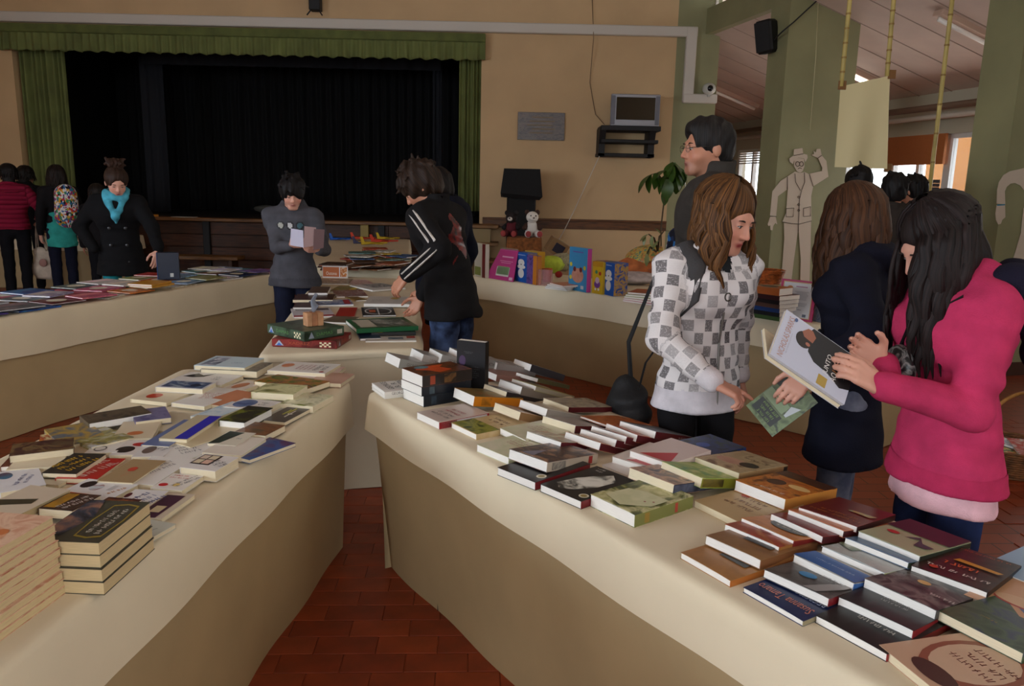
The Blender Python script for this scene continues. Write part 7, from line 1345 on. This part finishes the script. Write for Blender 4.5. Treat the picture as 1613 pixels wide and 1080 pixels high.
# her shoulder bag
sb = thing('shoulder_bag', 'black shoulder bag with a grey padded strap on the checked jacket', 'bag', (0.69, 2.80, 0), g.rz)
sh = J['shR']; st_ = [sh+V3(-0.01, 0.07, -0.16), sh+V3(-0.03, 0.108, -0.10), sh+V3(-0.045, 0.092, 0.01), sh+V3(-0.045, 0.02, 0.082), sh+V3(-0.03, -0.08, 0.04), sh+V3(-0.0, -0.13, -0.08)]
MB().tube(st_, [0.014, 0.024, 0.032, 0.034, 0.032, 0.02], 8, flat=0.35).build('padded_strap', mat((60, 58, 58), 0.85, bump=0.3, bs=100), parent=sb, smooth=True)
MB().tube([st_[-1], sh+V3(0.06, -0.17, -0.3), V3(0.19, -0.16, 0.84)], 0.010, 6, flat=0.4).build('webbing', mat((16, 16, 17), 0.8), parent=sb)
MB().tube([st_[0], J['chest']+V3(0.155, 0.03, -0.12), V3(0.19, -0.06, 0.95), V3(0.19, -0.10, 0.84)], 0.009, 6, flat=0.4).build('webbing', mat((16, 16, 17), 0.8), parent=sb)
sdf_obj('bag_body', [elp((0.20, -0.16, 0.77), (0.075, 0.08, 0.11), 0.05), elp((0.21, -0.11, 0.74), (0.06, 0.06, 0.075), 0.05)], 0.01, mat((18, 18, 19), 0.7, bump=0.3, bs=60), sb, noise=g.wr_noise(0.003, 5))
# ---- girl in the pink hoodie
pA, pB, pC = Vector(YY(1213, 557, 1.90)), Vector(YY(1330, 637, 1.90)), Vector(YY(1259, 506, 1.985))
g = Person('girl in a pink hoodie reading an open paperback', (1.25, 2.13), 94, 1.585, SK3, lean=6, head=(-4, -34, 0), res=0.0046, arms={
    'L': dict(w=YY(1386, 610, 1.93), world=True, pole=(-0.25, -0.35, -1), d=(-0.82, 0.02, 0.55), n=(-0.25, 0.75, -0.55), curl=0.42), 'R': dict(w=YY(1390, 575, 2.06), world=True, pole=(0.3, -0.2, -1), d=(-0.8, -0.05, 0.5), n=(-0.2, -0.8, 0.1), curl=0.4)})
g.body(lips=(160, 80, 76), eye_open=0.2); k = g.k
PINK = fabric((186, 52, 92)); tp = g.top(PINK, 'pink_hoodie', loose=1.16, hem=0.81, hood=True, wr=0.003, seed=7, cuff=True, flare=0.022)
patch(tp, 'waistband', lambda p, n: (p[:, 2] < 0.81*k+0.06) & (np.hypot(p[:, 0], p[:, 1]) < 0.25), 0.0022, fabric((176, 46, 84)))
sdf_obj('pale_shirt_hem', [cap(V3(0, 0, 0.80)*k, V3(0, 0, 0.73)*k, 0.172*k, 0.180*k, 0.02, (V3(0, 1, 0), 0.76, 1.35)), dict(t='h', z=0.745*k, k=0.01, sub=True)], 0.008, fabric((222, 176, 184)), g.root, noise=g.wr_noise(0.003, 2))
g.long_hair(m_hair((16, 12, 12), (44, 32, 30)), length=0.54, n=150, seed=11, front=0.8, wavy=0.007, out=0.015, width=0.017)
g.legs(cloth_pattern('denim', (22, 34, 70), (36, 54, 100))); g.shoes(mat((60, 58, 60), 0.6))
J = g.J; MB().tube([J['shL']+V3(0.02, 0.07, 0.03), J['chest']+V3(-0.02, 0.135, 0.02), J['waist']+V3(0.1, 0.13, 0.0), J['waist']+V3(0.17, 0.05, -0.03)], 0.012, 8, flat=0.35).build('bag_strap', mat((18, 17, 20), 0.8), parent=g.root)
sg = thing('small_bag', 'black and white scroll patterned pouch worn in front of the pink hoodie', 'bag', (1.25, 2.13, 0), g.rz); sdf_obj('pouch', [elp(J['waist']+V3(-0.02, 0.17, 0.07), (0.06, 0.035, 0.065), 0.03)], 0.006, mat_art([(20, 20, 22), (26, 26, 28), (130, 128, 126), (22, 22, 24)], 34), sg)
sc = thing('dark_scarf', 'dark blue hood and scarf lying on the pink hoodie shoulders', 'scarf', (1.25, 2.13, 0), g.rz)
sdf_obj('cloth', [cap(J['neck']+V3(-0.11, -0.07, 0.0), J['neck']+V3(-0.08, -0.20, -0.07), 0.06, 0.09, 0.04), cap(J['neck']+V3(-0.08, -0.21, -0.07), J['neck']+V3(-0.06, -0.24, -0.2), 0.085, 0.06, 0.04), cap(J['neck']+V3(0.0, -0.15, 0.0), J['neck']+V3(-0.06, -0.20, -0.08), 0.06, 0.07, 0.04)], 0.008, fabric((26, 24, 40)), sc, noise=g.wr_noise(0.004, 4))
# the open paperback
ey = (pA-pB); hgt = ey.length; ey.normalize(); ex = (pC-pA); ex -= ey*ex.dot(ey); ex.normalize(); wdt = 0.148; ez = ex.cross(ey); th = 0.010; o = pB-ez*th
M = Matrix(((ex.x, ey.x, ez.x, o.x), (ex.y, ey.y, ez.y, o.y), (ex.z, ey.z, ez.z, o.z), (0, 0, 0, 1)))
b = make_book(M, wdt, hgt, th, (190, 192, 206), 'open paperback with a dark photo cover held by the girl in pink', spine='L', page='c', name='open_book', spine_col=(200, 198, 200),
    dec=[('p', [(0.30, 0.0), (0.99, 0.0), (0.99, 0.62), (0.86, 0.66), (0.70, 0.62), (0.5, 0.60), (0.38, 0.5), (0.34, 0.3), (0.22, 0.12)], (24, 22, 24)), ('r', 0.04, 0.28, 0.24, 0.40, (170, 140, 60)), ('o', 0.66, 0.69, 0.16, 0.105, (36, 24, 20)), ('p', [(0.70, 0.58), (0.84, 0.56), (0.93, 0.62), (0.92, 0.68), (0.8, 0.74), (0.72, 0.70)], (150, 92, 70)), ('o', 0.62, 0.63, 0.035, 0.03, (160, 100, 80)),
         ('t', 'NICHOLAS SPARKS', 0.5, 0.90, 0.125, 0.017, 0, (176, 130, 110)), ('l', 0.42, 0.84, 0.07, 0.005, 0, 1, (150, 146, 156)), ('t', 'JUNTO', 0.50, 0.33, 0.062, 0.018, 0, (224, 222, 218)), ('t', 'AO', 0.34, 0.225, 0.026, 0.018, 0, (224, 222, 218)), ('t', 'LUAR', 0.62, 0.225, 0.05, 0.018, 0, (160, 104, 50)), ('l', 0.6, 0.1, 0.06, 0.004, 0, 1, (150, 148, 146)), ('o', 0.92, 0.85, 0.04, 0.02, (70, 90, 130))])
ba = rad(30); d = MB()
def bh(x, y, z): return (x*math.cos(ba)+z*math.sin(ba), y, -x*math.sin(ba)+z*math.cos(ba)-0.001)
for x0, x1, z0, z1, nm, mm in ((0.0015, wdt-0.002, -0.010, -0.001, 'rear_pages', M_pg['c']), (0, wdt, -0.0115, -0.010, 'back_cover', mat((200, 198, 200), 0.4))):
    d = MB(); y0, y1 = (0.0015, hgt-0.0015) if nm == 'rear_pages' else (0, hgt)
    d.add([bh(x, y, z) for z in (z0, z1) for x, y in ((x0, y0), (x1, y0), (x1, y1), (x0, y1))], [(0, 3, 2, 1), (4, 5, 6, 7), (0, 1, 5, 4), (1, 2, 6, 5), (2, 3, 7, 6), (3, 0, 4, 7)]); d.build(nm, mm, parent=b)
# ---- girl in the navy coat
g = Person('girl in a long navy coat holding a green book low in her hand', (1.24, 2.78), 62, 1.60, SK3, lean=3, head=(-20, -14, 0), res=0.0052, arms={
    'L': dict(w=YY(1276, 588, 2.44), world=True, pole=(-0.6, -0.6, -0.4), d=(-0.62, -0.1, -0.62), n=(0.3, 0.75, -0.3), curl=0.5), 'R': dict(w=(0.2, 0.06, 0.86), pole=(0.6, -1, 0))})
g.body(); tp = g.top(fabric((20, 21, 34)), 'navy_coat', loose=1.14, hem=0.63, hood=True, wr=0.003, seed=12, flare=0.02)
for z in (1.0, 1.12, 1.24): MB().ell(tuple(V3(-0.09, 0.115, z)*g.k), (0.011, 0.008, 0.011), 10, 6).build('button', mat((40, 40, 46), 0.3), parent=g.root)
g.long_hair(m_hair((40, 25, 17), (92, 58, 34)), length=0.50, n=140, seed=21, front=0.7, wavy=0.008, out=0.02, width=0.018)
g.legs(cloth_pattern('denim', (70, 76, 96), (120, 124, 140))); g.shoes(mat((30, 28, 30), 0.6))
pA, pB, pC = Vector(YY(1216.5, 688, 2.52)), Vector(YY(1288.5, 634, 2.50)), Vector(YY(1208, 631, 2.56))
ey = (pA-pB); hgt = ey.length; ey.normalize(); ex = (pC-pA); ex -= ey*ex.dot(ey); ex.normalize(); wdt = 0.135; ez = ex.cross(ey); th = 0.018; o = pB-ez*th
make_book(Matrix(((ex.x, ey.x, ez.x, o.x), (ex.y, ey.y, ez.y, o.y), (ex.z, ey.z, ez.z, o.z), (0, 0, 0, 1))), wdt, hgt, th, [(60, 76, 40), (110, 126, 80), (40, 50, 34)], 'green novel with a dark title block held low by the navy coat girl', spine='L', spine_col=(50, 20, 22), name='held_book',
    dec=[('r', 0.22, 0.66, 0.92, 0.92, (18, 22, 16)), ('l', 0.57, 0.79, 0.08, 0.05, 0, 3, (110, 140, 60)), ('r', 0.3, 0.42, 0.98, 0.62, (130, 150, 110)), ('o', 0.5, 0.36, 0.1, 0.06, (150, 50, 30)), ('r', 0.3, 0.12, 1.0, 0.32, (50, 54, 48)), ('r', 0.35, 0.0, 0.95, 0.1, (90, 110, 30)), ('p', [(0.1, 0.3), (0.3, 0.4), (0.25, 0.6), (0.18, 0.6)], (190, 196, 196))])
# ---- the man in the grey coat
g = Person('man in a grey wool coat and glasses looking left', (0.86, 3.55), 78, 1.90, SK2, lean=0, head=(22, -3, 0), res=0.0055, fem=False, group=None)
g.body(lips=(150, 86, 74), beard=((92, 70, 58), 0.35), eye_open=0.5)
g.top(fabric((58, 54, 50)), 'grey_coat', loose=1.12, hem=0.72, collar=0.06, wr=0.002, seed=15, flare=0.02)
g.cap_hair(m_hair((16, 14, 14), (46, 42, 40)), thick=0.009, fringe=0.078, back=-0.075, side=0.0, noise=0.002, puff=(0, 0.035, 0.082), seed=3, res=0.004)
MB().tube([g.H(-0.052, 0.082, 0.002)]+[g.H(-0.032+0.021*math.cos(t), 0.094, 0.0+0.014*math.sin(t)) for t in np.linspace(PI, -PI, 14)]+[g.H(-0.01, 0.1, 0.004), g.H(0.01, 0.1, 0.004)]+[g.H(0.032+0.021*math.cos(t), 0.094, 0.0+0.014*math.sin(t)) for t in np.linspace(PI, -PI, 14)], 0.0012, 5).build('glasses', mat((120, 116, 110), 0.2, metal=0.8), parent=g.root)
for sx in (-1, 1): MB().tube([g.H(sx*0.054, 0.088, 0.004), g.H(sx*0.073, 0.03, 0.006), g.H(sx*0.079, -0.015, 0.004)], 0.0013, 5).build('glasses_arm', mat((120, 116, 110), 0.2, metal=0.8), parent=g.root)
g.legs(fabric((36, 36, 40))); g.shoes(mat((24, 22, 22), 0.5))
# ---- girl with the floral top behind
g = Person('dark haired girl in a floral top behind the checked jacket', (1.08, 4.55), 15, 1.60, SK3, head=(0, -8, 0), res=0.009)
g.body(eyes=False); g.top(cloth_pattern('confetti', (0, 0, 0), (0, 0, 0), [(20, 22, 40), (24, 24, 30), (130, 26, 40), (30, 40, 70), (170, 170, 176), (40, 90, 140), (22, 22, 34)]), 'floral_top', loose=1.02, wr=0.0015)
g.long_hair(m_hair((14, 11, 11), (36, 26, 24)), length=0.30, n=90, seed=5, front=0.7, wavy=0.01, out=0.02, width=0.02); g.legs(fabric((26, 28, 40))); g.shoes(mat((30, 28, 30), 0.6))
# ---- three visitors beyond the right table
for px, ytop, dep, h, rz, lab, c, sd in ((1356, 262, 6.6, 1.80, 20, 'dark haired visitor farthest left behind the navy coat girl', (40, 40, 46), 1), (1412, 273, 6.2, 1.74, -15, 'dark haired visitor in the middle behind the pink hoodie girl', (50, 44, 40), 2), (1444, 276, 6.9, 1.74, 40, 'dark haired visitor farthest right behind the pink hoodie girl', (36, 40, 56), 3)):
    p = YY(px, ytop, dep); g = Person(lab, (p[0], dep), rz, p[2]+0.0, SK2, head=(0, -6, 0), res=0.010, fem=False, group='visitors beyond the right table'); g.body(eyes=False)
    g.top(fabric(c), 'jacket', wr=0.002, collar=0.03, seed=sd); g.cap_hair(m_hair((10, 9, 10), (30, 26, 26)), thick=0.02, fringe=0.05, back=-0.08, seed=sd, spikes=20, res=0.007); g.legs(fabric((30, 32, 44))); g.shoes(mat((30, 28, 30), 0.6))
# ---- boy in the black tracksuit top
g = Person('boy in a black tracksuit top with white sleeve stripes bending over the table', (-0.34, 4.42), 66, 1.73, SK2, lean=16, head=(24, -40, 0), res=0.0062, fem=False, arms={'L': dict(w=YY(640, 437, 4.15), world=True, pole=(-0.4, -0.7, -0.4), d=(-0.6, 0.2, -0.6), n=(0.2, 0.6, -0.6), curl=0.5), 'R': dict(w=(0.16, 0.30, 0.86), pole=(0.6, -0.8, -0.2))})
g.body(eye_open=0.25); tp = g.top(fabric((26, 25, 26)), 'tracksuit_top', loose=1.14, hem=0.80, collar=0.05, wr=0.003, seed=18, flare=0.025); J = g.J
for dy in (-0.02, 0.012):
    pts = []
    for a, b2, r0, r1 in ((J['shL'], J['elL'], 0.068, 0.058), (J['elL'], J['wrL'], 0.058, 0.047)):
        for t in np.linspace(0.02, 0.96, 7):
            dv = nrm(b2-a); out = V3(-1, 0, 0.15); out = nrm(out-dv*out.dot(dv)); fwd = np.cross(dv, out); q = a+(b2-a)*t; pts.append(q+out*(r0+(r1-r0)*t)*g.k*0.97+fwd*dy)
    MB().tube(pts, 0.009, 6, flat=0.5).build('sleeve_stripe', fabric((206, 200, 192)), parent=g.root, smooth=True)
patch(tp, 'red_back_print', lambda p, n: (n[:, 1] < -0.3) & (np.abs(p[:, 2]-J['chest'][2]+0.03+0.04*np.sin(p[:, 0]*40)) < 0.10) & (np.abs(p[:, 0]+0.02+0.03*np.sin(p[:, 2]*45)) < 0.055), 0.002, mat_art([(26, 24, 25), (110, 24, 22), (130, 30, 26)], 22))
g.cap_hair(m_hair((26, 18, 14), (62, 44, 32)), thick=0.026, fringe=0.030, back=-0.085, side=-0.03, noise=0.004, seed=6, spikes=90)
g.legs(cloth_pattern('denim', (24, 30, 50), (80, 100, 140)), w=1.08); g.shoes(mat((40, 38, 38), 0.6))
p = YY(712, 280, 5.3); g = Person('visitor in a dark navy coat standing behind the tracksuit boy', (p[0]-0.02, 5.35), 62, 1.70, SK2, lean=5, head=(10, -35, 0), res=0.0085, fem=False); g.body(eyes=False)
g.top(fabric((18, 20, 32)), 'navy_jacket', loose=1.15, hem=0.62, wr=0.002, hood=True, seed=22, flare=0.02); g.cap_hair(m_hair((12, 10, 10), (34, 26, 22)), thick=0.02, back=-0.09, seed=8, spikes=40, res=0.007); g.legs(fabric((16, 17, 22))); g.shoes(mat((24, 22, 22), 0.6))
# ---- boy in the grey hoodie
g = Person('boy in a grey hoodie with three badges reading a leaflet', (-1.70, 6.05), 186, 1.61, SK3, lean=3, head=(14, -20, 0), res=0.0062, fem=False, build=0.95, arms={'R': dict(w=YY(459, 386, 5.74), world=True, pole=(0.35, -0.45, -1), d=(0.75, -0.5, 0.1), n=(0.3, 0.5, 0.75), curl=0.6), 'L': dict(w=YY(502, 394, 5.74), world=True, pole=(-0.35, -0.45, -1), d=(-0.75, -0.5, 0.1), n=(-0.3, 0.5, 0.75), curl=0.6)})
g.body(lips=(160, 96, 86), eye_open=0.25); tp = g.top(fabric((78, 78, 84)), 'grey_hoodie', loose=1.12, hem=0.80, hood=True, wr=0.003, seed=25, flare=0.045); J = g.J
for i, (x, c) in enumerate(((0.07, (170, 170, 160)), (0.0, (190, 190, 190)), (-0.07, (50, 90, 100)))):
    cc = J['chest']+V3(x, 0.12, 0.02); patch(tp, 'badge', lambda p, n: (np.hypot(p[:, 0]-cc[0], p[:, 2]-cc[2]) < 0.030) & (n[:, 1] > 0.1), 0.002, mat((24, 24, 28), 0.5)); patch(tp, 'badge_symbol', lambda p, n: (np.hypot(p[:, 0]-cc[0], p[:, 2]-cc[2]) < 0.020) & (n[:, 1] > 0.1), 0.004, mat(c, 0.5))
patch(tp, 'hem_band', lambda p, n: (p[:, 2] < 0.80*g.k+0.065) & (np.hypot(p[:, 0], p[:, 1]) < 0.25), 0.002, fabric((70, 70, 76)))
g.cap_hair(m_hair((12, 10, 11), (32, 28, 28)), thick=0.024, fringe=0.030, back=-0.09, side=-0.04, noise=0.003, seed=9, spikes=60)
lg = g.legs(fabric((24, 28, 46)), w=1.12); patch(lg, 'side_stripe', lambda p, n: (np.abs(p[:, 1]) < 0.02) & (p[:, 0] > 0.09) & (p[:, 2] < 0.85), 0.002, fabric((130, 150, 170))); g.shoes(mat((60, 58, 60), 0.6))
lf = thing('folded_leaflet', 'folded leaflet in lilac and brown held by the hoodie boy', 'leaflet', YY(484, 376, 5.60))
for nm, pts, c in (('left_page', [(-0.13, 0.02, -0.05), (-0.02, -0.03, -0.06), (-0.02, -0.03, 0.06), (-0.12, 0.02, 0.07)], (190, 186, 204)), ('middle_page', [(-0.02, -0.03, -0.06), (0.05, 0.02, -0.05), (0.06, 0.02, 0.08), (-0.01, -0.03, 0.09)], (200, 170, 170)), ('right_page', [(0.04, 0.0, -0.08), (0.12, -0.02, -0.06), (0.13, -0.02, 0.07), (0.05, 0.0, 0.07)], (80, 36, 28))):
    MB().add(pts+[(x, y+0.002, z) for x, y, z in pts], [(0, 1, 2, 3), (7, 6, 5, 4), (0, 4, 5, 1), (1, 5, 6, 2), (2, 6, 7, 3), (3, 7, 4, 0)]).build(nm, mat(c, 0.5), parent=lf)
# ---- girl with the turquoise scarf
g = Person('girl in a black coat and turquoise scarf with her hair in a bun', (-3.36, 6.70), 200, 1.68, SK3, lean=12, head=(16, -26, 0), res=0.0066, arms={'L': dict(w=YY(262, 420, 6.35), world=True, pole=(-1, -0.4, 0.1), d=(-0.1, -0.35, -0.85), n=(-0.6, 0.5, -0.2), curl=0.35), 'R': dict(w=(0.19, 0.10, 0.96), pole=(0.9, -0.8, 0), none=True)})
g.body(lips=(160, 84, 80), eye_open=0.25); tp = g.top(fabric((17, 17, 19)), 'black_coat', loose=1.16, hem=0.74, wr=0.002, collar=0.03, seed=28, flare=0.03); J = g.J
for z in (1.0, 0.86, 1.14):
    for x in (-0.06, 0.06): MB().ell(tuple(V3(x, 0.128+(z-0.86)*0.17, z)*g.k), (0.014, 0.009, 0.014), 10, 6).build('button', mat((40, 40, 42), 0.3), parent=g.root)
TQ = fabric((70, 150, 170), 0.2); nb = J['neck']
sdf_obj('scarf', [cap(nb+V3(0.078*math.cos(t), 0.02+0.085*math.sin(t), 0.02+0.012*math.sin(2*t)-0.03*math.sin(t)), nb+V3(0.078*math.cos(t+0.5), 0.02+0.085*math.sin(t+0.5), 0.02+0.012*math.sin(2*t+1)-0.03*math.sin(t+0.5)), 0.026, None, 0.015) for t in np.arange(0, 6.3, 0.5)]+[cap(nb+V3(0.075, 0.07, -0.01), nb+V3(0.005, 0.14, -0.17), 0.028, 0.022, 0.02), cap(nb+V3(-0.075, 0.07, -0.01), nb+V3(-0.005, 0.14, -0.17), 0.028, 0.022, 0.02), cap(nb+V3(0, 0.14, -0.17), nb+V3(0, 0.145, -0.22), 0.024, 0.012, 0.02)], 0.007, TQ, g.root, noise=g.wr_noise(0.004, 6))
g.cap_hair(m_hair((26, 17, 13), (66, 44, 32)), thick=0.013, fringe=0.072, back=-0.06, side=-0.01, noise=0.002, seed=12)
sdf_obj('hair_bun', [elp(g.H(0, -0.06, 0.135), np.array([0.062, 0.055, 0.048]), 0.02)]+[cap(g.H(0, -0.06, 0.13), g.H(0.075*math.cos(t), -0.06+0.06*math.sin(t), 0.135+0.045*math.sin(2.3*t)), 0.02, 0.009, 0.02) for t in np.arange(0, 6.2, 0.55)], 0.006, m_hair((30, 19, 14), (70, 46, 34)), g.root, noise=[(190, 120, 40, 0, 0.003), (-110, 160, 60, 2, 0.003)])
g.legs(fabric((30, 120, 130))); g.shoes(mat((24, 24, 24), 0.6))
# ---- far left visitors
p = YY(88, 265, 9.7); g = Person('girl in a turquoise shirt with a colourful backpack, seen from behind', (p[0], 9.7), 40, 1.70, SK3, head=(0, -10, 0), res=0.010); g.body(eyes=False)
g.top(fabric((24, 22, 24)), 'black_cardigan', loose=1.08, hem=0.98, wr=0.002, seed=31); sdf_obj('turquoise_shirt', [cap(V3(0, 0, 1.05)*g.k, V3(0, 0, 0.72)*g.k, 0.14*g.k, 0.165*g.k, 0.03, (V3(0, 1, 0), 0.8, 1.3)), dict(t='h', z=0.70*g.k, k=0.01, sub=True)], 0.01, fabric((50, 150, 140)), g.root, noise=g.wr_noise(0.003, 3))
g.long_hair(m_hair((16, 12, 11), (40, 28, 22)), length=0.36, n=90, seed=33, front=0.7, wavy=0.008, width=0.02); g.legs(fabric((22, 24, 40)), w=1.0); g.shoes(mat((24, 24, 26), 0.6)); J = g.J
bp_ = thing('backpack', 'backpack with multicoloured letter print worn by the turquoise shirt girl', 'backpack', (p[0], 9.7, 0), g.rz)
CF = cloth_pattern('confetti', (0, 0, 0), (0, 0, 0), [(30, 26, 40), (206, 200, 200), (190, 60, 40), (40, 100, 150), (200, 150, 50), (60, 130, 90), (120, 50, 110), (220, 216, 210)])
bc = J['chest']+V3(0.04, -0.22, -0.07); sdf_obj('pack_body', [cap(bc+V3(0, 0, 0.13), bc-V3(0, 0, 0.13), 0.125, 0.14, 0.04, (V3(0, 1, 0), 0.7, 1.3)), elp(bc+V3(0, -0.07, -0.07), (0.11, 0.06, 0.11), 0.04)], 0.009, CF, bp_, segs=[(bc-V3(0, 0, 0.3), bc+V3(0, 0, 0.3), 0.14, V3(0, -1, 0))])
for tx, x, z, s_ in (('RA', 0.02, 0.10, 0.11), ('E', -0.05, -0.03, 0.05), ('RA', 0.03, 0.0, 0.09)):
    d = MB(); put_text(d, tx, bc+V3(x, -0.142 if z < 0.05 else -0.112, z), (1, 0, 0), (0, 0, 1), s_, 0.055, mat((220, 214, 210), 0.7)); d.build('letter_print', parent=bp_)
for sx in (-1, 1): MB().tube([bc+V3(sx*0.08, 0.08, 0.2), J['sh'+('R' if sx > 0 else 'L')]+V3(-sx*0.05, 0.0, 0.07), J['chest']+V3(sx*0.1, 0.13, 0.0), J['waist']+V3(sx*0.13, 0.0, 0.0)], 0.02, 6, flat=0.4).build('shoulder_strap', mat((20, 20, 22), 0.8), parent=bp_)
p = YY(12, 262, 9.6); g = Person('visitor in a crimson quilted jacket at the left frame edge', (p[0], 9.6), 30, 1.70, SK3, head=(0, -8, 0), res=0.010, arms={'R': dict(w=(0.26, 0.12, 1.0), pole=(0.5, -1, 0))}); g.body(eyes=False)
g.top(cloth_pattern('quilt', (130, 20, 50), (84, 12, 30)), 'quilted_jacket', loose=1.22, hem=0.90, wr=0.002, seed=35, collar=0.04); g.long_hair(m_hair((12, 10, 10), (30, 22, 20)), length=0.22, n=80, seed=36, front=0.7, width=0.02); g.legs(fabric((18, 18, 22))); g.shoes(mat((24, 24, 26), 0.6)); J = g.J
c, q = math.cos(g.rz), math.sin(g.rz); wx, wy = p[0]+c*J['wrR'][0]-q*J['wrR'][1], 9.6+q*J['wrR'][0]+c*J['wrR'][1]
tb = thing('tote_bag', 'off-white cloth tote bag hanging from the crimson jacket visitor', 'bag', (wx+0.04, wy-0.06, J['wrR'][2]-0.72))
sdf_obj('bag_body', [cap((-0.06, 0, 0.1), (0.06, 0, 0.08), 0.10, None, 0.03, (V3(0, 1, 0), 0.55, 1.2)), cap((-0.03, 0, 0.3), (0.04, 0, 0.28), 0.085, None, 0.06, (V3(0, 1, 0), 0.45, 1.2))], 0.009, fabric((190, 174, 156)), tb, noise=g.wr_noise(0.004, 8))
for sy in (-0.025, 0.025): MB().tube([(-0.06, sy, 0.34), (-0.055, sy*0.5, 0.55), (-0.04, 0, 0.68), (0.0, 0, 0.68), (0.03, sy*0.5, 0.52), (0.06, sy, 0.34)], 0.013, 6, flat=0.35).build('handle', fabric((190, 174, 156)), parent=tb, smooth=True)
MB().ell((0.03, -0.055, 0.2), (0.05, 0.012, 0.05), 14, 8).build('print', mat((150, 110, 100), 0.8), parent=tb, smooth=True)
for px, ytop, dep, h, rz, lab, c, sd in ((38, 262, 10.45, 1.74, 0, 'dark clothed visitor between the crimson jacket and the backpack girl', (20, 18, 20), 41), (152, 292, 9.3, 1.50, 20, 'brown haired visitor half hidden behind the scarf girl', (22, 20, 22), 43)):
    p = YY(px, ytop, dep); g = Person(lab, (p[0], dep), rz, p[2], SK2, head=(0, -8, 0), res=0.011, group='dark clothed visitors at the left'); g.body(eyes=False); g.top(fabric(c), 'dark_jacket', loose=1.15, wr=0.002, seed=sd, hood=True); g.long_hair(m_hair((14, 11, 10), (34, 26, 20)), length=0.24, n=80, seed=sd, front=0.7, width=0.02); g.legs(fabric((18, 18, 22))); g.shoes(mat((22, 22, 24), 0.6))
